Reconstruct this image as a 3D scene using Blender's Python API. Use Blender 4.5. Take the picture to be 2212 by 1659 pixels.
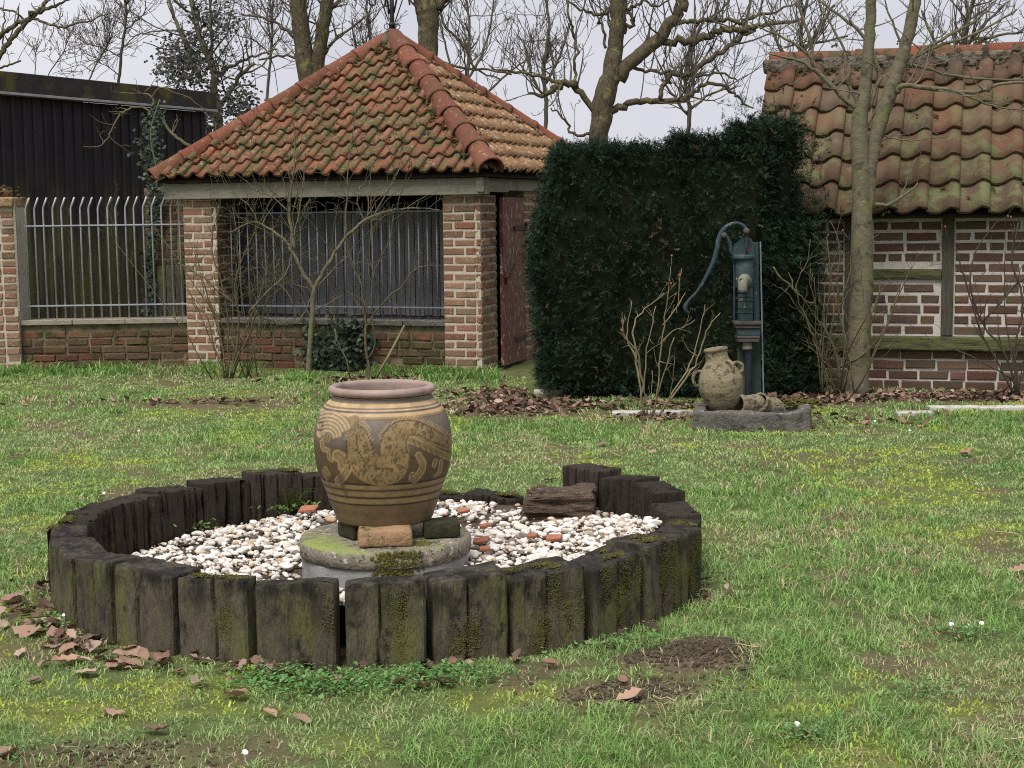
import bpy, bmesh, math, random
import numpy as np
from mathutils import Vector, Matrix

for o in list(bpy.data.objects):
    bpy.data.objects.remove(o, do_unlink=True)
scene = bpy.context.scene
COL = scene.collection
pi = math.pi

# ------------------------------------------------------------------ camera
F = 3291.0                       # focal length in units of a 2212 px wide frame
CAMH = 1.35
PITCH = math.atan((829.5 - 460.0) / F)
ROLL = 0.012
_f = np.array([0, math.cos(PITCH), -math.sin(PITCH)])
_r = np.array([1.0, 0, 0])
_u = np.cross(_r, _f)
CR = _r * math.cos(ROLL) - _u * math.sin(ROLL)
CU = _u * math.cos(ROLL) + _r * math.sin(ROLL)
CF = _f
CP = np.array([0, 0, CAMH])
cam_d = bpy.data.cameras.new('camera')
cam_d.sensor_width = 36.0
cam_d.lens = 36.0 * F / 2212.0
cam_d.clip_start = 0.05
cam_d.clip_end = 3000
cam = bpy.data.objects.new('camera', cam_d)
COL.objects.link(cam)
cam.matrix_world = Matrix(((CR[0], CU[0], -CF[0], CP[0]), (CR[1], CU[1], -CF[1], CP[1]),
                           (CR[2], CU[2], -CF[2], CP[2]), (0, 0, 0, 1)))
scene.camera = cam

# ------------------------------------------------------------------ overcast sky, soft sun, exposure
SUN_EL, SUN_AZ = math.radians(58), math.radians(205)
world = bpy.data.worlds.new('World')
scene.world = world
world.use_nodes = True
wn, wl = world.node_tree.nodes, world.node_tree.links
wn.clear()
wo = wn.new('ShaderNodeOutputWorld')
sky = wn.new('ShaderNodeTexSky')
sky.sky_type = 'NISHITA'
sky.sun_disc = False
sky.sun_elevation = SUN_EL
sky.sun_rotation = SUN_AZ
sky.air_density = 1.0
sky.dust_density = 4.0
hs = wn.new('ShaderNodeHueSaturation')
hs.inputs['Saturation'].default_value = 0.25
wl.new(sky.outputs[0], hs.inputs['Color'])
b1 = wn.new('ShaderNodeBackground')
b1.inputs['Strength'].default_value = 0.055
wl.new(hs.outputs[0], b1.inputs['Color'])
tc = wn.new('ShaderNodeTexCoord')
nz = wn.new('ShaderNodeTexNoise')
nz.inputs['Scale'].default_value = 3.0
nz.inputs['Detail'].default_value = 4.0
wl.new(tc.outputs['Generated'], nz.inputs['Vector'])
rp = wn.new('ShaderNodeValToRGB')
rp.color_ramp.elements[0].position = 0.3
rp.color_ramp.elements[0].color = (0.56, 0.57, 0.65, 1)
rp.color_ramp.elements[1].position = 0.75
rp.color_ramp.elements[1].color = (0.76, 0.76, 0.81, 1)
wl.new(nz.outputs[0], rp.inputs[0])
b2 = wn.new('ShaderNodeBackground')
b2.inputs['Strength'].default_value = 0.49
wl.new(rp.outputs[0], b2.inputs['Color'])
mx = wn.new('ShaderNodeMixShader')
mx.inputs[0].default_value = 0.85
wl.new(b1.outputs[0], mx.inputs[1])
wl.new(b2.outputs[0], mx.inputs[2])
wl.new(mx.outputs[0], wo.inputs['Surface'])

sun_d = bpy.data.lights.new('sun', 'SUN')
sun_d.energy = 1.5
sun_d.angle = math.radians(28)
sun_d.color = (1.0, 0.97, 0.92)
sun = bpy.data.objects.new('sun', sun_d)
COL.objects.link(sun)
_sd = Vector((math.sin(SUN_AZ) * math.cos(SUN_EL), math.cos(SUN_AZ) * math.cos(SUN_EL), math.sin(SUN_EL)))
sun.rotation_euler = (-_sd).to_track_quat('-Z', 'Y').to_euler()
sun.location = (0, 0, 20)

scene.view_settings.view_transform = 'Standard'
scene.view_settings.look = 'None'
scene.view_settings.gamma = 1.0
scene.view_settings.use_curve_mapping = False
scene.view_settings.exposure = 1.25
scene.cycles.max_bounces = 6
scene.cycles.diffuse_bounces = 3
scene.cycles.glossy_bounces = 2
scene.cycles.transmission_bounces = 3
scene.cycles.transparent_max_bounces = 6
scene.cycles.use_denoising = False
scene.cycles.filter_width = 1.05

# ------------------------------------------------------------------ geometry helpers
def ray(u, v):
    return CF + CR * (u - 1106) / F - CU * (v - 829.5) / F
def at(u, v, Y):
    d = ray(u, v)
    return CP + d * (Y / d[1])
def G(u, v, z=0.0):
    d = ray(u, v)
    return CP + d * ((z - CAMH) / d[2])
def nrm(a):
    a = np.asarray(a, float)
    return a / (np.linalg.norm(a) + 1e-12)

def _hash(i, j, k, seed):
    n = (i.astype(np.int64) * 374761393 + j.astype(np.int64) * 668265263 + k.astype(np.int64) * 2147483647 + seed * 144665)
    n = (n ^ (n >> 13)) * 1274126177
    n = n ^ (n >> 16)
    return (n & 0xFFFF).astype(float) / 65535.0
def vnoise(P, seed=0):
    P = np.asarray(P, float)
    I = np.floor(P).astype(np.int64)
    f = P - I
    f = f * f * (3 - 2 * f)
    r = 0
    for a in (0, 1):
        for b in (0, 1):
            for c in (0, 1):
                w = (f[..., 0] if a else 1 - f[..., 0]) * (f[..., 1] if b else 1 - f[..., 1]) * (f[..., 2] if c else 1 - f[..., 2])
                r = r + w * _hash(I[..., 0] + a, I[..., 1] + b, I[..., 2] + c, seed)
    return r
def fbm(P, seed=0, oct=4):
    P = np.asarray(P, float)
    s, a, t = 0, 0.5, 0
    for o in range(oct):
        s = s + a * vnoise(P * (2 ** o) + o * 17.3, seed + o)
        t += a
        a *= 0.5
    return s / t
def fbm2(x, y, scale, seed=0, oct=4):
    return fbm(np.stack([np.asarray(x) * scale, np.asarray(y) * scale, np.zeros_like(np.asarray(x, float))], -1), seed, oct)
def sstep(a, b, x):
    t = np.clip((x - a) / (b - a), 0, 1)
    return t * t * (3 - 2 * t)

def par(o, p):
    o.parent = p
    if p.type == 'EMPTY':
        o.matrix_parent_inverse = Matrix.Translation(-p.location)
    return o
def link(name, me, mat=None, parent=None):
    o = bpy.data.objects.new(name, me)
    COL.objects.link(o)
    if mat is not None and len(me.materials) == 0:
        me.materials.append(mat)
    if parent is not None:
        par(o, parent)
    return o
def fast_mesh(name, V, Fc, col=None, smooth=False):
    V = np.ascontiguousarray(V, dtype=np.float32)
    Fc = np.ascontiguousarray(Fc, dtype=np.int32)
    k = Fc.shape[1]
    me = bpy.data.meshes.new(name)
    me.vertices.add(len(V))
    me.vertices.foreach_set('co', V.ravel())
    me.loops.add(Fc.size)
    me.loops.foreach_set('vertex_index', Fc.ravel())
    me.polygons.add(len(Fc))
    me.polygons.foreach_set('loop_start', np.arange(len(Fc), dtype=np.int32) * k)
    if smooth:
        me.polygons.foreach_set('use_smooth', np.ones(len(Fc), dtype=bool))
    if col is not None:
        ca = me.color_attributes.new('Col', 'FLOAT_COLOR', 'POINT')
        c = np.ones((len(V), 4), dtype=np.float32)
        c[:, :3] = col
        ca.data.foreach_set('color', c.ravel())
    me.update(calc_edges=True)
    return me
class MB:
    """collects vertices and faces of one mesh"""
    def __init__(s):
        s.v, s.f, s.n = [], [], 0
    def add(s, V, Fs):
        V = np.asarray(V, float)
        s.v.append(V)
        for f in Fs:
            s.f.append([int(i) + s.n for i in f])
        s.n += len(V)
        return s
    def box(s, o, ex, ey, ez, d):
        ex, ey, ez = nrm(ex), nrm(ey), nrm(ez)
        o = np.asarray(o, float)
        V = [o + ex * d[0] * a + ey * d[1] * b + ez * d[2] * c for c in (0, 1) for b in (0, 1) for a in (0, 1)]
        return s.add(V, [(0, 2, 3, 1), (4, 5, 7, 6), (0, 1, 5, 4), (2, 6, 7, 3), (0, 4, 6, 2), (1, 3, 7, 5)])
    def rb(s, c, ex, ey, ez, dims, rad=0.01, segs=(2, 2, 2), jit=0.0, seed=0, nscale=8.0):
        V, Fs = rbox(dims, rad, segs)
        M_ = np.stack([nrm(ex), nrm(ey), nrm(ez)])
        W = V @ M_ + np.asarray(c, float)
        if jit:
            n = V / (np.linalg.norm(V, axis=1, keepdims=True) + 1e-9)
            W = W + (n @ M_) * ((fbm(W * nscale, seed) - 0.5) * 2 * jit)[:, None]
        return s.add(W, Fs)
    def tube(s, pts, rad, sides=8, caps=True):
        pts = np.asarray(pts, float)
        n = len(pts)
        rad = np.broadcast_to(np.asarray(rad, float), (n,))
        V, Fq = tubes(pts[None], rad[None], sides)
        s.add(V, Fq)
        if caps:
            b = s.n - len(V)
            s.f.append([b + i for i in range(sides)][::-1])
            s.f.append([b + (n - 1) * sides + i for i in range(sides)])
        return s
    def lathe(s, prof, c, axis=(0, 0, 1), seg=32, ref=(1, 0, 0), capb=True, capt=False):
        ax = nrm(axis)
        e1 = nrm(np.asarray(ref, float) - ax * np.dot(ref, ax))
        e2 = np.cross(ax, e1)
        c = np.asarray(c, float)
        V = []
        for r, z in prof:
            for k in range(seg):
                a = 2 * pi * k / seg
                V.append(c + ax * z + (e1 * math.cos(a) + e2 * math.sin(a)) * r)
        Fs = []
        for i in range(len(prof) - 1):
            for k in range(seg):
                k2 = (k + 1) % seg
                Fs.append((i * seg + k, i * seg + k2, (i + 1) * seg + k2, (i + 1) * seg + k))
        if capb:
            Fs.append(list(range(seg))[::-1])
        if capt:
            b = (len(prof) - 1) * seg
            Fs.append([b + k for k in range(seg)])
        return s.add(V, Fs)
    def build(s, name, mat, parent=None, smooth=False):
        me = bpy.data.meshes.new(name)
        V = np.concatenate(s.v) if s.v else np.zeros((0, 3))
        me.from_pydata(V.tolist(), [], s.f)
        if smooth:
            me.polygons.foreach_set('use_smooth', [True] * len(me.polygons))
        me.update()
        return link(name, me, mat, parent)
def rbox(dims, rad, segs):
    h = np.asarray(dims, float) / 2
    rad = min(rad, h.min() * 0.95)
    ax = []
    for i in range(3):
        inner = np.linspace(-h[i] + rad, h[i] - rad, segs[i] + 1)
        ax.append(np.concatenate([[-h[i], -h[i] + rad * 0.45], inner, [h[i] - rad * 0.45, h[i]]]) if rad > 0 else inner)
    idx, V, Fs = {}, [], []
    def vid(p):
        k = (round(p[0], 6), round(p[1], 6), round(p[2], 6))
        if k not in idx:
            idx[k] = len(V)
            V.append(p)
        return idx[k]
    for a in range(3):
        b, c = (a + 1) % 3, (a + 2) % 3
        for sgn in (-1, 1):
            B, Cc = ax[b], ax[c]
            for i in range(len(B) - 1):
                for j in range(len(Cc) - 1):
                    q = []
                    for (ii, jj) in ((i, j), (i + 1, j), (i + 1, j + 1), (i, j + 1)):
                        p = [0, 0, 0]
                        p[a] = sgn * h[a]
                        p[b] = B[ii]
                        p[c] = Cc[jj]
                        q.append(vid(p))
                    Fs.append(q if sgn > 0 else q[::-1])
    V = np.array(V)
    q = np.clip(V, -(h - rad), h - rad)
    d = V - q
    L = np.linalg.norm(d, axis=1, keepdims=True)
    V = q + np.where(L > 1e-9, d / np.maximum(L, 1e-9) * rad, 0)
    return V, Fs
def tubes(P, R, sides=5):
    """P (N,n,3) polylines, R (N,n) radii -> vertices, quads"""
    N, n, _ = P.shape
    T = np.gradient(P, axis=1)
    T /= (np.linalg.norm(T, axis=2, keepdims=True) + 1e-12)
    d0 = P[:, -1] - P[:, 0]
    ref = np.zeros((N, 3))
    ref[np.arange(N), np.argmin(np.abs(d0), axis=1)] = 1
    A = np.cross(T, ref[:, None, :])
    A /= (np.linalg.norm(A, axis=2, keepdims=True) + 1e-12)
    B = np.cross(T, A)
    th = np.arange(sides) * 2 * pi / sides
    V = P[:, :, None, :] + R[:, :, None, None] * (A[:, :, None, :] * np.cos(th)[None, None, :, None] + B[:, :, None, :] * np.sin(th)[None, None, :, None])
    V = V.reshape(-1, 3)
    base = (np.arange(N) * n * sides)[:, None, None]
    i = np.arange(n - 1)[None, :, None] * sides
    k = np.arange(sides)[None, None, :]
    k2 = (k + 1) % sides
    a = base + i + k
    b = base + i + k2
    c = base + i + sides + k2
    d = base + i + sides + k
    return V, np.stack([a, b, c, d], -1).reshape(-1, 4)
def smooth_line(pts, sub=4):
    """Catmull-Rom through rows of any width"""
    p = np.asarray(pts, float)
    if len(p) < 3:
        t = np.linspace(0, 1, sub + 1)[:, None]
        return p[0] * (1 - t) + p[-1] * t
    q = np.concatenate([[2 * p[0] - p[1]], p, [2 * p[-1] - p[-2]]])
    out = []
    for i in range(1, len(q) - 2):
        for t in np.arange(sub) / sub:
            a, b, c, d = q[i - 1], q[i], q[i + 1], q[i + 2]
            out.append(0.5 * (2 * b + (c - a) * t + (2 * a - 5 * b + 4 * c - d) * t * t + (3 * b - a - 3 * c + d) * t ** 3))
    out.append(p[-1])
    return np.array(out)
def empty(name, loc, label=None, cat=None, group=None):
    e = bpy.data.objects.new(name, None)
    e.empty_display_size = 0.1
    COL.objects.link(e)
    e.location = Vector(loc)
    tag(e, label, cat, group)
    return e
def tag(o, label=None, cat=None, group=None, kind=None):
    if label: o['label'] = label
    if cat: o['category'] = cat
    if group: o['group'] = group
    if kind: o['kind'] = kind
    return o
def shared(name, me, loc, rot=None, scale=None, parent=None):
    o = bpy.data.objects.new(name, me)
    COL.objects.link(o)
    o.location = Vector(loc)
    if rot is not None:
        o.rotation_mode = 'QUATERNION'
        o.rotation_quaternion = rot
    if scale is not None:
        o.scale = scale
    if parent is not None:
        par(o, parent)
    return o
def frame_q(ex, ey, ez):
    return Matrix((tuple(nrm(ex)), tuple(nrm(ey)), tuple(nrm(ez)))).transposed().to_quaternion()

# ------------------------------------------------------------------ materials
def srgb(r, g, b):
    def c(x):
        x /= 255.0
        return x / 12.92 if x <= 0.04045 else ((x + 0.055) / 1.055) ** 2.4
    return (c(r), c(g), c(b), 1.0)
class NT:
    def __init__(s, name):
        s.m = bpy.data.materials.new(name)
        s.m.use_nodes = True
        s.t = s.m.node_tree
        s.t.nodes.clear()
        s.out = s.t.nodes.new('ShaderNodeOutputMaterial')
        s.pos = None
    def n(s, k, **kw):
        x = s.t.nodes.new(k)
        for a, b in kw.items():
            setattr(x, a, b)
        return x
    def l(s, a, b):
        s.t.links.new(a, b)
    def position(s):
        if s.pos is None:
            s.pos = s.n('ShaderNodeNewGeometry')
        return s.pos
    def noise(s, scale, detail=4, stretch=(1, 1, 1), off=0.0, rough=0.6, vec=None):
        mp = s.n('ShaderNodeMapping')
        mp.inputs['Scale'].default_value = stretch
        mp.inputs['Location'].default_value = (off, off * 1.7, off * 0.6)
        s.l(vec if vec is not None else s.position().outputs['Position'], mp.inputs['Vector'])
        t = s.n('ShaderNodeTexNoise')
        t.inputs['Scale'].default_value = scale
        t.inputs['Detail'].default_value = detail
        t.inputs['Roughness'].default_value = rough
        s.l(mp.outputs[0], t.inputs['Vector'])
        return t.outputs[0]
    def ramp(s, fac, stops):
        r = s.n('ShaderNodeValToRGB')
        e = r.color_ramp.elements
        while len(e) < len(stops):
            e.new(0.5)
        for k, (p, c) in enumerate(stops):
            e[k].position = p
            e[k].color = c
        s.l(fac, r.inputs[0])
        return r.outputs[0]
    def map(s, fac, lo, hi, a=0.0, b=1.0):
        r = s.n('ShaderNodeMapRange')
        r.interpolation_type = 'SMOOTHSTEP'
        for k, v in zip(('From Min', 'From Max', 'To Min', 'To Max'), (lo, hi, a, b)):
            r.inputs[k].default_value = v
        s.l(fac, r.inputs['Value'])
        return r.outputs[0]
    def math(s, op, a, b):
        m = s.n('ShaderNodeMath', operation=op)
        for i, x in enumerate((a, b)):
            if isinstance(x, (int, float)):
                m.inputs[i].default_value = x
            else:
                s.l(x, m.inputs[i])
        return m.outputs[0]
    def mix(s, fac, a, b, mode='MIX'):
        m = s.n('ShaderNodeMix', data_type='RGBA', blend_type=mode)
        for k, x in ((0, fac), (6, a), (7, b)):
            if isinstance(x, (int, float)):
                m.inputs[k].default_value = x
            elif isinstance(x, tuple):
                m.inputs[k].default_value = x
            else:
                s.l(x, m.inputs[k])
        return m.outputs[2]
def M(name, cols, nscale=6.0, stretch=(1, 1, 1), layers=(), rough=0.9, bump=None, palette=None, prand=0.5,
      vvar=0.0, spec=0.3, detail=5, metallic=0.0, vcol=None, translucent=0.0):
    """procedural material on world position. cols: colours over noise; palette: colours picked per object;
    layers: (colour, scale, lo, hi, stretch, up) ; bump: (scale, strength, distance, stretch)"""
    t = NT(name)
    if vcol:
        a = t.n('ShaderNodeAttribute', attribute_name='Col')
        c = a.outputs['Color']
        if cols:
            nf = t.noise(nscale, detail, stretch)
            k = len(cols)
            c = t.mix(vcol, c, t.ramp(nf, [(0.25 + 0.5 * i / max(1, k - 1), x) for i, x in enumerate(cols)]), 'MULTIPLY')
    else:
        nf = t.noise(nscale, detail, stretch)
        k = len(cols)
        c = t.ramp(nf, [(0.25 + 0.5 * i / max(1, k - 1), x) for i, x in enumerate(cols)])
    oi = None
    if palette:
        oi = t.n('ShaderNodeObjectInfo')
        k = len(palette)
        pc = t.ramp(oi.outputs['Random'], [((i + 0.5) / k, x) for i, x in enumerate(palette)])
        c = t.mix(prand, c, pc)
    if vvar:
        oi = oi or t.n('ShaderNodeObjectInfo')
        h = t.n('ShaderNodeHueSaturation')
        sc = t.math('MULTIPLY', oi.outputs['Random'], 7.31)
        fr = t.math('FRACT', sc, 0.0)
        t.l(t.map(fr, 0, 1, 1 - vvar, 1 + vvar), h.inputs['Value'])
        t.l(c, h.inputs['Color'])
        c = h.outputs[0]
    for i, ly in enumerate(layers):
        col, sc, lo, hi = ly[:4]
        st = ly[4] if len(ly) > 4 and ly[4] else (1, 1, 1)
        up = ly[5] if len(ly) > 5 else None
        f = t.map(t.noise(sc, 9, st, off=3.1 * (i + 1), rough=0.68), lo, hi)
        if up is not None:
            sx = t.n('ShaderNodeSeparateXYZ')
            t.l(t.position().outputs['Normal'], sx.inputs[0])
            f = t.math('MULTIPLY', f, t.map(sx.outputs[2], up[0], up[1]))
        if len(ly) > 6:
            sz = t.n('ShaderNodeSeparateXYZ')
            t.l(t.position().outputs['Position'], sz.inputs[0])
            f = t.math('MULTIPLY', f, t.map(sz.outputs[2], ly[6][0], ly[6][1]))
        c = t.mix(f, c, col)
    p = t.n('ShaderNodeBsdfPrincipled')
    t.l(c, p.inputs['Base Color'])
    p.inputs['Roughness'].default_value = rough
    p.inputs['Specular IOR Level'].default_value = spec
    p.inputs['Metallic'].default_value = metallic
    if bump:
        b = t.n('ShaderNodeBump')
        b.inputs['Strength'].default_value = bump[1]
        b.inputs['Distance'].default_value = bump[2]
        t.l(t.noise(bump[0], 6, bump[3] if len(bump) > 3 else (1, 1, 1), off=9.0), b.inputs['Height'])
        t.l(b.outputs[0], p.inputs['Normal'])
    sh = p.outputs[0]
    if translucent:
        tr = t.n('ShaderNodeBsdfTranslucent')
        t.l(c, tr.inputs['Color'])
        ms = t.n('ShaderNodeMixShader')
        ms.inputs[0].default_value = translucent
        t.l(sh, ms.inputs[1])
        t.l(tr.outputs[0], ms.inputs[2])
        sh = ms.outputs[0]
    t.l(sh, t.out.inputs['Surface'])
    return t.m
S = srgb
mat = {}
mat['ground'] = M('soil_and_turf', [S(225, 225, 225), S(255, 255, 255)], 60, vcol=1.0, bump=(70, 0.7, 0.02), rough=1.0)
mat['grass'] = M('grass_blades', [], vcol=1.0, rough=0.65, spec=0.25, translucent=0.3)
mat['brick'] = M('tan_red_brick', [S(124, 95, 73), S(143, 115, 91)], 25, palette=[S(139, 91, 72), S(131, 110, 86), S(147, 112, 89), S(117, 93, 72), S(145, 126, 103), S(147, 98, 79), S(112, 96, 75), S(155, 124, 100)], prand=0.7, vvar=0.14,
                 layers=[(S(171, 157, 139), 38, 0.56, 0.68), (S(86, 79, 54), 7, 0.54, 0.70), (S(58, 49, 40), 55, 0.62, 0.70)], bump=(60, 0.5, 0.01))
mat['brick_low'] = M('mossy_low_wall_brick', [S(78, 55, 40), S(102, 74, 53)], 25, palette=[S(103, 68, 51), S(89, 80, 55), S(86, 68, 53), S(80, 72, 53), S(103, 88, 63), S(117, 72, 55)], prand=0.65, vvar=0.2,
                     layers=[(S(127, 117, 95), 30, 0.60, 0.72), (S(63, 66, 34), 6, 0.50, 0.66), (S(39, 34, 27), 20, 0.58, 0.72)], bump=(50, 0.7, 0.015))
mat['brick_barn'] = M('brown_grey_barn_brick', [S(85, 61, 50), S(103, 83, 66)], 25, palette=[S(103, 68, 59), S(90, 79, 63), S(85, 70, 61), S(98, 86, 70), S(110, 75, 64), S(77, 64, 57)], prand=0.7, vvar=0.18,
                      layers=[(S(155, 138, 129), 30, 0.64, 0.74), (S(83, 85, 52), 5, 0.54, 0.70)], bump=(60, 0.5, 0.01))
mat['mortar'] = M('pale_lime_mortar', [S(173, 162, 145), S(195, 186, 171)], 30, layers=[(S(102, 93, 71), 9, 0.58, 0.72)], bump=(120, 0.6, 0.008))
mat['mortar_low'] = M('dark_mossy_mortar', [S(87, 80, 61), S(129, 118, 95)], 14, layers=[(S(57, 59, 32), 6, 0.48, 0.64)], bump=(90, 0.7, 0.012))
mat['mortar_barn'] = M('white_lime_mortar', [S(179, 171, 162), S(201, 194, 186)], 20, layers=[(S(132, 132, 103), 6, 0.60, 0.76)], bump=(110, 0.6, 0.008))
mat['tile'] = M('weathered_pantile', [S(113, 74, 53), S(131, 90, 66)], 9, palette=[S(137, 79, 57), S(114, 89, 64), S(128, 90, 70), S(103, 85, 59), S(143, 90, 66), S(114, 74, 57)], prand=0.6, vvar=0.16,
                layers=[(S(84, 84, 52), 7, 0.46, 0.60), (S(153, 138, 124), 30, 0.57, 0.66), (S(75, 60, 38), 16, 0.58, 0.66), (S(42, 35, 28), 34, 0.63, 0.69)], bump=(60, 0.6, 0.01))
mat['tile_side'] = M('ochre_lichen_pantile', [S(123, 86, 59), S(136, 104, 74)], 9, palette=[S(138, 89, 62), S(129, 103, 71), S(123, 92, 65)], prand=0.5, vvar=0.1,
                     layers=[(S(169, 151, 125), 30, 0.50, 0.64), (S(114, 109, 58), 6, 0.56, 0.7)], bump=(60, 0.6, 0.01))
mat['tile_barn'] = M('green_algae_pantile', [S(90, 69, 54), S(102, 79, 61)], 8, palette=[S(108, 73, 55), S(90, 78, 57), S(95, 72, 58), S(105, 82, 62), S(86, 73, 62)], prand=0.6, vvar=0.14,
                     layers=[(S(102, 104, 70), 7.0, 0.46, 0.60, None, None, (2.6, 1.5)), (S(146, 131, 117), 40, 0.66, 0.72), (S(52, 41, 30), 30, 0.64, 0.70), (S(34, 28, 24), 9, 0.44, 0.56, None, None, (2.25, 2.75))], bump=(60, 0.5, 0.01))
mat['ridge'] = M('red_clay_ridge_tile', [S(109, 63, 48), S(121, 74, 56)], 12, palette=[S(121, 66, 49), S(112, 71, 54), S(103, 62, 48), S(119, 82, 62)], prand=0.55, vvar=0.16,
                 layers=[(S(146, 123, 103), 24, 0.57, 0.67), (S(83, 69, 43), 8, 0.52, 0.66), (S(46, 32, 26), 46, 0.59, 0.66)], bump=(50, 0.4, 0.008))
mat['ridge_barn'] = M('mossy_ridge_tile', [S(113, 68, 47), S(128, 83, 58)], 10, palette=[S(122, 66, 47), S(97, 72, 54), S(105, 66, 50), S(91, 72, 56)], prand=0.7, vvar=0.12,
                      layers=[(S(79, 71, 45), 7, 0.46, 0.60), (S(47, 36, 29), 45, 0.56, 0.63)], bump=(50, 0.4, 0.008))
mat['under'] = M('roof_underlay', [S(40, 34, 28), S(52, 44, 36)], 8)
mat['pointing'] = M('mossy_ridge_mortar', [S(84, 76, 64), S(128, 120, 106)], 22, layers=[(S(58, 52, 36), 12, 0.45, 0.6)], bump=(40, 1.0, 0.03))
mat['moss_dark'] = M('dark_roof_moss', [S(54, 46, 28), S(84, 76, 38)], 40, bump=(120, 1.0, 0.01), rough=1.0)
mat['moss_green'] = M('green_cushion_moss', [S(62, 64, 30), S(116, 112, 54)], 30, bump=(200, 1.0, 0.01), rough=1.0)
mat['grey_wood'] = M('weathered_grey_timber', [S(120, 112, 98), S(160, 152, 136)], 14, (1, 1, 6), layers=[(S(104, 108, 76), 5, 0.54, 0.7), (S(70, 62, 52), 22, 0.62, 0.7, (3, 3, 1))], bump=(30, 0.5, 0.008, (1, 1, 8)))
mat['fascia'] = M('weathered_fascia_board', [S(119, 115, 101), S(148, 142, 128)], 10, (1, 1, 7), layers=[(S(99, 103, 76), 4, 0.52, 0.7), (S(67, 63, 54), 16, 0.62, 0.7, (1, 1, 4))], bump=(22, 0.4, 0.006, (1, 1, 9)))
mat['board'] = M('silvery_boards', [S(108, 106, 105), S(155, 151, 150)], 16, (6, 6, 0.4), palette=[S(126, 125, 126), S(153, 150, 148), S(113, 113, 114), S(139, 134, 128)], prand=0.5, vvar=0.12,
                 layers=[(S(86, 86, 53), 4, 0.60, 0.72, (2, 2, 0.6))], bump=(30, 0.5, 0.006, (6, 6, 0.4)))
mat['black_board'] = M('black_tarred_board', [S(32, 28, 32), S(51, 45, 48)], 12, (5, 5, 0.4), vvar=0.22,
                       layers=[(S(88, 81, 62), 3.0, 0.30, 0.55, (2.0, 2.0, 0.25), None, (1.5, 0.9)), (S(92, 90, 51), 3.4, 0.46, 0.58, (1.6, 1.6, 0.35), None, (1.9, 1.0)), (S(84, 77, 70), 30, 0.72, 0.76, (6, 6, 0.6))], bump=(24, 0.5, 0.006, (5, 5, 0.4)), rough=0.75)
mat['shed_fascia'] = M('dark_shed_fascia', [S(42, 36, 38), S(62, 54, 52)], 6, layers=[(S(80, 76, 40), 2.0, 0.54, 0.66)], bump=(20, 0.4, 0.006, (1, 1, 6)), rough=0.8)
mat['zinc'] = M('dull_zinc', [S(128, 126, 128), S(164, 162, 166)], 12, rough=0.5, spec=0.5)
mat['galv'] = M('galvanised_bar', [S(142, 144, 150), S(182, 184, 192)], 18, layers=[(S(104, 98, 80), 14, 0.62, 0.72)], rough=0.45, spec=0.5, metallic=0.25)
mat['galv_dull'] = M('dull_grey_bar', [S(96, 104, 118), S(132, 138, 148)], 18, layers=[(S(92, 88, 70), 14, 0.60, 0.72)], rough=0.5, spec=0.4, metallic=0.2)
mat['door'] = M('peeling_oxblood_paint', [S(98, 58, 52), S(122, 74, 66)], 8, (1, 1, 0.5), layers=[(S(176, 162, 142), 22, 0.55, 0.62, (1.6, 1.6, 0.7)), (S(88, 90, 44), 3, 0.62, 0.74)], bump=(24, 0.6, 0.006, (1.6, 1.6, 0.7)), rough=0.7)
mat['iron_red'] = M('rusty_strap', [S(58, 32, 28), S(84, 48, 38)], 20, rough=0.7)
mat['iron_black'] = M('black_wrought_iron', [S(16, 15, 19), S(32, 30, 34)], 20, rough=0.55, spec=0.4)
mat['barn_post'] = M('grey_green_oak', [S(58, 54, 46), S(92, 88, 76)], 16, (6, 6, 0.5), layers=[(S(84, 90, 44), 3, 0.54, 0.70)], bump=(30, 0.7, 0.01, (7, 7, 0.5)))
mat['barn_beam'] = M('black_oak_beam', [S(30, 28, 32), S(48, 45, 48)], 10, (0.5, 0.5, 6), bump=(24, 0.5, 0.008, (0.5, 0.5, 7)))
mat['barn_sill'] = M('algae_green_sill', [S(70, 72, 44), S(104, 108, 66)], 9, (0.6, 0.6, 5), layers=[(S(62, 56, 48), 9, 0.48, 0.62, (0.5, 0.5, 4)), (S(40, 36, 32), 24, 0.58, 0.66, (0.5, 0.5, 6))], bump=(24, 0.7, 0.012, (0.5, 0.5, 7)))
mat['sleeper'] = M('weathered_railway_sleeper', [S(61, 55, 46), S(99, 91, 74)], 16, (2.2, 2.2, 0.7), vvar=0.2,
                   layers=[(S(100, 100, 56), 4.5, 0.45, 0.64, (1.3, 1.3, 0.6), (0.75, 0.35)), (S(38, 34, 29), 8, 0.52, 0.66, (1.6, 1.6, 1.0)), (S(122, 112, 95), 60, 0.62, 0.70, (1.5, 1.5, 0.8)), (S(32, 28, 25), 70, 0.62, 0.70, (1.5, 1.5, 0.6)), (S(55, 52, 49), 40, 0.38, 0.62, (1, 1, 1), (0.6, 0.9)), (S(34, 30, 27), 9, 0.42, 0.60, (1.4, 1.4, 0.8), None, (0.08, 0.27))], bump=(60, 1.0, 0.012, (3, 3, 0.5)))
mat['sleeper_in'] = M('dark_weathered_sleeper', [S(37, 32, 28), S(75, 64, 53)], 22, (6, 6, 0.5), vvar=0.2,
                      layers=[(S(110, 96, 77), 36, 0.62, 0.70, (7, 7, 0.5)), (S(77, 77, 35), 7, 0.60, 0.74), (S(26, 23, 20), 10, 0.54, 0.68, (4, 4, 0.7))], bump=(46, 1.0, 0.012, (7, 7, 0.4)))
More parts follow.
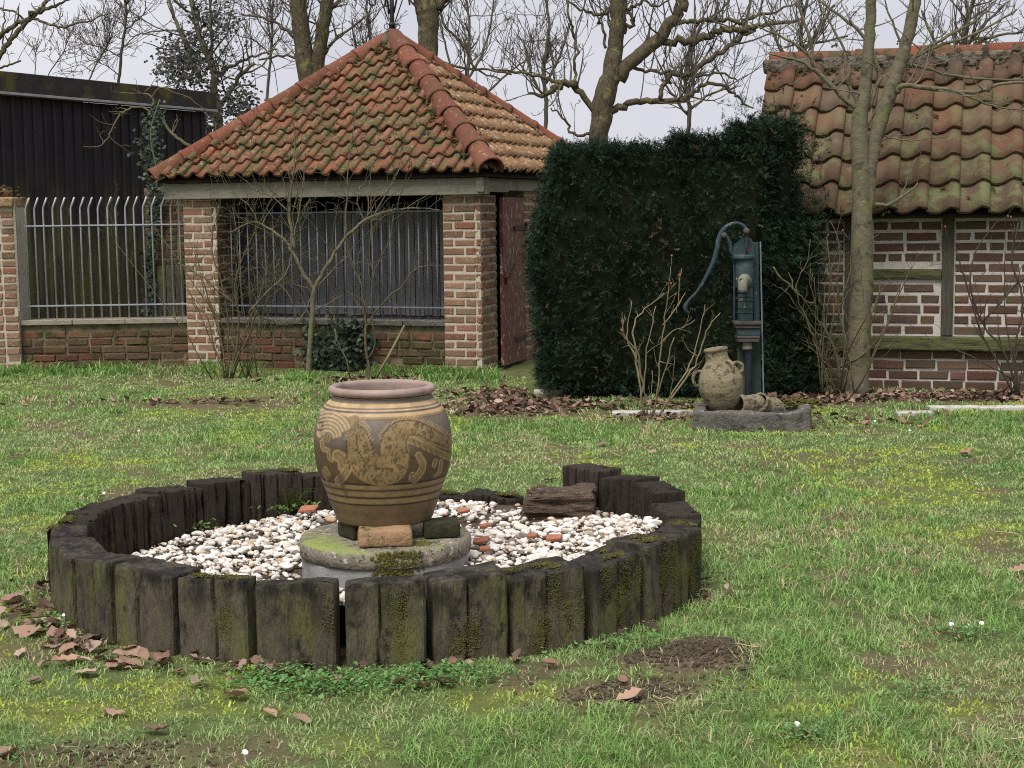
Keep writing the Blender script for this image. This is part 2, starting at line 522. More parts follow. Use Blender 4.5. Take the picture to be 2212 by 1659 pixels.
mat['log'] = M('bleached_split_log', [S(62, 50, 40), S(124, 106, 88)], 26, (0.7, 5, 7), layers=[(S(176, 164, 150), 22, 0.58, 0.68, (0.7, 5, 7)), (S(30, 24, 20), 24, 0.56, 0.64, (0.7, 5, 6))], bump=(30, 1.0, 0.02, (0.6, 6, 8)))
mat['gravel'] = M('pebbles', [S(215, 210, 205), S(255, 255, 255)], 70, vcol=0.8, rough=0.75)
mat['bed'] = M('dark_soil', [S(70, 60, 48), S(104, 92, 74)], 40, bump=(80, 1.0, 0.02), rough=1.0)
mat['concrete'] = M('grey_concrete', [S(112, 112, 110), S(158, 158, 156)], 12, layers=[(S(70, 68, 62), 8, 0.58, 0.72), (S(190, 188, 182), 40, 0.64, 0.72)], bump=(80, 0.5, 0.008))
mat['slab'] = M('lichened_concrete_slab', [S(104, 98, 86), S(148, 140, 122)], 16, layers=[(S(190, 184, 166), 44, 0.56, 0.65), (S(58, 53, 43), 34, 0.55, 0.64), (S(136, 148, 76), 3.4, 0.48, 0.62, None, (0.3, 0.8)), (S(60, 56, 46), 60, 0.62, 0.69)], bump=(80, 0.8, 0.012))
mat['pot'] = M('glazed_stoneware', [S(205, 200, 192), S(255, 255, 255)], 35, vcol=0.5, rough=0.55, spec=0.4, bump=(90, 0.25, 0.004))
mat['rim'] = M('mauve_clay_rim', [S(134, 113, 104), S(166, 147, 136)], 10, layers=[(S(107, 104, 100), 14, 0.56, 0.70), (S(144, 104, 96), 5, 0.52, 0.7)], rough=0.6, bump=(60, 0.3, 0.005))
mat['brick_mossy'] = M('mossy_old_brick', [S(140, 108, 80), S(166, 138, 108)], 20, layers=[(S(98, 98, 40), 9, 0.55, 0.66), (S(66, 46, 36), 26, 0.58, 0.68)], bump=(60, 0.8, 0.012))
mat['brick_dark'] = M('black_mossy_brick', [S(40, 38, 28), S(66, 64, 44)], 24, layers=[(S(92, 98, 46), 14, 0.58, 0.7)], bump=(60, 0.8, 0.012))
mat['shard'] = M('broken_terracotta', [S(148, 92, 70), S(168, 112, 88)], 20, vvar=0.12, bump=(70, 0.5, 0.01))
mat['trough'] = M('dark_grey_trough_stone', [S(74, 71, 66), S(114, 110, 103)], 16, layers=[(S(167, 163, 152), 20, 0.52, 0.66, None, (0.5, 0.9)), (S(51, 51, 44), 9, 0.55, 0.7)], bump=(50, 0.9, 0.02))
mat['amphora'] = M('lichened_earthenware', [S(113, 103, 82), S(144, 133, 107)], 14, layers=[(S(74, 66, 55), 22, 0.50, 0.62), (S(172, 163, 134), 40, 0.60, 0.68), (S(109, 104, 72), 4, 0.52, 0.68)], bump=(60, 0.8, 0.012))
mat['pump'] = M('blue_green_pump_paint', [S(28, 50, 54), S(50, 76, 78)], 14, layers=[(S(78, 80, 72), 18, 0.52, 0.66), (S(164, 156, 108), 22, 0.62, 0.68), (S(84, 62, 54), 12, 0.56, 0.68)], rough=0.7, spec=0.4, bump=(40, 0.4, 0.006))
mat['pump_blue'] = M('dark_blue_pump_iron', [S(24, 42, 50), S(44, 64, 70)], 14, layers=[(S(108, 108, 110), 20, 0.56, 0.68), (S(74, 58, 52), 14, 0.58, 0.68)], rough=0.65, spec=0.4)
mat['pump_rust'] = M('brown_rusty_flange', [S(62, 54, 52), S(88, 78, 74)], 14, rough=0.7)
mat['pump_spout'] = M('pale_grey_spout', [S(106, 107, 96), S(131, 131, 112)], 14, layers=[(S(136, 128, 77), 9, 0.56, 0.68)], rough=0.6)
mat['pump_plank'] = M('green_mossy_plank', [S(34, 50, 50), S(52, 64, 54)], 12, (5, 5, 0.5), layers=[(S(88, 92, 44), 4, 0.48, 0.66, (1, 1, 0.5))], bump=(30, 0.4, 0.006, (6, 6, 0.5)))
mat['pump_pipe'] = M('dark_violet_pipe', [S(26, 26, 40), S(40, 40, 54)], 10, rough=0.5)
mat['bark_big'] = M('lichened_bark', [S(66, 58, 44), S(102, 92, 70)], 18, (2, 2, 0.7), layers=[(S(128, 124, 78), 7, 0.52, 0.66), (S(46, 40, 34), 14, 0.55, 0.66, (2, 2, 0.6)), (S(150, 130, 60), 3.5, 0.62, 0.72)], bump=(24, 0.9, 0.03, (2, 2, 0.5)))
mat['twig_far'] = M('far_twigs', [S(74, 68, 60), S(98, 92, 78)], 6, layers=[(S(120, 116, 80), 3, 0.55, 0.7)])
mat['twig_dark'] = M('dark_twigs', [S(56, 50, 44), S(80, 74, 60)], 6)
mat['bark_young'] = M('green_grey_bark', [S(82, 77, 62), S(116, 108, 88)], 12, (1.5, 1.5, 3), layers=[(S(104, 104, 66), 5, 0.48, 0.64), (S(66, 62, 54), 14, 0.52, 0.66), (S(150, 144, 122), 26, 0.62, 0.70)], bump=(30, 0.5, 0.008, (1, 1, 2.5)))
mat['bark_grey'] = M('smooth_grey_bark', [S(92, 88, 76), S(124, 118, 102)], 9, (1.5, 1.5, 3), layers=[(S(122, 122, 84), 5, 0.52, 0.68)], bump=(30, 0.4, 0.006))
mat['bark_shrub'] = M('shrub_twigs', [S(76, 72, 52), S(106, 100, 72)], 10, layers=[(S(96, 66, 54), 5, 0.54, 0.66)])
mat['bark_rose'] = M('pale_rose_cane', [S(104, 94, 72), S(142, 130, 102)], 16, layers=[(S(100, 84, 64), 12, 0.56, 0.68)])
mat['hip'] = M('rose_hip', [S(152, 82, 67), S(165, 98, 80)], 20, rough=0.6)
mat['yew'] = M('yew_needles', [S(150, 165, 150), S(255, 255, 255)], 7, vcol=0.8, rough=0.7, spec=0.15)
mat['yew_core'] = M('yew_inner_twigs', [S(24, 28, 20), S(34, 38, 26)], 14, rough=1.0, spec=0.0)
mat['ivy'] = M('ivy_leaves', [], vcol=1.0, rough=0.5, spec=0.3)
mat['leaf'] = M('dry_oak_leaf', [S(129, 99, 81), S(167, 138, 118)], 30, palette=[S(175, 142, 121), S(138, 103, 83), S(162, 134, 112), S(112, 88, 74), S(178, 158, 142)], prand=0.75, vvar=0.15, rough=0.75, translucent=0.15)
mat['litter'] = M('dead_leaf_litter', [], vcol=1.0, rough=0.85, translucent=0.1)
mat['weeds'] = M('low_weeds', [], vcol=1.0, rough=0.6, translucent=0.2)
mat['edging'] = M('pale_edging_stone', [S(168, 164, 156), S(200, 196, 188)], 20, layers=[(S(120, 108, 84), 12, 0.56, 0.68)], bump=(60, 0.6, 0.01))
mat['daisy'] = M('daisy_petals', [S(236, 236, 232), S(246, 246, 242)], 20, rough=0.7)
mat['dead'] = M('straw_stems', [S(168, 140, 104), S(196, 172, 136)], 20)

# ------------------------------------------------------------------ layout
RC = np.array([-0.50, 5.61])          # centre of the sleeper ring
RR = 1.19                             # its outer radius
PC = np.array([at(832, 1161, 5.40)[0], 5.40])   # centre of the slab and the jar
SLAB_TOP = 0.205
# kennel: eave corner front right, direction along the front, direction inwards
KA = 0.35624
KX = np.array([math.cos(KA), -math.sin(KA), 0.0])
KY = np.array([math.sin(KA), math.cos(KA), 0.0])
KR = np.array([-0.1665, 12.573, 0.0])
KW, KD, KZE, KZA = 3.19, 3.26, 1.70, 3.033
UP = np.array([0, 0, 1.0])
# barn
BA = math.radians(17)
BX = np.array([math.cos(BA), -math.sin(BA), 0.0])
BY = np.array([math.sin(BA), math.cos(BA), 0.0])
B0 = G(2000, 840)                     # a point at the foot of its front wall

MOLE = G(1490, 1430)[:2]
MOLE2 = G(1540, 1415)[:2]
def gz(x, y):
    x = np.asarray(x, float)
    y = np.asarray(y, float)
    z = 0.03 * (fbm2(x, y, 1.1, 5, 3) - 0.5) + 0.012 * (fbm2(x, y, 7.0, 6, 2) - 0.5)
    for c, a, s in ((MOLE2, 0.035, 0.09), (MOLE, 0.015, 0.16)):
        z = z + a * np.exp(-((x - c[0]) ** 2 + (y - c[1]) ** 2) / (2 * s * s))
    far = sstep(30, 60, np.hypot(x, y))
    return z * (1 - far)
BARE = [(MOLE, 0.20, 0.14, 1.0), (G(1370, 1500)[:2], 0.22, 0.14, 0.8), (G(1545, 1425)[:2], 0.11, 0.09, 1.0), (G(420, 872)[:2], 1.0, 0.18, 0.75), (G(1110, 885)[:2], 0.50, 0.55, 1.0),
        (G(760, 830)[:2], 0.5, 0.15, 0.9), (G(1700, 1000)[:2], 0.55, 0.35, 0.45), (G(1300, 893)[:2], 0.9, 0.22, 0.7), (G(1950, 868)[:2], 1.3, 0.30, 1.0), (G(240, 1640)[:2], 0.25, 0.12, 0.6),
        (G(20, 1410)[:2], 0.25, 0.12, 0.6), (G(500, 1620)[:2], 0.2, 0.1, 0.5), (G(1800, 990)[:2], 0.4, 0.2, 0.5)]
def patches(x, y):
    """bare soil, moss, dry grass, lush grass weights 0..1"""
    bare = np.zeros_like(x)
    for c, a, b, k in BARE:
        d = np.sqrt(((x - c[0]) / a) ** 2 + ((y - c[1]) / b) ** 2)
        bare = np.maximum(bare, k * (1 - sstep(0.55, 1.25, d + 0.9 * (fbm2(x, y, 6, 31, 3) - 0.5))))
    bare = np.maximum(bare, 0.7 * sstep(0.66, 0.76, fbm2(x, y, 3.6, 41, 4)))
    moss = sstep(0.50, 0.66, fbm2(x, y, 2.4, 11, 5)) * sstep(0.38, 0.60, fbm2(x, y, 10.0, 12, 3))
    dry = sstep(0.50, 0.66, fbm2(x, y, 2.3, 21, 4))
    lush = sstep(0.48, 0.62, fbm2(x, y, 1.4, 51, 3))
    return bare, moss, dry, lush
def tint(x, y):
    bare, moss, dry, lush = patches(x, y)
    soil = np.array(S(104, 88, 70)[:3])
    turf = np.array(S(94, 104, 58)[:3])
    mo = np.array(S(112, 116, 56)[:3])
    dr = np.array(S(104, 96, 64)[:3])
    c = turf[None] * np.ones((x.size, 1))
    c = c + (dr - c) * (dry * 0.6)[:, None]
    c = c + (mo - c) * (moss * 0.7)[:, None]
    c = c * (0.55 + 0.9 * fbm2(x, y, 22.0, 97, 2))[:, None]
    c = c + (soil - c) * np.clip(bare * 1.1, 0, 1)[:, None]
    return c

# ground: one sheet, fine in the garden, coarse towards the horizon
def axis(lo, hi, step, far):
    a = np.arange(lo, hi, step)
    g, s = [], step
    x = hi
    while x < far:
        s *= 1.35
        x += s
        g.append(x)
    h, s = [], step
    x = lo
    while x > -far:
        s *= 1.35
        x -= s
        h.append(x)
    return np.concatenate([h[::-1], a, g])
gx, gy = axis(-5.2, 5.2, 0.04, 900), axis(3.0, 14.0, 0.04, 900)
XX, YY = np.meshgrid(gx, gy)
xx, yy = XX.ravel(), YY.ravel()
gv = np.stack([xx, yy, gz(xx, yy)], 1)
nx_, ny_ = len(gx), len(gy)
ii = (np.arange(ny_ - 1)[:, None] * nx_ + np.arange(nx_ - 1)[None, :]).ravel()
gf = np.stack([ii, ii + 1, ii + nx_ + 1, ii + nx_], 1)
tcol = tint(xx, yy)
fk = sstep(14, 20, np.hypot(xx, yy))[:, None]
tcol = tcol * (1 - fk) + np.array(S(104, 108, 66)[:3])[None] * fk
ground = link('ground', fast_mesh('ground', gv, gf, col=tcol, smooth=True), mat['ground'])
tag(ground, 'mossy garden lawn with bare earth patches', None, None, 'structure')

# lawn grass
rng = np.random.default_rng(7)
def blades(x, y, h, w, lean, colr, name, matk, zoff=0.0):
    n = len(x)
    a = rng.uniform(0, 2 * pi, n)
    b = rng.uniform(0, 2 * pi, n)
    side = np.stack([np.cos(a), np.sin(a), np.zeros(n)], 1)
    ln = np.stack([np.cos(b), np.sin(b), np.zeros(n)], 1)
    base = np.stack([x, y, gz(x, y) - 0.004 + zoff], 1)
    up = np.array([0, 0, 1.0])
    hh, ww, ll = h[:, None], w[:, None], lean[:, None]
    mid = base + up * hh * 0.6 + ln * hh * ll * 0.35
    tip = base + up * hh * np.clip(1.0 - 0.35 * ll, 0.25, 1) + ln * hh * ll
    V = np.stack([base - side * ww, base + side * ww, mid + side * ww * 0.8, mid - side * ww * 0.8, tip], 1).reshape(-1, 3)
    k = np.arange(n)[:, None] * 5
    T = np.concatenate([k + np.array([[0, 1, 2]]), k + np.array([[0, 2, 3]]), k + np.array([[3, 2, 4]])])
    return link(name, fast_mesh(name, V, T, col=np.repeat(colr, 5, axis=0)), mat[matk])
def in_frame(x, y, m=0.25):
    return np.abs(x) < 0.336 * y * 1.12 + m
def clear(x, y):
    ok = np.hypot(x - RC[0], y - RC[1]) > RR * 0.99
    # walls, hedge, trough, barn
    k = (x - KR[0]) * KY[0] + (y - KR[1]) * KY[1]
    ok &= ~((k > 0.06) & (x < KR[0] + 0.4 + 0.37 * (y - KR[1])))
    ok &= ~((y > 13.30) & (x < -2.9))
    ok &= ~((y > 10.95) & (x > 0.12) & (x < 2.3))
    bb = (x - B0[0]) * BY[0] + (y - B0[1]) * BY[1]
    ok &= ~((bb > -0.02) & (x > 1.8))
    t0, t1 = G(1495, 936), G(1752, 938)
    ok &= ~((y > t0[1]) & (y < t0[1] + 0.42) & (x > t0[0]) & (x < t1[0]))
    return ok
xs, ys, ws_, cid, cvar = [], [], [], [], []
nc0 = 0
for y0, y1, dens, wd in ((3.0, 5.0, 12000, 0.0017), (5.0, 7.0, 8400, 0.0022), (7.0, 10.0, 5000, 0.0031), (10.0, 13.6, 2900, 0.0042)):
    hw = 0.336 * y1 * 1.12 + 1.5
    per = 10
    nc = int(2 * hw * (y1 - y0) * dens / per)
    cx, cy = rng.uniform(-hw, hw, nc), rng.uniform(y0, y1, nc)
    k = (in_frame(cx, cy) | (in_frame(cx, cy, 1.5) & (rng.uniform(0, 1, nc) < 0.5))) & clear(cx, cy)
    cx, cy = cx[k], cy[k]
    cnt = rng.poisson(per, len(cx))
    idx = np.repeat(np.arange(len(cx)), cnt)
    sp_ = 0.010 + 0.0012 * y1
    xs.append(cx[idx] + rng.normal(0, sp_, len(idx))); ys.append(cy[idx] + rng.normal(0, sp_, len(idx)))
    ws_.append(np.full(len(idx), wd)); cid.append(idx + nc0)
    nc0 += len(cx)
gxs, gys, gws, cid = map(np.concatenate, (xs, ys, ws_, cid))
k = clear(gxs, gys)
gxs, gys, gws, cid = gxs[k], gys[k], gws[k], cid[k]
cl_v, cl_h, cl_t = rng.uniform(0.72, 1.22, nc0), rng.uniform(0.6, 1.45, nc0), rng.uniform(0, 1, nc0)
cl_dry = rng.uniform(0, 1, nc0)
bare, moss, dry, lush = patches(gxs, gys)
keep = rng.uniform(0, 1, len(gxs)) > np.clip(bare * 0.93 + moss * 0.4, 0, 0.96)
gxs, gys, gws, cid, bare, moss, dry, lush = [q[keep] for q in (gxs, gys, gws, cid, bare, moss, dry, lush)]
n = len(gxs)
tuft = fbm2(gxs, gys, 11.0, 61, 2)
hgt = (0.011 + 0.017 * tuft + 0.016 * lush) * rng.uniform(0.6, 1.35, n) * cl_h[cid] * (1 - 0.45 * moss)
kd = (gxs - KR[0]) * KY[0] + (gys - KR[1]) * KY[1]
nearwall = np.where(gxs < -0.1, sstep(-0.75, -0.05, kd), 0) * sstep(0.42, 0.55, fbm2(gxs, gys, 2.0, 71, 2) + np.where(gxs < -2.2, 0.15, 0))
nearwall = np.maximum(nearwall, np.exp(-((gxs - at(660, 800, 12.6)[0]) ** 2 + (gys - 12.5) ** 2) / 0.06))
nearwall = np.maximum(nearwall, (gxs < -2.9) * sstep(12.75, 13.2, gys))
hgt = hgt + nearwall * rng.uniform(0.03, 0.13, n)
ringd = np.abs(np.hypot(gxs - RC[0], gys - RC[1]) - RR)
hgt = hgt * (1 + 0.5 * np.exp(-ringd / 0.05) - 0.75 * np.exp(-ringd / 0.05) * (gys < RC[1]))
lean = rng.uniform(0.2, 1.6, n)
g1, g2, g3 = np.array(S(106, 142, 72)[:3]), np.array(S(176, 198, 130)[:3]), np.array(S(192, 206, 104)[:3])
straw = np.array(S(216, 202, 160)[:3])
t = np.clip(rng.uniform(0, 1, n) * 0.35 + 0.35 * cl_t[cid] + 0.4 * tuft, 0, 1)
gc = g1 + (g2 - g1) * t[:, None]
gc = gc + (g3 - gc) * (moss * 0.8)[:, None]
gc = gc + (np.array(S(98, 150, 58)[:3]) - gc) * (np.maximum(lush * 0.4, nearwall * 0.8))[:, None]
gc = gc * (cl_v[cid] * rng.uniform(0.82, 1.18, n))[:, None]
ds = (rng.uniform(0, 1, n) < 0.05 + 0.15 * dry + 0.40 * bare) | (cl_dry[cid] < 0.03 + 0.11 * dry)
gc = np.where(ds[:, None], straw * rng.uniform(0.55, 1.0, (n, 1)), gc)
lawn = blades(gxs, gys, hgt, gws, lean, gc, 'lawn_grass', 'grass')
tag(lawn, 'short winter lawn grass mixed with yellow moss', 'grass', None, 'stuff')

# cushion moss in the lawn: dense tiny upright shoots
n = 150000
y = np.sqrt(rng.uniform(3.3 ** 2, 10.5 ** 2, n))
x = rng.uniform(-1, 1, n) * (0.336 * y * 1.12 + 0.8)
b_, m_, d_, l_ = patches(x, y)
k = clear(x, y) & (rng.uniform(0, 1, n) < m_ * 0.85)
x, y = x[k], y[k]
mc = np.array(S(176, 196, 86)[:3]) * rng.uniform(0.75, 1.15, (len(x), 1)) * np.array([1, 1, 1.0]) 
mo = blades(x, y, rng.uniform(0.008, 0.018, len(x)) * (0.6 + 1.3 * fbm2(x, y, 16, 14, 2)), rng.uniform(0.0025, 0.004, len(x)) * (0.6 + y / 9), rng.uniform(0.2, 1.2, len(x)), mc, 'lawn_moss', 'grass')
tag(mo, 'patches of bright yellow-green moss in the lawn', 'moss', None, 'stuff')

# crumbs of dug soil
wr0 = random.Random(77)
crumbs = []
for (cc_, a_, b__, cnt) in ((MOLE2, .10, .06, 700), (MOLE, .17, .10, 600), (G(1370, 1500)[:2], .2, .12, 420), (G(240, 1640)[:2], .2, .1, 200), (G(1110, 880)[:2], .4, .4, 260)):
    for _ in range(cnt):
        x_, y_ = cc_[0] + wr0.gauss(0, a_ * .6), cc_[1] + wr0.gauss(0, b__ * .6)
        crumbs.append((x_, y_, wr0.uniform(.002, .008) * (1.6 if wr0.random() < .08 else 1)))
# low rosette weeds and clover leaves
wv, wf, wc, q = [], [], [], 0
def leaf_disc(p, r, tilt, az, c, k=6, fold=0.15):
    global q
    e1 = np.array([math.cos(az), math.sin(az), tilt])
    e2 = np.array([-math.sin(az), math.cos(az), 0])
    ring = [p + e1 * r * (1 + math.cos(2 * pi * i / k)) + e2 * r * 0.75 * math.sin(2 * pi * i / k) + UP * fold * r * abs(math.sin(2 * pi * i / k)) for i in range(k)]
    wv.extend([p + e1 * r] + ring)
    for i in range(k):
        wf.append((q, q + 1 + i, q + 1 + (i + 1) % k))
    wc.extend([c] * (k + 1))
    q += k + 1
wr = random.Random(3)
spots = [((690, 1490), 0.34, 0.10, 520), ((590, 1470), 0.12, 0.06, 120), ((960, 1470), 0.22, 0.07, 220), ((130, 1350), 0.10, 0.12, 120), ((2085, 1380), 0.12, 0.07, 110), ((1985, 1500), 0.12, 0.06, 60),
         ((1740, 1590), 0.10, 0.06, 70), ((1330, 1400), 0.25, 0.08, 120), ((470, 930), 0.4, 0.2, 160), ((260, 1180), 0.25, 0.15, 140), ((90, 1190), 0.2, 0.2, 120), ((1960, 1000), 0.4, 0.15, 100), ((2150, 1020), 0.4, 0.15, 100),
         ((1480, 1290), 0.1, 0.08, 60), ((60, 1640), 0.2, 0.1, 60), ((2060, 880), 0.6, 0.15, 160), ((240, 1050), 0.5, 0.2, 120)]
for (uv, a, b, cnt) in spots:
    c0 = G(*uv)
    for _ in range(int(cnt * 2.4)):
        x, y = c0[0] + wr.gauss(0, a * 0.5), c0[1] + wr.gauss(0, b * 0.6)
        if math.hypot(x - RC[0], y - RC[1]) < RR + 0.01:
            continue
        z = float(gz(np.array([x]), np.array([y]))[0])
        k = wr.uniform(0.8, 1.15)
        base = wr.choice([S(86, 128, 66), S(100, 142, 76), S(116, 152, 96), S(76, 114, 54)])
        leaf_disc(np.array([x, y, z + wr.uniform(0.008, 0.035)]), wr.uniform(0.0035, 0.008), wr.uniform(0, 0.6), wr.uniform(0, 2 * pi), np.array(base[:3]) * k)
weeds = link('ground_weeds', fast_mesh('ground_weeds', np.array(wv), np.array(wf), col=np.array(wc)), mat['weeds'])
tag(weeds, 'low blue-green clover and weed leaves in the lawn', 'weeds', None, 'stuff')

# ------------------------------------------------------------------ dead leaves
def oak_leaf(L, rnd, lobes=True):
    """curled lobed leaf: verts and faces, stalk at origin, tip along +x"""
    n = 9
    top, bot, midr = [], [], []
    curl = rnd.uniform(-0.5, 1.0)
    cup = rnd.uniform(-0.2, 0.7)
    for i in range(n):
        s = i / (n - 1)
        wdt = 0.30 * math.sin(pi * min(1, s ** 0.8 * 0.98 + 0.02)) ** 0.7
        if lobes:
            wdt *= 1.0 + 0.17 * math.cos(i * pi)
        x = L * s
        zc = L * curl * (s - 0.5) ** 2 + L * 0.04 * math.sin(s * 9 + rnd.random() * 3)
        a = L * wdt
        midr.append((x, 0, zc))
        top.append((x + L * 0.05, a, zc + cup * a))
        bot.append((x + L * 0.05, -a, zc + cup * a * rnd.uniform(0.4, 1.3)))
    V = np.array(midr + top + bot)
    Fs = []
    for i in range(n - 1):
        Fs.append((i, i + 1, n + i + 1, n + i))
        Fs.append((i + 1, i, 2 * n + i, 2 * n + i + 1))
    return V, Fs
lr = random.Random(12)
leaf_me = []
for k in range(8):
    V, Fs = oak_leaf(1.0, lr, k != 3)
    mb = MB().add(V - V.mean(0) * np.array([1, 1, 0]), Fs)
    V2 = mb.v[0].copy()
    V2[:, 2] -= V2[:, 2].min()
    me = bpy.data.meshes.new('fallen_leaf')
    me.from_pydata(V2.tolist(), [], mb.f)
    me.polygons.foreach_set('use_smooth', [True] * len(me.polygons))
    me.materials.append(mat['leaf'])
    leaf_me.append(me)
leaf_uv = [(145, 1440, .09), (185, 1465, .085), (245, 1448, .07), (150, 1415, .06), (200, 1412, .07), (100, 1400, .06), (60, 1375, .1), (30, 1310, .12), (100, 1358, .11), (45, 1420, .06), (75, 1478, .05), (97, 1445, .05), (310, 1408, .09), (272, 1425, .08), (345, 1425, .06), (395, 1425, .06), (430, 1440, .07),
           (490, 1440, .07), (545, 1435, .07), (425, 1492, .07), (510, 1520, .08), (250, 1556, .05), (230, 1550, .035), (330, 1595, .07), (80, 1480, .04), (520, 1455, .06), (560, 1420, .08), (590, 1435, .07), (640, 1430, .06), (790, 1450, .085), (860, 1485, .06), (905, 1495, .075), (955, 1487, .08), (655, 1565, .06), (670, 1500, .03), (580, 1555, .05),
           (1185, 1445, .055), (1300, 1360, .05), (1225, 1335, .06), (1345, 1480, .04), (1360, 1520, .07), (1400, 1320, .05), (1415, 1290, .05), (1740, 1590, .03), (2090, 990, .11), (1880, 975, .04), (1990, 925, .05), (1190, 1040, .06), (1110, 1065, .05), (1870, 920, .08), (1300, 965, .06),
           (1410, 985, .05), (1520, 925, .08), (1645, 935, .07), (15, 1640, .08), (1270, 1400, .03), (2200, 1240, .07), (1090, 1410, .05), (380, 1395, .06), (290, 1450, .05), (180, 1440, .05), (120, 1380, .07)]
for i, (u, v, L) in enumerate(leaf_uv):
    p = G(u, v)
    if math.hypot(p[0] - RC[0], p[1] - RC[1]) < RR + 0.02:
        continue
    o = shared('fallen_leaf', leaf_me[i % 8], (p[0], p[1], float(gz(p[0:1], p[1:2])[0]) + 0.014))
    o.rotation_euler = (lr.uniform(-0.35, 0.35), lr.uniform(-0.35, 0.35), lr.uniform(0, 6.28))
    o.scale = (L * 1.12, L * 1.12, L * 1.12)
    near = math.hypot(p[0] - RC[0], p[1] - RC[1]) < RR + 0.45
    tag(o, 'dry brown oak leaf lying in the grass close to the sleeper ring' if near else 'single dry tan leaf lying on the open lawn away from the ring', 'leaf',
        'fallen leaves beside the sleeper ring' if near else 'fallen leaves on the open lawn')

def litter(name, label, regions, smin, smax, cols, seed, parent=None):
    rr = np.random.default_rng(seed)
    Vs, Fs, Cs, off = [], [], [], 0
    lf = [oak_leaf(1.0, random.Random(seed + k)) for k in range(6)]
    for (c, a, b, cnt, ang) in regions:
        for _ in range(cnt):
            dx, dy = rr.normal(0, a * 0.5), rr.normal(0, b * 0.5)
            x = c[0] + dx * math.cos(ang) - dy * math.sin(ang)
            y = c[1] + dx * math.sin(ang) + dy * math.cos(ang)
            if not clear(np.array([x]), np.array([y]))[0] and not parent:
                continue
            V, Ff = lf[rr.integers(6)]
            L = rr.uniform(smin, smax)
            e = Matrix.Rotation(rr.uniform(0, 6.28), 3, 'Z') @ Matrix.Rotation(rr.uniform(-0.6, 0.6), 3, 'X') @ Matrix.Rotation(rr.uniform(-0.6, 0.6), 3, 'Y')
            W = (V * L) @ np.array(e).T
            W = W - [0, 0, W[:, 2].min()] + [x, y, float(gz(np.array([x]), np.array([y]))[0]) + rr.uniform(0, 0.02)]
            Vs.append(W)
            Fs.append(np.array(Ff) + off)
            off += len(W)
            cc = np.array(cols[rr.integers(len(cols))][:3]) * rr.uniform(0.7, 1.15)
            Cs.append(np.repeat(cc[None], len(W), 0))
    o = link(name, fast_mesh(name, np.concatenate(Vs), np.concatenate(Fs), col=np.concatenate(Cs), smooth=True), mat['litter'])
    tag(o, label, 'leaf litter', None, 'stuff')
    return o
brown = [S(132, 104, 86), S(110, 84, 68), S(154, 124, 106), S(88, 68, 56), S(170, 146, 128), S(104, 88, 74), S(76, 62, 52)]
hb = [(G(1480, 878), 1.3, 0.16, 300, 0.0), (G(1200, 876), 0.8, 0.2, 150, 0.0), (G(1950, 858), 1.3, 0.22, 520, -0.15), (G(2150, 862), 0.8, 0.25, 280, -0.15), (G(1760, 868), 0.6, 0.2, 240, 0.0),
      (G(1100, 860), 0.45, 0.6, 380, 0.0), (G(1060, 890), 0.5, 0.3, 160, 0.0), (G(780, 822), 0.9, 0.12, 200, 0.0), (G(1420, 905), 0.3, 0.12, 90, 0.0), (G(430, 870), 1.4, 0.2, 110, 0.0), (G(1830, 915), 0.8, 0.3, 80, 0.0)]
litter('leaf_litter', 'brown dead leaf litter along the hedge and barn foot', hb, 0.03, 0.07, brown, 5)
rb_ = [(np.array([RC[0] + (RR + 0.06) * math.cos(a), RC[1] + (RR + 0.06) * math.sin(a)]), 0.22, 0.10, k, a + pi / 2) for a, k in ((-1.75, 26), (-2.1, 40), (-2.4, 48), (-2.7, 36), (-3.0, 12), (-1.3, 12), (-0.7, 10), (-0.3, 7))]
litter('leaf_litter', 'scraps of dry oak leaf gathered against the sleeper ring', rb_, 0.025, 0.06, brown, 9)
# dead stems and twigs on the lawn
rr = np.random.default_rng(23)
n = 420
y = np.sqrt(rr.uniform(3.4 ** 2, 10 ** 2, n))
x = rr.uniform(-1, 1, n) * 0.336 * y * 1.1
b_, m_, d_, l_ = patches(x, y)
k = clear(x, y) & (rr.uniform(0, 1, n) < 0.15 + b_ + 0.3 * d_)
x, y = x[k], y[k]
a = rr.uniform(0, 2 * pi, len(x))
L = rr.uniform(0.03, 0.11, len(x))
s = np.linspace(-0.5, 0.5, 4)
P = np.stack([x[:, None] + np.cos(a)[:, None] * L[:, None] * s + rr.normal(0, 0.004, (len(x), 4)), y[:, None] + np.sin(a)[:, None] * L[:, None] * s + rr.normal(0, 0.004, (len(x), 4)),
              gz(x, y)[:, None] + 0.012 + rr.uniform(0, 0.012, (len(x), 4))], -1)
V, Q = tubes(P, np.full((len(x), 4), 0.0016) * rr.uniform(0.7, 1.5, (len(x), 1)), 3)
o = link('dead_stems', fast_mesh('dead_stems', V, Q), mat['dead'])
tag(o, 'straw coloured dead stems strewn over the lawn', 'dead stems', None, 'stuff')
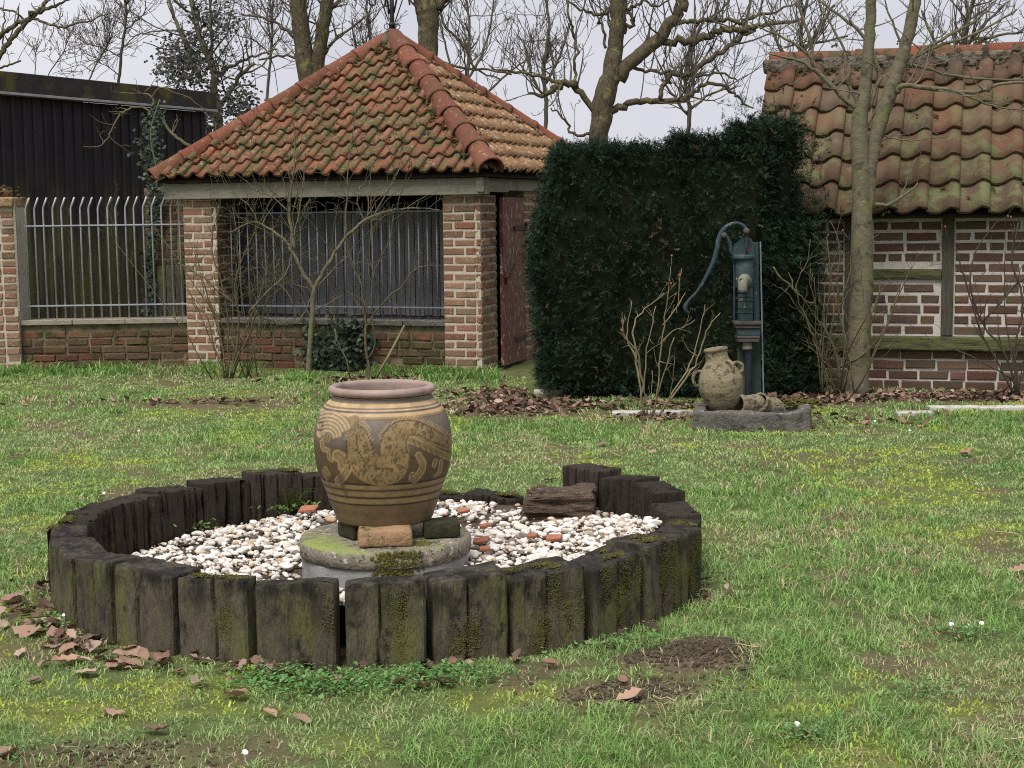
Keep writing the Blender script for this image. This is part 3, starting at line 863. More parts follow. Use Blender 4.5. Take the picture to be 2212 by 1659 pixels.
# daisies
dr_ = random.Random(8)
for (u, v) in ((2055, 1368), (2095, 1372), (2120, 1365), (1722, 1578), (1080, 1408), (140, 1347), (530, 1652), (1475, 1128), (110, 1170), (225, 1075), (497, 1090), (515, 1086), (1890, 920), (1965, 940), (300, 940), (480, 1050)):
    p = G(u, v)
    z0 = float(gz(p[0:1], p[1:2])[0])
    c = np.array([p[0], p[1], z0 + 0.026])
    mb = MB()
    tl = np.array([dr_.uniform(-0.4, 0.4), -0.5, 0.85])
    e3 = nrm(tl); e1 = nrm(np.cross(e3, [0, 1, 0.2])); e2 = np.cross(e3, e1)
    for i in range(12):
        a0 = i * 2 * pi / 12
        d1 = e1 * math.cos(a0) + e2 * math.sin(a0)
        d2 = e1 * -math.sin(a0) + e2 * math.cos(a0)
        mb.add([c + d1 * 0.002, c + d1 * 0.006 + d2 * 0.0018 + e3 * 0.002, c + d1 * 0.009 + e3 * 0.001, c + d1 * 0.006 - d2 * 0.0018 + e3 * 0.002], [(0, 1, 2, 3)])
    mb.lathe([(0.0035, 0), (0.003, 0.002), (0.0006, 0.003)], c, e3, 8)
    mb.tube([c - e3 * 0.001, (p[0], p[1], z0)], 0.0009, 4)
    o = mb.build('daisy', mat['daisy'])
    tag(o, 'tiny white daisy flower open in the lawn', 'daisy', 'daisies in the lawn')

# ------------------------------------------------------------------ sleeper ring
def gravel_z(x, y):
    dx_, dy_ = np.asarray(x) - RC[0], np.asarray(y) - RC[1]
    bank = sstep(0.72, 1.08, np.hypot(dx_, dy_)) * sstep(-0.2, 0.7, (-dy_ * 0.9 + dx_ * 0.35) / (np.hypot(dx_, dy_) + 1e-6))
    return 0.075 + 0.05 * dx_ - 0.005 * dy_ + 0.10 * bank
ring = empty('sleeper_ring', (RC[0], RC[1], 0), 'circular raised bed edging of upright dark railway sleepers', 'bed edging')
sr = random.Random(4)
def sleeper_mesh(w, th, h, tang, out, c, seed, splits, groove, dip):
    """upright sleeper with rounded corners, splits down its faces and a weathered top"""
    pts = []
    hw, ht, r = w / 2, th / 2, 0.008
    def edge(a, b, n):
        for i in range(n):
            t = i / n
            pts.append((a[0] + (b[0] - a[0]) * t, a[1] + (b[1] - a[1]) * t))
    nf = 30
    edge((-hw + r, ht), (hw - r, ht), nf)
    edge((hw - r, ht), (hw, ht - r), 2)
    edge((hw, ht - r), (hw, -ht + r), 6)
    edge((hw, -ht + r), (hw - r, -ht), 2)
    edge((hw - r, -ht), (-hw + r, -ht), nf)
    edge((-hw + r, -ht), (-hw, -ht + r), 2)
    edge((-hw, -ht + r), (-hw, ht - r), 6)
    edge((-hw, ht - r), (-hw + r, ht), 2)
    P2 = np.array(pts)
    n = len(P2)
    nr = np.zeros_like(P2)
    nr[:, 0] = np.where(np.abs(P2[:, 0]) > hw - r * 0.5, np.sign(P2[:, 0]), 0)
    nr[:, 1] = np.where(np.abs(P2[:, 1]) > ht - r * 0.5, np.sign(P2[:, 1]), 0)
    zs = np.concatenate([np.linspace(-0.06, h - 0.012, 11), [h - 0.003, h]])
    ins = np.concatenate([np.zeros(11), [0.001, 0.005]])
    V = []
    for z, q in zip(zs, ins):
        k3 = np.stack([P2[:, 0] * 38 + seed * 9.1, P2[:, 1] * 38 + seed * 3.3, np.full(n, z * 5.0)], 1)
        d = -groove * sstep(0.55, 0.75, fbm(k3, seed, 3)) + 0.005 * (fbm(k3 * 0.22 + [0, 0, z * 12], seed + 5, 2) - 0.5)
        for (sx, depth, wd, slant) in splits:
            cx = sx * hw + slant * (z - h * 0.5)
            d = d - depth * np.exp(-((P2[:, 0] - cx) / wd) ** 2) * (np.abs(P2[:, 1]) > ht - 0.004)
        Q = P2 + nr * (d - q)[:, None]
        V.append(np.stack([Q[:, 0], Q[:, 1], np.full(n, z) + (dip * (P2[:, 0] / hw) + 0.012 * (fbm(np.stack([P2[:, 0] * 20, P2[:, 1] * 20, np.full(n, seed * 1.0)], 1), seed + 2, 2) - 0.5)) * sstep(h - 0.06, h, z)], 1))
    top = V[-1]
    for s_, dz in ((0.85, 0.001), (0.5, -0.002), (0.12, -0.001)):
        t2 = top.copy()
        t2[:, :2] *= s_
        t2[:, 2] = h + dip * t2[:, 0] / hw + dz + 0.016 * (fbm(np.stack([t2[:, 0] * 16, t2[:, 1] * 60, np.full(n, seed * 1.0)], 1), seed + 2, 3) - 0.5)
        V.append(t2)
    m = len(V)
    V = np.concatenate(V)
    W = np.asarray(c)[None] + V[:, 0:1] * np.append(tang, 0)[None] + V[:, 1:2] * np.append(out, 0)[None] + V[:, 2:3] * UP[None]
    Fs = [((i + 1) * n + k, i * n + k, i * n + (k + 1) % n, (i + 1) * n + (k + 1) % n) for i in range(m - 1) for k in range(n)]
    Fs = [(a, d, c_, b) for (a, b, c_, d) in Fs]
    Fs.append([(m - 1) * n + k for k in range(n)][::-1])
    return W, Fs
sl_specs = []
a0 = math.atan2(*(G(932, 1440)[[1, 0]] - RC[::-1]))      # joint between two front sleepers
RM = RR - 0.07
widths, tot = [], 0.0
while tot < 2 * pi - 0.12:
    w = sr.choice([0.236, 0.228, 0.244, 0.222])
    widths.append(w)
    tot += 2 * math.asin(0.5 * (w + 0.012) / RM)
kf = 2 * pi / tot
ang = a0
for w in widths:
    da = 2 * math.asin(0.5 * (w + 0.012) / RM) * kf
    sl_specs.append((ang + da / 2, w * kf))
    ang += da
moss_pts = []
for i, (mid, w) in enumerate(sl_specs):
    deg = math.degrees((mid + pi) % (2 * pi) - pi)
    h = 0.252 + sr.uniform(-0.012, 0.012)
    if -20 < deg < 52:
        h = (0.262 if deg > 12 else 0.245) + sr.uniform(-0.02, 0.02)
    if 52 < deg < 61:
        continue
    if 61 <= deg < 84:
        h = 0.10 + sr.uniform(-0.01, 0.015)
    if 84 <= deg < 165:
        h = 0.228 + sr.uniform(-0.013, 0.013)
    if 165 <= deg or deg < -165:
        h = 0.225 + sr.uniform(-0.01, 0.02)
    out = np.array([math.cos(mid), math.sin(mid)])
    yaw = sr.uniform(-0.07, 0.07)
    out = np.array([out[0] * math.cos(yaw) - out[1] * math.sin(yaw), out[0] * math.sin(yaw) + out[1] * math.cos(yaw)])
    tang = np.array([-out[1], out[0]])
    th = sr.uniform(0.125, 0.15)
    if -122 < deg < -78:
        th = sr.uniform(0.06, 0.085)
    if -78 < deg < -30:
        th = sr.uniform(0.15, 0.18)
    rm = RR - th / 2 + sr.uniform(-0.016, 0.012)
    c = np.array([RC[0] + rm * math.cos(mid), RC[1] + rm * math.sin(mid), 0.0])
    front = -165 < deg < -10
    spl = [(sr.uniform(-0.18, 0.18), 0.03, 0.003, sr.uniform(-0.05, 0.05))]
    if not front:
        spl += [(sr.uniform(-0.8, 0.8), 0.022, 0.005, sr.uniform(-0.1, 0.1)) for _ in range(3)]
    W, Fs = sleeper_mesh(w, th, h, tang, out, c, i + 3, spl, 0.005 if front else 0.018, sr.uniform(-0.014, 0.014))
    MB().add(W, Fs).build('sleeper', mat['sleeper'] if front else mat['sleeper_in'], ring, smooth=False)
    # moss cushions on some tops and faces
    T3, O3 = np.append(tang, 0), np.append(out, 0)
    if i in (1, 2, 3) or sr.random() < 0.35 or 55 < deg < 90:
        for _ in range(3):
            cx, cy = sr.uniform(-w * .4, w * .4), sr.uniform(-th * .3, th * .45)
            for _ in range(sr.randint(80, 220)):
                a_, b_ = cx + sr.gauss(0, .022), cy + sr.gauss(0, .012)
                if abs(a_) < w * .49 and abs(b_) < th * .5:
                    moss_pts.append((c + T3 * a_ + O3 * b_ + UP * (h + 0.002 + sr.uniform(0, .006)), UP, sr.uniform(0.002, 0.0042)))
    npatch = (5 if deg > -60 else 2) if front and deg > -90 else (1 if front and sr.random() < 0.35 else 0)
    for _ in range(npatch):
        cx, cz = sr.gauss(0, w * .25), h * sr.uniform(0.05, 0.95)
        for _ in range(sr.randint(160, 420)):
            a_, b_ = cx + sr.gauss(0, .016), cz + sr.gauss(0, .034)
            if abs(a_) < w * .49 and 0 < b_ < h:
                moss_pts.append((c + T3 * a_ + O3 * (th * .5 + sr.uniform(-.002, .001)) + UP * b_, O3, sr.uniform(0.0013, 0.0030)))
ICO_V = np.array([(0, 0, 1.0)] + [(0.894 * math.cos(2 * pi * k / 5), 0.894 * math.sin(2 * pi * k / 5), 0.447) for k in range(5)] + [(0.894 * math.cos(2 * pi * (k + .5) / 5), 0.894 * math.sin(2 * pi * (k + .5) / 5), -0.447) for k in range(5)] + [(0, 0, -1.0)])
ICO_F = [(0, 1 + k, 1 + (k + 1) % 5) for k in range(5)] + [(1 + k, 6 + k, 1 + (k + 1) % 5) for k in range(5)] + [(1 + (k + 1) % 5, 6 + k, 6 + (k + 1) % 5) for k in range(5)] + [(6 + k, 11, 6 + (k + 1) % 5) for k in range(5)]
def subdiv(V, Fs):
    V = [tuple(p) for p in V]
    cache, out = {}, []
    def mid(a, b):
        key = (min(a, b), max(a, b))
        if key not in cache:
            m = (np.array(V[a]) + np.array(V[b])) / 2
            V.append(tuple(m / np.linalg.norm(m)))
            cache[key] = len(V) - 1
        return cache[key]
    for a, b, c in Fs:
        x, y, z = mid(a, b), mid(b, c), mid(c, a)
        out += [(a, x, z), (x, b, y), (z, y, c), (x, y, z)]
    return np.array(V), out
ICO2_V, ICO2_F = subdiv(ICO_V, ICO_F)
def blobs(name, pts, m, parent=None, flat=0.6, seed=1, kind='stuff', smooth=True):
    """many small cushions joined in one part: (position, normal, radius)"""
    r = np.random.default_rng(seed)
    n = len(pts)
    C = np.array([p[0] for p in pts]); N = np.array([nrm(p[1]) for p in pts]); R = np.array([p[2] for p in pts])
    ref = np.where(np.abs(N[:, 2:3]) > 0.9, np.array([[1.0, 0, 0]]), np.array([[0, 0, 1.0]]))
    A = np.cross(N, ref); A /= np.linalg.norm(A, axis=1, keepdims=True)
    B = np.cross(N, A)
    V0 = ICO_V
    sc = r.uniform(0.75, 1.3, (n, len(V0)))
    V = C[:, None] + R[:, None, None] * sc[..., None] * (A[:, None] * V0[None, :, 0:1] + B[:, None] * V0[None, :, 1:2] + N[:, None] * V0[None, :, 2:3] * flat)
    Fc = (np.arange(n)[:, None, None] * len(V0) + np.array(ICO_F)[None]).reshape(-1, 3)
    o = link(name, fast_mesh(name, V.reshape(-1, 3), Fc, smooth=smooth), m, parent)
    if kind:
        o['kind'] = kind
    return o
blobs('moss', moss_pts, mat['moss_green'], ring, 0.7, 3)
cz_ = gz(np.array([c_[0] for c_ in crumbs]), np.array([c_[1] for c_ in crumbs]))
o = blobs('soil_crumbs', [((c_[0], c_[1], z_ + c_[2] * .3), (0, 0, 1), c_[2]) for c_, z_ in zip(crumbs, cz_)], mat['bed'], None, 0.75, 8, smooth=False)
tag(o, 'crumbly dark soil dug up on the lawn right of the ring', 'soil', None, 'stuff')

# gravel bed
mb = MB()
nb = 48
cen = [np.array([RC[0], RC[1], float(gravel_z(*RC)) - 0.012])]
for rr_ in (0.45, 0.75, 0.85, 0.95, 1.06):
    for k in range(nb):
        x, y = RC[0] + rr_ * math.cos(2 * pi * k / nb), RC[1] + rr_ * math.sin(2 * pi * k / nb)
        cen.append(np.array([x, y, float(gravel_z(x, y)) - 0.012]))
Fs = [(0, 1 + k, 1 + (k + 1) % nb) for k in range(nb)] + [(1 + j * nb + k, 1 + (j + 1) * nb + k, 1 + (j + 1) * nb + (k + 1) % nb, 1 + j * nb + (k + 1) % nb) for j in range(4) for k in range(nb)]
bed = mb.add(cen, Fs).build('bed_soil', mat['bed'])
tag(bed, 'dark soil bed inside the sleeper ring', None, None, 'structure')
r = np.random.default_rng(44)
n = 11500
rad = 1.12 * np.sqrt(r.uniform(0, 1, n))
th = r.uniform(0, 2 * pi, n)
x, y = RC[0] + rad * np.cos(th), RC[1] + rad * np.sin(th)
patch = fbm2(x, y, 4.0, 91, 3)
size = r.choice([0.005, 0.008, 0.012, 0.016, 0.021], n, p=[0.22, 0.28, 0.28, 0.16, 0.06]) * r.uniform(0.8, 1.2, n)
k = (np.hypot(x - PC[0], y - PC[1]) > 0.31) & (rad + size < np.where(np.abs(np.degrees(th) - 260) < 22, 1.115, np.where((np.degrees(th) > 282) & (np.degrees(th) < 330), 1.03, 1.05))) & (r.uniform(0, 1, n) > 0.85 * sstep(0.55, 0.68, patch))
x, y, size, patch = x[k], y[k], size[k], patch[k]
n = len(x)
z = gravel_z(x, y) + r.uniform(-0.006, 0.012, n)
pal = np.array([S(236, 232, 226)[:3], S(224, 214, 200)[:3], S(206, 194, 178)[:3], S(176, 166, 150)[:3], S(128, 118, 106)[:3], S(92, 84, 76)[:3], S(196, 160, 130)[:3]])
prob = np.array([0.50, 0.2, 0.10, 0.07, 0.05, 0.04, 0.04])
pc = pal[r.choice(len(pal), n, p=prob / prob.sum())]
pc = np.where((size < 0.011)[:, None] & (r.uniform(0, 1, (n, 1)) < 0.5), pal[r.choice([3, 4, 5, 2], n)], pc)
ax = r.normal(size=(n, 3)); ax /= np.linalg.norm(ax, axis=1, keepdims=True)
e1 = np.cross(ax, [0.3, 0.5, 0.8]); e1 /= np.linalg.norm(e1, axis=1, keepdims=True)
e2 = np.cross(ax, e1)
sc = np.stack([r.uniform(0.95, 1.4, n), r.uniform(0.75, 1.05, n), r.uniform(0.55, 0.8, n)], 1)
gV, gF, gC, off = [], [], [], 0
for sel, V0, F0 in ((size >= 0.0105, ICO2_V, ICO2_F), (size < 0.0105, ICO_V, ICO_F)):
    m = int(sel.sum())
    lump = r.uniform(0.82, 1.14, (m, len(V0), 1))
    V = (V0[None, :, 0:1] * (e1 * sc[:, 0:1])[sel][:, None] + V0[None, :, 1:2] * (e2 * sc[:, 1:2])[sel][:, None] + V0[None, :, 2:3] * (ax * sc[:, 2:3])[sel][:, None]) * lump * size[sel][:, None, None]
    V[..., 2] *= 0.75
    V = V + np.stack([x, y, z], 1)[sel][:, None]
    gV.append(V.reshape(-1, 3))
    gF.append((np.arange(m)[:, None, None] * len(V0) + np.array(F0)[None]).reshape(-1, 3) + off)
    gC.append(np.repeat(pc[sel], len(V0), 0))
    off += m * len(V0)
gr = link('gravel', fast_mesh('gravel', np.concatenate(gV), np.concatenate(gF), col=np.concatenate(gC), smooth=True), mat['gravel'])
tag(gr, 'white and cream pebbles filling the sleeper ring', 'gravel', None, 'stuff')
# weeds growing in the gravel
wv, wf, wc, q = [], [], [], 0
for (u, v, cnt, zz) in ((650, 1098, 90, .08), (600, 1108, 40, .08), (1040, 1072, 80, .09), (440, 1145, 40, .08), (270, 1225, 20, .08)):
    c0 = G(u, v, zz)
    for _ in range(cnt):
        leaf_disc(c0 + np.array([wr.gauss(0, .04), wr.gauss(0, .03), wr.uniform(0, .03)]), wr.uniform(.005, .010), wr.uniform(0, .8), wr.uniform(0, 6.28), np.array(wr.choice([S(86, 112, 52), S(104, 132, 66), S(70, 100, 46)])[:3]))
o = link('gravel_weeds', fast_mesh('gravel_weeds', np.array(wv), np.array(wf), col=np.array(wc)), mat['weeds'])
tag(o, 'small green weeds sprouting in the pebbles', 'weeds', None, 'stuff')
c0 = G(632, 1095, 0.075)
n = 130
a = rng.uniform(0, 2 * pi, n)
bx = c0[0] + rng.normal(0, 0.022, n); by = c0[1] - 0.06 + rng.normal(0, 0.015, n)
o = blades(bx, by, rng.uniform(0.06, 0.15, n), np.full(n, 0.0022), rng.uniform(0.3, 1.3, n), np.array(S(84, 96, 44)[:3])[None] * rng.uniform(0.6, 1.2, (n, 1)), 'grass_tuft', 'grass', 0.075)
tag(o, 'coarse grass tuft growing inside the ring left of the jar', 'grass', None, 'thing')

# red tile shards among the pebbles
shard_lab = ['orange tile shard lying beside the right rim of the slab', 'orange shard flat among the pebbles in the middle right', 'small orange shard left of the larger one in the pebbles', 'long brown shard behind the jar on its right',
             'rust shard in the pebbles above the slab edge', 'thin orange shard in front of the weathered log', 'brown shard half buried just behind the slab', 'brown wood-like shard left of the jar foot', 'dull red shard by the foot of the right sleepers']
for i, (u, v, L) in enumerate(((1040, 1170, .06), (1197, 1165, .055), (1150, 1160, .04), (1000, 1105, .05), (1048, 1137, .05), (1240, 1112, .05), (1045, 1188, .04), (665, 1102, .08), (1445, 1100, .05))):
    p = G(u, v, 0.125)
    a = sr.uniform(-0.5, 0.5)
    mb = MB()
    mb.rb((p[0], p[1], p[2] + 0.005), (math.cos(a), math.sin(a), 0.1), (-math.sin(a), math.cos(a), 0.25), (-.1, -.25, 1), (L, L * 0.6, 0.014), 0.004, (3, 2, 1), 0.012, i, 30)
    o = mb.build('tile_shard', mat['shard'])
    tag(o, shard_lab[i], 'tile shard', 'red shards in the pebbles')

# the log: a fallen piece of sleeper
lc = G(1216, 1122, 0.105)
la = -0.10
lx = np.array([math.cos(la), math.sin(la), 0.02]); ly = np.array([-math.sin(la), math.cos(la), 0.1])
mb = MB()
V, Fs = rbox((0.285, 0.19, 0.155), 0.02, (26, 12, 10))
k3 = V * np.array([7, 40, 46])
nn = V / np.linalg.norm(V, axis=1, keepdims=True)
disp = -0.034 * sstep(0.46, 0.68, fbm(k3, 77, 3)) + 0.03 * (fbm(V * 12, 78, 3) - 0.5)
V = V + nn * disp[:, None]
V[:, 0] -= np.where(V[:, 0] < 0, (0.045 * (0.5 - V[:, 2] / 0.155)) * (-V[:, 0] / 0.14), 0)
V[:, 0] += 0.02 * (fbm(V * 25, 79, 3) - 0.5)
lz = np.cross(nrm(lx), nrm(ly))
mb.add(lc + np.array([0.0, 0.05, 0.045]) + V @ np.stack([nrm(lx), nrm(ly), lz]), Fs)
log = mb.build('timber_block', mat['log'])
tag(log, 'weathered split timber block lying on the pebbles in the ring gap', 'log')

# ------------------------------------------------------------------ concrete base, bricks, dragon jar
base = empty('concrete_base', (PC[0], PC[1], 0.05), 'round grey concrete well base capped with a mossy lichened slab', 'concrete base')
gb = float(gravel_z(*PC)) - 0.06
mb = MB()
prof = [(0.30, gb), (0.299, SLAB_TOP - 0.070), (0.290, SLAB_TOP - 0.062), (0.0, SLAB_TOP - 0.062)]
mb.lathe(prof, (PC[0], PC[1], 0), seg=56)
mb.build('well_ring', mat['concrete'], base, smooth=False)
mb = MB()
prof = [(0.0, SLAB_TOP - 0.062), (0.295, SLAB_TOP - 0.062), (0.307, SLAB_TOP - 0.058), (0.310, SLAB_TOP - 0.03), (0.307, SLAB_TOP - 0.010), (0.299, SLAB_TOP - 0.001), (0.27, SLAB_TOP), (0.18, SLAB_TOP + .001), (0.08, SLAB_TOP), (0.0, SLAB_TOP)]
mb.lathe(prof, (0, 0, 0), seg=96, capb=False)
V = mb.v[0]
nn = V.copy(); nn[:, 2] = 0; nn /= (np.linalg.norm(nn, axis=1, keepdims=True) + 1e-6)
V += nn * (0.016 * (fbm(V * 14, 15, 4) - 0.5))[:, None]
V[:, 2] += 0.007 * (fbm(V * 22, 16, 3) - 0.5)
mb.v[0] = V + [PC[0], PC[1], 0]
mb.build('slab', mat['slab'], base, smooth=True)
mp = []
for _ in range(420):
    a = math.radians(sr.gauss(-78, 7)); zz = sr.uniform(-0.10, 0.0)
    rr_ = 0.309 if zz > -0.05 else 0.302
    mp.append(((PC[0] + rr_ * math.cos(a), PC[1] + rr_ * math.sin(a), SLAB_TOP + zz), (math.cos(a), math.sin(a), 0.3), sr.uniform(.003, .008)))
for _ in range(260):
    mp.append(((PC[0] + 0.12 + sr.gauss(0, .03), PC[1] - 0.17 + sr.gauss(0, .02), SLAB_TOP), (0, 0, 1), sr.uniform(.002, .007)))
blobs('moss', mp, mat['moss_green'], base, 0.7, 5)
for (dx, dy, L, W_, Hh, ang_, m_, lab) in ((0.015, -0.185, 0.185, 0.10, 0.062, 0.12, 'brick_mossy', 'old mossy tan brick under the front of the jar'), (0.205, -0.055, 0.13, 0.09, 0.062, 0.15, 'brick_dark', 'black mossy brick under the right side of the jar'),
                                   (-0.10, -0.05, 0.09, 0.12, 0.062, 0.6, 'brick_dark', 'dark brick in shadow under the left side of the jar'), (0.03, 0.12, 0.18, 0.09, 0.062, 0.3, 'brick_dark', 'dark brick hidden under the back of the jar')):
    if dy > 0.1:
        continue
    ex = np.array([math.cos(ang_), math.sin(ang_), 0]); ey = np.array([-math.sin(ang_), math.cos(ang_), 0])
    mb = MB().rb((PC[0] + dx, PC[1] + dy, SLAB_TOP + Hh / 2 + 0.001), ex, ey, UP, (L, W_, Hh), 0.012, (6, 4, 3), 0.008, int(dx * 100) + 40, 25)
    o = mb.build('support_brick', mat[m_], None, True)
    tag(o, lab, 'brick', 'bricks under the jar')

POT_Z = SLAB_TOP + 0.062
jar = empty('glazed_jar', (PC[0], PC[1], POT_Z), 'large brown glazed stoneware jar with incised dragon on stacked bricks', 'jar')
SC = F / PC[1] * 1.0      # frame units per metre at the jar
prof_v = [(1135, 96), (1131, 104), (1122, 108), (1110, 112), (1097, 117), (1078, 123.5), (1060, 129.5), (1040, 137), (1020, 143.5), (1000, 147.5), (980, 149.5), (960, 150), (940, 148.5), (920, 144.5), (905, 139.5), (891, 133), (880, 125), (871, 116), (866, 110), (858, 107)]
zt = lambda v: POT_Z + (1131 - v) / SC * 1.0
rows = smooth_line(np.array([(r_ / SC, zt(v)) for v, r_ in prof_v]), 9)
seg = 320
th = np.arange(seg) * 2 * pi / seg
Vr = np.stack([rows[:, 0:1] * np.sin(th)[None], -rows[:, 0:1] * np.cos(th)[None], np.repeat(rows[:, 1:2], seg, 1)], -1)
# drawing of the glaze in flat coordinates unrolled from the jar's front: a dragon in light slip on brown ground
PXM = SC * 6.2997
sx_ = Vr[..., 0]; sy_ = Vr[..., 1]
fx = 1105 + PXM * np.abs(rows[:, 0:1]) * np.sin(th)[None]
frontal = np.cos(th)[None] * np.ones_like(fx)
vline = 1131 - (Vr[..., 2] - POT_Z) * SC               # height as a frame row
fy = ((vline * 1.8228) - 1450) * 3.456 + 0.165 * rows[:, 0:1] * np.abs(np.cos(th))[None] * PXM
fy0 = ((vline * 1.8228) - 1450) * 3.456 + 0.165 * rows[:, 0:1] * PXM
def seg_dist(X, Y, pl):
    pl = np.asarray(pl, float)
    best = np.full(X.shape, 1e9)
    w = np.zeros(X.shape)
    for a, b in zip(pl[:-1], pl[1:]):
        dx, dy = b[0] - a[0], b[1] - a[1]
        t = np.clip(((X - a[0]) * dx + (Y - a[1]) * dy) / (dx * dx + dy * dy + 1e-9), 0, 1)
        d = np.hypot(X - a[0] - t * dx, Y - a[1] - t * dy)
        if pl.shape[1] > 2:
            ww = a[2] + t * (b[2] - a[2])
            dd = d - ww
        else:
            dd = d
        best = np.minimum(best, dd)
    return best
cl = lambda *c: np.array(S(*c)[:3])
tan, ochre, brownd, grey, dark, olive = cl(184, 156, 114), cl(138, 115, 77), cl(86, 70, 47), cl(112, 101, 90), cl(54, 42, 29), cl(106, 89, 62)
C = np.ones(fx.shape + (3,)) * olive
def paint(mask, col, k=1.0):
    global C
    m = np.clip(mask, 0, 1)[..., None] * k
    C = C * (1 - m) + np.asarray(col) * m
paint(1 - sstep(745, 775, fy0), tan)                               # pale shoulder glaze
paint(sstep(770, 790, fy0) * (1 - sstep(1640, 1670, fy0)), brownd)   # ground of the frieze
paint(sstep(770, 800, fy0) * (1 - sstep(950, 1300, fy0)), grey, 0.9)
for c0_, w0, c1 in ((540, 26, grey), (640, 8, grey), (685, 10, cl(88, 78, 72)), (760, 8, ochre)):
    paint(1 - sstep(w0, w0 + 8, np.abs(fy0 - c0_)), c1)
for c0_ in (1660, 1760, 1860):
    paint(1 - sstep(28, 36, np.abs(fy0 - c0_ - 22)), ochre)
for c0_ in (1640, 1725, 1822, 1920):
    paint(1 - sstep(8, 14, np.abs(fy0 - c0_ - 10)), dark)
paint(sstep(1960, 1990, fy0), cl(108, 90, 64))
body = [(800, 800, 70), (850, 950, 110), (860, 1150, 150), (950, 1380, 170), (1130, 1480, 150), (1300, 1430, 150), (1340, 1250, 150), (1330, 1080, 150), (1400, 950, 115), (1560, 890, 105), (1720, 930, 95), (1850, 1010, 95), (2060, 1110, 80)]
halves = [np.where(frontal > 0, 1.0, 0.0), np.where(frontal <= 0, 1.0, 0.0)]
for hi_, hm in enumerate(halves):
    X = fx if hi_ == 0 else 2210 - fx
    Yd = fy0 + (fy - fy0) * 1.0
    d = seg_dist(X, Yd, smooth_line(np.array(body) * np.array([1, 1, 1.16]), 4))
    lit = ochre * (0.86 + 0.3 * fbm(np.stack([X / 60, Yd / 60, X * 0], -1), 3, 3))[..., None]
    paint((1 - sstep(0, 10, d)) * hm, lit)
    fins = (d > 0) & (d < 46) & (Yd < 1050)
    paint(fins * hm * (np.sin(X / 7.0 + Yd / 9.0) > 0.15), tan, 0.55)
    hatch = (fbm(np.stack([X / 14, Yd / 34, X * 0], -1), 8, 2) > 0.60) & (d < -14)
    paint(hatch * hm, dark, 0.65)
    for pl, wd, col in (([(1510, 1045), (1600, 1075), (1750, 1150), (1900, 1230), (2030, 1290)], 48, ochre), ([(560, 1250), (630, 1300), (640, 1400)], 80, ochre), ([(700, 1430), (640, 1520), (560, 1590)], 62, ochre),
                        ([(1640, 1260), (1690, 1380), (1650, 1500), (1570, 1590)], 46, ochre), ([(1530, 1590), (1550, 1510), (1620, 1540), (1590, 1600)], 24, ochre), ([(1850, 1330), (1830, 1400)], 28, ochre), ([(1920, 1340), (1900, 1470), (1840, 1540)], 24, ochre),
                        ([(330, 1460), (390, 1560)], 26, ochre), ([(370, 1410), (420, 1500)], 26, ochre), ([(300, 820), (340, 900), (300, 940)], 62, tan), ([(330, 980), (420, 1050), (440, 980)], 26, ochre), ([(330, 1060), (350, 1150), (430, 1180)], 34, ochre), ([(440, 1180), (430, 1260), (480, 1320)], 26, ochre)):
        dd = seg_dist(X, Yd, smooth_line(np.array(pl, float), 4))
        paint((1 - sstep(wd - 6, wd + 4, dd)) * hm, col)
        paint((1 - sstep(4, 9, np.abs(dd - wd + 8))) * hm, tan, 0.55)
        paint((1 - sstep(5, 10, np.abs(dd - wd * 0.35))) * hm, brownd, 0.5)
    for k in range(6):                                              # mane: combed arcs behind the head
        rr_ = 120 + 48 * k
        arc = [(400 + rr_ * math.cos(t_) * 0.95, 1010 + rr_ * math.sin(t_) * 0.85 - 10 * k) for t_ in np.linspace(-2.2 + 0.06 * k, -0.25 + 0.2 * (k < 3), 12)]
        dd = seg_dist(X, Yd, arc)
        if rr_ < 380:
            paint((1 - sstep(17, 23, dd)) * hm, tan if k % 2 == 0 else cl(176, 152, 118))
            paint((1 - sstep(4, 8, np.abs(dd - 22))) * hm, grey, 0.8)
    for pl in ([(330, 830), (350, 850)], [(260, 800), (300, 790), (340, 800)], [(270, 900), (340, 890)]):
        paint((1 - sstep(7, 12, seg_dist(X, Yd, pl))) * hm, dark)
    for pl in ([(890, 860), (960, 940), (1010, 1050), (1070, 1220)], [(830, 960), (850, 1180), (950, 1350)], [(1140, 1150), (1190, 980), (1330, 830), (1550, 790), (1750, 860), (1960, 990)], [(1570, 1320), (1480, 1170), (1500, 1010), (1620, 990), (1780, 1060), (1970, 1150)],
               [(700, 1050), (690, 1250), (740, 1430)], [(1370, 1380), (1500, 1450)], [(1060, 1430), (1280, 1435)]):
        paint((1 - sstep(5, 10, seg_dist(X, Yd, smooth_line(np.array(pl, float), 4)))) * hm, dark, 0.9)
    for k in range(5):
        paint((1 - sstep(4, 8, seg_dist(X, Yd, [(1570 + 72 * k, 1050 + 42 * k), (1600 + 72 * k, 1120 + 42 * k)]))) * hm, dark, 0.8)
weather = fbm(Vr.reshape(-1, 3) * 9, 5, 4).reshape(fx.shape)
C = C * (0.62 + 0.76 * weather)[..., None]
C = C * (0.8 + 0.4 * fbm(Vr.reshape(-1, 3) * 60, 15, 2).reshape(fx.shape))[..., None]
paint(sstep(0.60, 0.72, fbm(Vr.reshape(-1, 3) * np.array([16, 16, 7]), 6, 4).reshape(fx.shape)) * sstep(1100, 1500, fy0), cl(74, 64, 50), 0.6)
nrw = len(rows)
V = Vr.reshape(-1, 3) + [PC[0], PC[1], 0]
ii = np.arange(nrw - 1)[:, None] * seg + np.arange(seg)[None]
jj = np.arange(nrw - 1)[:, None] * seg + (np.arange(seg)[None] + 1) % seg
Fq = np.stack([ii, jj, jj + seg, ii + seg], -1).reshape(-1, 4)
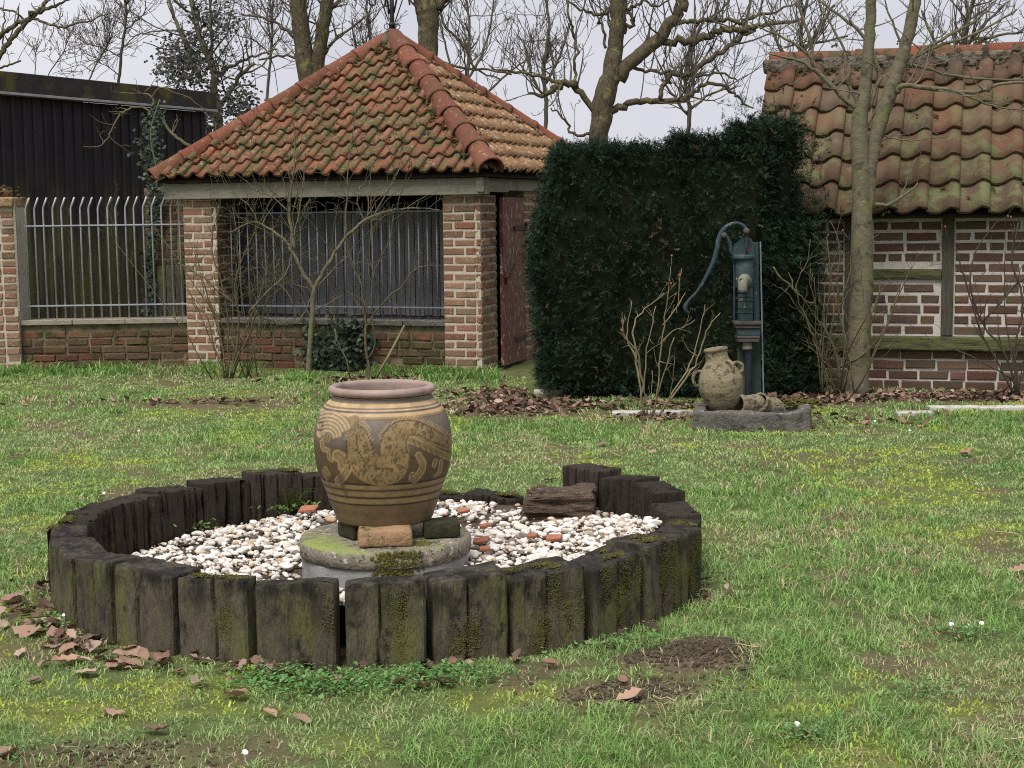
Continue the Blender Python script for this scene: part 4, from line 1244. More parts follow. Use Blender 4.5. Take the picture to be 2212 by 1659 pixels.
link('jar_body', fast_mesh('jar_body', V, Fq, col=C.reshape(-1, 3), smooth=True), mat['pot'], jar)
mb = MB()
mb.lathe([(0.0, POT_Z + 0.003), (96 / SC, POT_Z + 0.001), (100 / SC, zt(1131))], (PC[0], PC[1], 0), seg=48, capb=False)
mb.build('jar_foot', mat['brick_mossy'], jar, True)
zr = zt(847)
mb = MB()
tr = 9.5 / SC
pr = [(107.5 / SC + tr * math.cos(a), zr + tr * 0.95 * math.sin(a)) for a in np.linspace(-2.4, 3.3, 16)]
pr += [(97 / SC, zr - 0.02), (100 / SC, zr - 0.06), (130 / SC, zr - 0.12), (138 / SC, zr - 0.2), (110 / SC, POT_Z + 0.03), (0.0, POT_Z + 0.02)]
mb.lathe(pr, (PC[0], PC[1], 0), seg=72, capb=False)
mb.build('rim', mat['rim'], jar, True)

# ------------------------------------------------------------------ bricks
def brick_mesh(L, H, D, seed):
    """one chamfered, slightly crooked brick: x along the wall, z up, y = 0 at its face, depth to +y"""
    r = random.Random(seed)
    j = lambda s: r.uniform(-s, s)
    b = 0.006
    V = []
    for (y, q) in ((0, b), (b, 0), (D, 0)):
        for (x, z) in ((q, q), (L - q, q), (L - q, H - q), (q, H - q)):
            V.append((x + j(0.004), y + (j(0.003) if y == 0 else 0), z + j(0.0035)))
    Fs = [(0, 1, 2, 3)]
    for i in range(2):
        for k in range(4):
            a, c = i * 4 + k, i * 4 + (k + 1) % 4
            Fs.append((a, a + 4, c + 4, c))
    me = bpy.data.meshes.new('brick')
    me.from_pydata(V, [], Fs)
    me.update()
    return me
BR = {}
def brick_set(key, L, H, D, m):
    BR[key] = []
    for k in range(6):
        me = brick_mesh(L, H, D, hash(key) % 1000 if False else len(key) * 31 + k)
        me.materials.append(mat[m])
        BR[key].append(me)
brick_set('k_s', 0.184, 0.055, 0.05, 'brick'); brick_set('k_h', 0.086, 0.055, 0.05, 'brick')
brick_set('l_s', 0.188, 0.058, 0.05, 'brick_low'); brick_set('l_h', 0.088, 0.058, 0.05, 'brick_low')
brick_set('b_s', 0.212, 0.060, 0.05, 'brick_barn'); brick_set('b_h', 0.102, 0.060, 0.05, 'brick_barn')
br_rng = random.Random(21)
def lay(parent, key, o, ex, ey, width, z0, z1, course, joint=0.015, start=0, proud=0.006, pattern='flemish', skip=None, drop=0.0, rough=0.0):
    """courses of bricks over a face: o = lower left corner of the face, ey points into the wall"""
    q = frame_q(ex, ey, UP)
    ms, mh = BR[key + '_s'], BR[key + '_h']
    Ls = max(v.co.x for v in ms[0].vertices); Lh = max(v.co.x for v in mh[0].vertices)
    z, c = z0, start
    while z + course * 0.6 < z1:
        x = 0.0
        seq = c % 2
        k = 0
        while x < width - 0.02:
            if pattern == 'flemish':
                use_s = (k + seq) % 2 == 0
            elif pattern == 'stretcher':
                use_s = not (k == 0 and seq)
            else:                                         # mostly stretchers, an odd header
                use_s = not ((k == 0 and seq) or br_rng.random() < 0.18)
            L = Ls if use_s else Lh
            Lx = L * br_rng.uniform(0.96, 1.04)
            if x + Lx > width - 0.03:
                Lx = width - x
            me = br_rng.choice(ms if use_s else mh)
            if not (skip and skip(x, x + Lx, z)) and Lx > 0.025 and br_rng.random() > drop:
                off = proud + br_rng.uniform(-0.002, 0.003) + br_rng.uniform(-rough, rough)
                p = np.asarray(o) + np.asarray(ex) * (x + br_rng.uniform(-.002, .002)) - np.asarray(ey) * off + UP * (z + br_rng.uniform(-.003, .003))
                qq = q
                if rough:
                    qq = frame_q(ex, np.asarray(ey) + UP * br_rng.uniform(-.04, .04), UP + np.asarray(ex) * br_rng.uniform(-.03, .03))
                shared('brick', me, p, qq, (Lx / L, 1, br_rng.uniform(0.95, 1.04)), parent)
            x += Lx + joint * br_rng.uniform(0.8, 1.25)
            k += 1
        z += course
        c += 1
def core(name, m, parent, o, ex, ey, d):
    return MB().box(o, ex, ey, UP, d).build(name, mat[m], parent)

# ------------------------------------------------------------------ kennel
ken = empty('brick_kennel', KR - KX * KW / 2 + KY * KD / 2, 'small open-fronted brick kennel under a mossy hipped pantile roof', 'outbuilding')
SET = 0.14                                   # walls stand in from the eaves
CO = 0.0715
kwr = KR - KX * SET + KY * SET               # outer front right corner of the walls
PW = 0.335
beam_b = 1.505
def wall_o(s):                               # a point on the front wall face, s metres left of the right corner
    return kwr - KX * s
# right pillar
p3 = core('pillar', 'mortar', ken, wall_o(PW), KX, KY, (PW, 0.36, beam_b - 0.002))
lay(p3, 'k', wall_o(PW), KX, KY, PW, 0.005, beam_b - 0.01, CO, start=0)
lay(p3, 'k', kwr, KY, -KX, 0.36, 0.005, beam_b - 0.01, CO, start=1)
# left pillar
sL = (at(455, 600, 13.3)[0] - kwr[0]) / -KX[0]
sL2 = sL + 0.335
p2 = core('pillar', 'mortar', ken, wall_o(sL2), KX, KY, (0.335, 0.34, beam_b - 0.004))
lay(p2, 'k', wall_o(sL2), KX, KY, 0.335, 0.005, beam_b - 0.01, CO, start=1)
lay(p2, 'l', wall_o(sL2 - 0.335), KY, -KX, 0.34, 0.005, beam_b - 0.01, CO, start=0)
# low wall between them
zc = 0.40
lw = core('low_wall', 'mortar_low', ken, wall_o(sL - 0.001) + KY * 0.05, KX, KY, (sL - PW - 0.002, 0.20, zc))
lay(lw, 'l', wall_o(sL - 0.001) + KY * 0.05, KX, KY, sL - PW - 0.002, 0.0, zc - 0.02, 0.069, pattern='mixed', drop=0.03, rough=0.006, proud=0.010)
x = 0
cm = MB()
while x < sL - PW - 0.05:
    L = min(br_rng.uniform(0.35, 0.6), sL - PW - x)
    mb = MB().rb(wall_o(sL) + KX * (x + L / 2) + KY * 0.14 + UP * (zc + 0.022), KX, KY, UP, (L - 0.006, 0.26, 0.045), 0.006, (6, 2, 1), 0.006, int(x * 50))
    mb.build('coping', mat['trough'], lw)
    x += L
# right side wall with the door
dw0, dw1 = 0.37, 1.06
sw = core('side_wall', 'mortar', ken, kwr + KY * (dw1 + 0.02), KY, -KX, (KD - 2 * SET - dw1 - 0.02, 0.2, 1.64))
lay(sw, 'k', kwr + KY * (dw1 + 0.02), KY, -KX, 0.9, 0.01, beam_b - 0.01, CO, start=0)
core('back_wall', 'mortar_low', ken, wall_o(KW - 2 * SET) + KY * (KD - 2 * SET - 0.2), KX, KY, (KW - 2 * SET, 0.2, 1.645))
core('left_wall', 'mortar_low', ken, wall_o(KW - 2 * SET - 0.003) + KY * 0.36, KX, KY, (0.12, KD - 2 * SET - 0.57, 1.645))
# door leaf, a little ajar, hung on its far edge
hd = kwr + KY * dw1 + KX * 0.012
da = math.radians(4)
dx = -(KY * math.cos(da)) + KX * math.sin(da)            # from the hinge edge to the free edge
dn = np.cross(UP, dx); dn = dn if np.dot(dn, KX) > 0 else -dn
door = MB().rb(hd + dx * 0.335 + UP * 0.76 - dn * 0.02, dx, dn, UP, (0.67, 0.035, 1.45), 0.004, (4, 1, 6), 0.003, 3).build('door', mat['door'], ken)
for zz in (1.22, 0.24):
    MB().rb(hd + dx * 0.17 + UP * zz + dn * 0.003, dx, dn, UP, (0.36, 0.014, 0.045), 0.004, (3, 1, 1), 0.002, 4).build('strap_hinge', mat['iron_red'], door)
MB().tube([hd + UP * 1.19 + dn * 0.014, hd + UP * 1.26 + dn * 0.014], 0.014, 8).build('hinge_pin', mat['iron_red'], door)
lt = MB()
hp = hd + dx * 0.66 + UP * 0.80 + dn * 0.012
lt.tube([hp + dx * 0.05, hp + dn * 0.025, hp - dx * 0.12 + UP * 0.05 + dn * 0.025, hp - dx * 0.22 + UP * 0.10 + dn * 0.02], 0.009, 6)
lt.tube([hp + UP * 0.05, hp - UP * 0.06], 0.012, 6)
lt.build('latch', mat['iron_red'], door, True)
# interior of weathered boards

bk = 0.80
bwL = KW - 2 * SET - 0.14
bw_ = MB().box(wall_o(bwL) + KY * (bk + 0.03) + UP * 0.4, KX, KY, UP, (bwL - 0.22, 0.03, 0.9)).build('board_wall', mat['board'], ken)
x, i = 0.0, 0
while x < bwL - 0.3:
    w = br_rng.uniform(0.075, 0.105)
    MB().rb(wall_o(bwL) + KX * (x + w / 2) + KY * (bk + br_rng.uniform(-.004, .004)) + UP * (0.905 + br_rng.uniform(-.006, .006)), KX, KY, UP, (w - 0.006, 0.022, 0.94), 0.004, (1, 1, 1)).build('board', mat['board'], bw_)
    x += w
# eaves beams
def beam(a, b, zb, zt_, th, inward, name, m, seed, over=0.0):
    ex = nrm(b - a); L = np.linalg.norm(b - a)
    return MB().rb((a + b) / 2 + inward * th / 2 + UP * (zb + zt_) / 2, ex, inward, UP, (L + over, th, zt_ - zb), 0.006, (12, 1, 2), 0.005, seed, 3).build(name, mat[m], ken)
eL, eR = KR - KX * KW, KR
beam(eL + KX * 0.05 + KY * 0.06, eR - KX * 0.045 + KY * 0.06, beam_b, 1.645, 0.07, KY, 'fascia_beam', 'fascia', 3)
beam(eR - KX * 0.06 + KY * 0.03, eR + KY * 0.62 - KX * 0.06, beam_b + 0.02, 1.645, 0.07, -KX, 'fascia_beam', 'fascia', 4)
beam(eR + KY * 0.625 - KX * 0.062, eR + KY * 3.1 - KX * 0.062, beam_b + 0.035, 1.645, 0.07, -KX, 'fascia_beam', 'fascia', 5)
beam(eL + KY * 0.13 + KX * 0.06, eL + KY * 3.1 + KX * 0.06, beam_b + 0.01, 1.645, 0.07, KX, 'fascia_beam', 'fascia', 6)
# roof
apex = (eL + eR) / 2 + KY * KD / 2 + UP * (KZA - 0.03)
cFR, cFL = eR + UP * KZE, eL + UP * KZE
cBR, cBL = cFR + KY * KD, cFL + KY * KD
def inset(p, k=0.05):
    return p - UP * k
roof = MB().add([inset(p) for p in (cFL, cFR, cBR, cBL)] + [inset(apex)], [(0, 1, 4), (1, 2, 4), (2, 3, 4), (3, 0, 4), (3, 2, 1, 0)]).build('roof', mat['under'], ken)
def pantile_mesh(W, L, amp, th, m, seed, tilt=0.018, nx=11):
    """wide concave pan on the left, narrow roll on the right that laps over the next tile"""
    r = random.Random(seed)
    V = []
    ss = [0, .09, .2, .32, .45, .57, .68, .79, .9, 1.0, 1.07]
    for (y, zo) in ((0, tilt), (L * 0.5, tilt * 0.5), (L, 0.0)):
        for s in ss:
            z = -amp * 0.75 * math.sin(pi * s / 0.58) if s < 0.58 else amp * 1.05 * math.sin(pi * (s - 0.58) / 0.52)
            z += 0.006 * s
            V.append((s * W + r.uniform(-.001, .001), y + (r.uniform(-.004, .004) if y == 0 else 0), z + zo + r.uniform(-.0012, .0012)))
    for i in range(nx):
        x, y, z = V[i]
        V.append((x, y + 0.004, z - th))
    Fs = [(j * nx + i, j * nx + i + 1, (j + 1) * nx + i + 1, (j + 1) * nx + i) for j in range(2) for i in range(nx - 1)]
    b = 3 * nx
    Fs += [(b + i, b + i + 1, i + 1, i) for i in range(nx - 1)]
    e = len(V)
    for j in range(3):
        x, y, z = V[j * nx + nx - 1]
        V.append((x + 0.001, y, z - th))
    Fs += [(nx - 1 + j * nx, e + j, e + j + 1, nx - 1 + (j + 1) * nx) for j in range(2)]
    me = bpy.data.meshes.new('roof_tile')
    me.from_pydata(V, [], Fs)
    me.polygons.foreach_set('use_smooth', [True] * (2 * (nx - 1)) + [False] * (nx + 1))
    me.materials.append(mat[m])
    me.update()
    return me
tile_rng = random.Random(31)
def tile_face(parent, a, b, top, W, gauge, amp, m, hips=True, x_range=None, th=0.016):
    """pantiles over the roof face with eave a->b and peak (or ridge point) top"""
    ex = nrm(b - a); Wd = np.linalg.norm(b - a)
    rel = top - a
    es = nrm(rel - ex * np.dot(rel, ex)); Sl = np.dot(rel, es)
    en = np.cross(ex, es)
    xt = np.dot(rel, ex)
    q = frame_q(ex, es, en)
    meshes = [pantile_mesh(W, gauge * 1.22, amp, th, m, k, tilt=th * 1.5) for k in range(5)]
    n = int(round(Wd / W)); Wn = Wd / n
    rows = int(math.ceil(Sl / gauge))
    pts = []
    for j in range(rows):
        s0 = -0.035 + j * gauge
        for i in range(n):
            x0 = i * Wn
            if x_range and not (x_range[0] <= x0 + Wn * 0.5 <= x_range[1]):
                continue
            if hips:
                def xl(s): return max(0, s) / Sl * xt
                def xr(s): return Wd - max(0, s) / Sl * (Wd - xt)
                if x0 + Wn < xl(s0) + 0.01 or x0 > xr(s0) - 0.01:
                    continue
            loc = a + ex * (x0 + tile_rng.uniform(-.006, .006)) + es * (s0 + tile_rng.uniform(-.009, .009)) + en * (0.012 + tile_rng.uniform(-.004, .005))
            me = tile_rng.choice(meshes)
            qq = frame_q(ex + es * tile_rng.uniform(-.025, .025), es + en * tile_rng.uniform(-.012, .02), en + ex * tile_rng.uniform(-.04, .04))
            cut = False
            if hips:
                s1 = s0 + gauge * 1.22
                cut = x0 < xl(s1) or x0 + Wn * 1.05 > xr(s1)
            elif s0 + gauge * 1.22 > Sl:
                cut = True
            if cut:
                bm = bmesh.new()
                bm.from_mesh(me)
                def bis(co, no):
                    bmesh.ops.bisect_plane(bm, geom=bm.verts[:] + bm.edges[:] + bm.faces[:], plane_co=co, plane_no=no, clear_outer=True)
                if hips:
                    bis((xl(max(s0, 0)) - x0 - max(0, -s0) * 0, max(0.0, -s0), 0), (-Sl, xt, 0))
                    bis((xr(max(s0, 0)) - x0, max(0.0, -s0), 0), (Sl, Wd - xt, 0))
                else:
                    bis((0, Sl - s0 - 0.01, 0), (0, 1, 0))
                if len(bm.faces) == 0:
                    bm.free()
                    continue
                me = bpy.data.meshes.new('roof_tile')
                bm.to_mesh(me)
                bm.free()
                me.materials.append(mat[m])
            shared('roof_tile', me, loc, qq, (Wn / W, 1, 1), parent)
            pts.append((loc, ex, es, en, Wn))
    return pts
tp = tile_face(roof, cFL, cFR, apex, 0.152, 0.205, 0.026, 'tile', th=0.022)
tps = tile_face(roof, cFR, cBR, apex, 0.152, 0.205, 0.020, 'tile_side')
# hips
def ridge_mesh(L, r0, r1, m, collar=True):
    prof = [(0.0, r1 * 1.14), (0.035, r1 * 1.14), (0.045, r1), (L, r0)] if collar else [(0.0, r1), (0.03, r1), (L * .6, (r0 + r1) / 2), (L, r0)]
    V, Fs = [], []
    k = 11
    for (s, r) in prof:
        for i in range(k):
            a = math.radians(-105 + 210 * i / (k - 1))
            V.append((r * math.sin(a), s, r * math.cos(a) - r * 0.25))
    for i in range(k):
        a = math.radians(-105 + 210 * i / (k - 1)); r = prof[0][1] - 0.016
        V.append((r * math.sin(a), 0.004, r * math.cos(a) - r * 0.25 - 0.004))
    for j in range(len(prof) - 1):
        Fs += [(j * k + i + 1, j * k + i, (j + 1) * k + i, (j + 1) * k + i + 1) for i in range(k - 1)]
    b = len(prof) * k
    Fs += [(i, i + 1, b + i + 1, b + i) for i in range(k - 1)]
    me = bpy.data.meshes.new('ridge_tile')
    me.from_pydata(V, [], [f[::-1] for f in Fs])
    me.polygons.foreach_set('use_smooth', [True] * len(me.polygons))
    me.materials.append(mat[m])
    me.update()
    return me
rm = ridge_mesh(0.33, 0.085, 0.102, 'ridge')
moss_roof = []
for (c, n1, n2) in ((cFR, -KY + UP, KX + UP), (cFL, -KY + UP, -KX + UP), (cBR, KY + UP, KX + UP)):
    d = apex - c
    L = np.linalg.norm(d)
    d = d / L
    up = nrm(nrm(n1) + nrm(n2))
    up = nrm(up - d * np.dot(up, d))
    ex = np.cross(d, up)
    nr_ = 8
    for j in range(nr_):
        s = -0.02 + j * (L - 0.08) / nr_
        main = c is cFR
        loc = c + d * s + up * (0.04 if main else 0.022) + ex * tile_rng.uniform(-.008, .008)
        sc_ = (L - 0.08) / nr_ / 0.29
        shared('ridge_tile', rm, loc, frame_q(ex, d + up * 0.035, up - d * 0.035), (1 if main else 0.82, sc_, 1 if main else 0.82), roof)
    for _ in range(520):
        s = tile_rng.uniform(0, L); sd = tile_rng.choice((-1, 1))
        w = tile_rng.uniform(0.085, 0.15)
        moss_roof.append((c + d * s + ex * sd * w - up * (w * 0.35 - 0.03), up + ex * sd, tile_rng.uniform(.006, .019) * (1 if tile_rng.random() < .6 else .6)))
# cap at the apex
MB().lathe([(0.17, -0.06), (0.13, 0.0), (0.075, 0.055), (0.03, 0.085), (0.0, 0.09)], apex + UP * 0.0, seg=20, capb=False).build('apex_cap', mat['pointing'], roof, True)
for (loc, ex, es, en, Wn) in tp:
    for _ in range(3 if tile_rng.random() < 0.45 else 0):
        x = tile_rng.uniform(0, Wn); s = tile_rng.uniform(0.0, 0.2)
        for _ in range(5):
            moss_roof.append((loc + ex * (x + tile_rng.gauss(0, .012)) + es * (s + tile_rng.gauss(0, .02)) + en * 0.018, en, tile_rng.uniform(.003, .009)))
blobs('moss', moss_roof, mat['moss_dark'], roof, 0.7, 9)

# weathervane standing on the apex
va = apex + UP * 0.06
vane = empty('weathervane', va, 'black wrought iron weathervane stem with compass letters on the roof apex', 'weathervane')
k_ = 3291 / 14.66 * 7.373                     # crop pixels per metre at the apex
def vp(cx, cy, dy=0.0):
    u = (1400 + cx / 7.373) / 1.8228; v = (cy / 7.373) / 1.8228
    return at(u, v, apex[1] + dy)
MB().tube([va - UP * 0.05, vp(1055, 700), vp(1055, 300), vp(1050, -900)], [0.022, 0.024, 0.02, 0.018], 8).build('stem', mat['iron_black'], vane, True)
MB().lathe([(0.012, -0.03), (0.03, -0.015), (0.033, 0), (0.03, 0.015), (0.012, 0.03)], vp(1060, 720), seg=12).build('knob', mat['iron_black'], vane, True)
for s in (-1, 1):
    c = vp(1060 + s * 150, 770)
    MB().tube([c + 0.026 * (np.array([1, 0, 0]) * math.cos(a) * s + UP * math.sin(a)) for a in np.linspace(2.8, -3.6, 18)], 0.004, 6).build('scroll', mat['iron_black'], vane, True)
for pts, r_ in (([(960, 620), (730, -10), (640, -260)], 0.0055), ([(1145, 640), (1360, 0), (1450, -260)], 0.0055), ([(985, 400), (920, 0), (880, -260)], 0.009), ([(1110, 380), (1190, 0), (1230, -260)], 0.009)):
    MB().tube([vp(*p) for p in pts], r_, 6).build('brace', mat['iron_black'], vane, True)
MB().tube([vp(380, -260), vp(1720, -260)], 0.008, 6).build('cross_arm', mat['iron_black'], vane, True)
for nm, pts in (('O', [(410, -240), (410, 110), (470, 150), (560, 150), (585, 110), (585, -240)]), ('W', [(1500, -250), (1570, 150), (1625, 20), (1690, 160), (1740, -250)]), ('Z', [(760, -250), (900, -250), (840, 200), (925, 180)])):
    MB().tube([vp(*p, dy=-0.03 if nm == 'Z' else 0) for p in pts], 0.007, 6).build('compass_letter', mat['iron_black'], vane)

# ------------------------------------------------------------------ railings
def railing(name, label, o, ex, L, z_lo, z_hi, spacing, m, rails, bend, radius, off=0.0, group='garden railings'):
    e = empty(name, (o[0] + ex[0] * L / 2, o[1] + ex[1] * L / 2, z_lo), label, 'railing', group)
    ey = np.cross(UP, ex)
    pts = [(0, 0, z_lo), (0, 0, z_hi - 0.10), (0, 0, z_hi - 0.06)] if bend else [(0, 0, z_lo), (0, 0, z_hi)]
    pl = [UP * p[2] for p in pts]
    if bend:
        pl = [UP * z_lo, UP * (z_hi - 0.105), UP * (z_hi - 0.085) + ex * 0.004 - ey * 0.002, UP * z_hi + ex * 0.042 - ey * 0.03]
    mb = MB().tube(pl, radius, 7)
    me = bpy.data.meshes.new('bar')
    me.from_pydata(np.concatenate(mb.v).tolist(), [], mb.f)
    me.polygons.foreach_set('use_smooth', [len(p.vertices) == 4 for p in me.polygons])
    me.materials.append(mat[m])
    n = int(L / spacing)
    for k in range(n):
        x = off + k * (L - 2 * off) / (n - 1)
        shared('bar', me, np.asarray(o) + ex * (x + br_rng.uniform(-.003, .003)), frame_q(ex, np.cross(UP, ex), UP + ex * br_rng.uniform(-.006, .006)), None, e)
    for z in rails:
        MB().box(np.asarray(o) - ex * 0.02 + UP * (z - 0.006) - np.cross(UP, ex) * (radius + 0.004) , ex, np.cross(UP, ex), UP, (L + 0.04, 2 * radius + 0.008, 0.012)).build('rail', mat[m], e)
    return e
railing('metal_railing', 'dull grey bar railing across the kennel front between its pillars', wall_o(sL - 0.02) + KY * 0.16, KX, sL - PW - 0.03, 0.455, 1.46, 0.0835, 'galv_dull', (0.55, 1.375), False, 0.0075, 0.03)

# ------------------------------------------------------------------ garden wall on the left
wl_r = wall_o(sL2) + KY * 0.02
gy_ = wl_r[1] - 0.02
Xl = at(48, 700, gy_)[0]
GX = nrm(np.array([wl_r[0] - Xl, wl_r[1] - (gy_ - 0.06), 0]))
GYv = np.cross(UP, GX)
gl0 = np.array([Xl, gy_ - 0.06, 0])
GL = np.linalg.norm((wl_r - gl0)[:2])
gwall = empty('garden_wall', gl0 + GX * GL / 2, 'low dark mossy brick garden wall with stone coping beside the kennel', 'wall')
gw = core('wall_core', 'mortar_low', gwall, gl0 + GYv * 0.03, GX, GYv, (GL, 0.2, zc - 0.005))
lay(gw, 'l', gl0 + GYv * 0.03, GX, GYv, GL, 0.0, zc - 0.02, 0.069, pattern='mixed', drop=0.02, rough=0.008, proud=0.011)
x = 0
while x < GL - 0.02:
    L = min(br_rng.uniform(0.4, 0.7), GL - x)
    MB().rb(gl0 + GX * (x + L / 2) + GYv * 0.12 + UP * (zc + 0.018), GX, GYv, UP, (L - 0.005, 0.25, 0.045), 0.006, (6, 2, 1), 0.006, int(x * 70) + 5).build('coping', mat['grey_wood'], gwall)
    x += L
railing('metal_railing', 'pale galvanised bar railing with bent tips on the left garden wall', gl0 + GX * 0.04 + GYv * 0.08, GX, GL - 0.07, 0.455, 1.535, 0.0775, 'galv', (0.565, 1.285), True, 0.0085, 0.03)
gpost = empty('brick_gate_pillar', gl0 - GX * 0.2, 'brick pillar with mossy sloped cap at the left edge', 'pillar')
gp = core('pillar_core', 'mortar', gpost, gl0 - GX * 0.42 - GYv * 0.04, GX, GYv, (0.42, 0.42, 1.46))
lay(gp, 'k', gl0 - GX * 0.42 - GYv * 0.04, GX, GYv, 0.42, 0.0, 1.45, CO, start=0, proud=0.008, rough=0.004)
mb = MB().rb(gl0 - GX * 0.22 + GYv * 0.15 + UP * 1.50, GX, GYv, UP, (0.46, 0.5, 0.09), 0.02, (8, 6, 2), 0.02, 8, 12)
mb.build('cap', mat['brick_mossy'], gpost)
MB().rb(gl0 - GX * 0.26 + GYv * 0.15 + UP * 1.585, GX, GYv, UP, (0.34, 0.4, 0.1), 0.05, (8, 6, 3), 0.03, 9, 12).build('cap', mat['brick_mossy'], gpost)
blobs('moss', [(gl0 - GX * (0.24 + br_rng.gauss(0, .1)) + GYv * br_rng.uniform(-.1, .3) + UP * br_rng.uniform(1.53, 1.64), (0, -0.4, 1), br_rng.uniform(.008, .022)) for _ in range(260)], mat['moss_dark'], gpost, 0.8, 4)
MB().rb(gl0 + GX * 0.012 - GYv * 0.05 + UP * 1.02, GX, GYv, UP, (0.022, 0.03, 0.98), 0.003, (1, 1, 2)).build('gate_stile', mat['grey_wood'], gpost)
# brick stub with a board behind the railing
so = at(322, 700, 14.35)
stub = empty('brick_stub_wall', (so[0], so[1], 0), 'shaded brick stub behind the left railing next to the ivy', 'wall')
st = core('wall_core', 'mortar_low', stub, (so[0], so[1], 0), np.array([1.0, 0, 0]), np.array([0, 1.0, 0]), (0.36, 0.2, 1.62))
lay(st, 'l', (so[0], so[1], 0), np.array([1.0, 0, 0]), np.array([0, 1.0, 0]), 0.36, 0.9, 1.6, CO)
for k in range(4):
    MB().rb((so[0] + 0.06 + k * 0.085, so[1] - 0.05, 0.45), (1, 0, 0), (0, 1, 0), UP, (0.08, 0.02, 0.9), 0.003, (1, 1, 1)).build('board', mat['barn_post'], stub)

# ------------------------------------------------------------------ black shed
sh0, sh1 = at(-160, 135, 13.75), at(440, 203, 17.15)
SXv = nrm(np.array([sh1[0] - sh0[0], sh1[1] - sh0[1], 0])); SYv = np.cross(UP, SXv)
sh0 = np.array([sh0[0], sh0[1], 0]); SHL = np.linalg.norm((sh1 - sh0)[:2]); SHT = at(447, 203, 17.2)[2] - 0.20
shed = empty('black_shed', sh0 + SXv * SHL / 2, 'black tarred vertical board shed behind the left railing', 'shed')
MB().box(sh0 + SYv * 0.02, SXv, SYv, UP, (SHL, 2.2, SHT)).build('shed_wall', mat['black_board'], shed)
x, k = 0.0, 0
while x < SHL - 0.02:
    w = min(br_rng.uniform(0.125, 0.15), SHL - x)
    MB().rb(sh0 + SXv * (x + w / 2) - SYv * 0.0 + UP * (SHT / 2), SXv, SYv, UP, (w - 0.012, 0.024, SHT - 0.01), 0.004, (1, 1, 1)).build('board', mat['black_board'], shed)
    if x + w < SHL:
        MB().rb(sh0 + SXv * (x + w) - SYv * 0.017 + UP * (SHT / 2), SXv, SYv, UP, (0.034, 0.02, SHT - 0.02), 0.003, (1, 1, 1)).build('batten', mat['black_board'], shed)
    x += w
MB().rb(sh0 + SXv * (SHL / 2) - SYv * 0.06 + UP * (SHT + 0.115), SXv, SYv, UP, (SHL + 0.12, 0.14, 0.19), 0.008, (10, 1, 1), 0.006, 2).build('fascia', mat['shed_fascia'], shed)
MB().rb(sh0 + SXv * (SHL / 2) - SYv * 0.075 + UP * (SHT + 0.01), SXv, SYv, UP, (SHL + 0.14, 0.13, 0.024), 0.003, (1, 1, 1)).build('drip_edge', mat['zinc'], shed)
MB().box(sh0 - SYv * 0.02 - SXv * 0.05 + UP * (SHT + 0.19), SXv, SYv, UP, (SHL + 0.1, 2.3, 0.02)).build('roof', mat['shed_fascia'], shed)

# ------------------------------------------------------------------ barn on the right
bL = (at(1640, 500, 11.9)[0] - B0[0]) / BX[0]
b0 = B0 + BX * bL; b0[2] = 0
BLn = 4.6
barn = empty('brick_barn', b0 + BX * BLn / 2, 'timber framed brick barn with low mossy pantile roof on the right', 'outbuilding')
zs_ = at(2100, 742, (B0 + BX * 0.3)[1])[2]                 # middle of the sill beam
zt_ = at(2100, 468, (B0 + BX * 0.3)[1])[2]
sx = lambda u, v=600: np.dot(at(u, v, (B0 + BX * ((u - 2000) / 3291 * 11.5))[1]) - b0, BX)
bwall = core('barn_wall', 'mortar_barn', barn, b0, BX, BY, (BLn, 0.22, zt_ + 0.1))
posts = [(sx(1836), 0.075), (sx(2047), 0.085), (sx(2047) + 1.0, 0.085)]
xl_ = [max(0.0, max(0.02, posts[0][0] - 0.9))] + [p for p, w in posts]
rail_z = at(1960, 591, 11.5)[2]
def skip_rail(x0, x1, z):
    return rail_z - 0.075 < z < rail_z + 0.03
sill_t, sill_b = zs_ + 0.055, zs_ - 0.05
for i in range(3):
    x0 = (posts[i - 1][0] + posts[i - 1][1] / 2 + 0.012) if i else max(0.02, posts[0][0] - 0.9)
    x1 = posts[i][0] - posts[i][1] / 2 - 0.012
    lay(bwall, 'b', b0 + BX * x0, BX, BY, x1 - x0, sill_t + 0.012, zt_ - 0.02, 0.0775, joint=0.018, start=i, pattern='mixed', skip=skip_rail if i == 1 else None)
    if i == 1:
        MB().rb(b0 + BX * (x0 + x1) / 2 + BY * -0.005 + UP * rail_z, BX, BY, UP, (x1 - x0 + 0.02, 0.05, 0.075), 0.01, (8, 1, 2), 0.006, 4, 9).build('rail', mat['barn_sill'], barn)
lay(bwall, 'b', b0 + BX * (max(0.02, posts[0][0] - 0.9)), BX, BY, 3.0, 0.0, sill_b - 0.01, 0.0765, joint=0.014, pattern='mixed', rough=0.004, proud=0.012)
for (p, w) in posts:
    MB().rb(b0 + BX * p - BY * 0.002 + UP * (sill_t + zt_) / 2, BX, BY, UP, (w, 0.07, zt_ - sill_t - 0.002), 0.008, (2, 1, 10), 0.006, int(p * 10), 9).build('post', mat['barn_post'], barn)
MB().rb(b0 + BX * BLn / 2 - BY * 0.02 + UP * zs_, BX, BY, UP, (BLn, 0.11, sill_t - sill_b), 0.015, (40, 2, 3), 0.014, 6, 8).build('sill_beam', mat['barn_sill'], barn)
MB().rb(b0 + BX * BLn / 2 - BY * 0.012 + UP * (zt_ + 0.05), BX, BY, UP, (BLn, 0.09, 0.11), 0.008, (20, 1, 2), 0.005, 7, 6).build('wall_plate', mat['barn_beam'], barn)
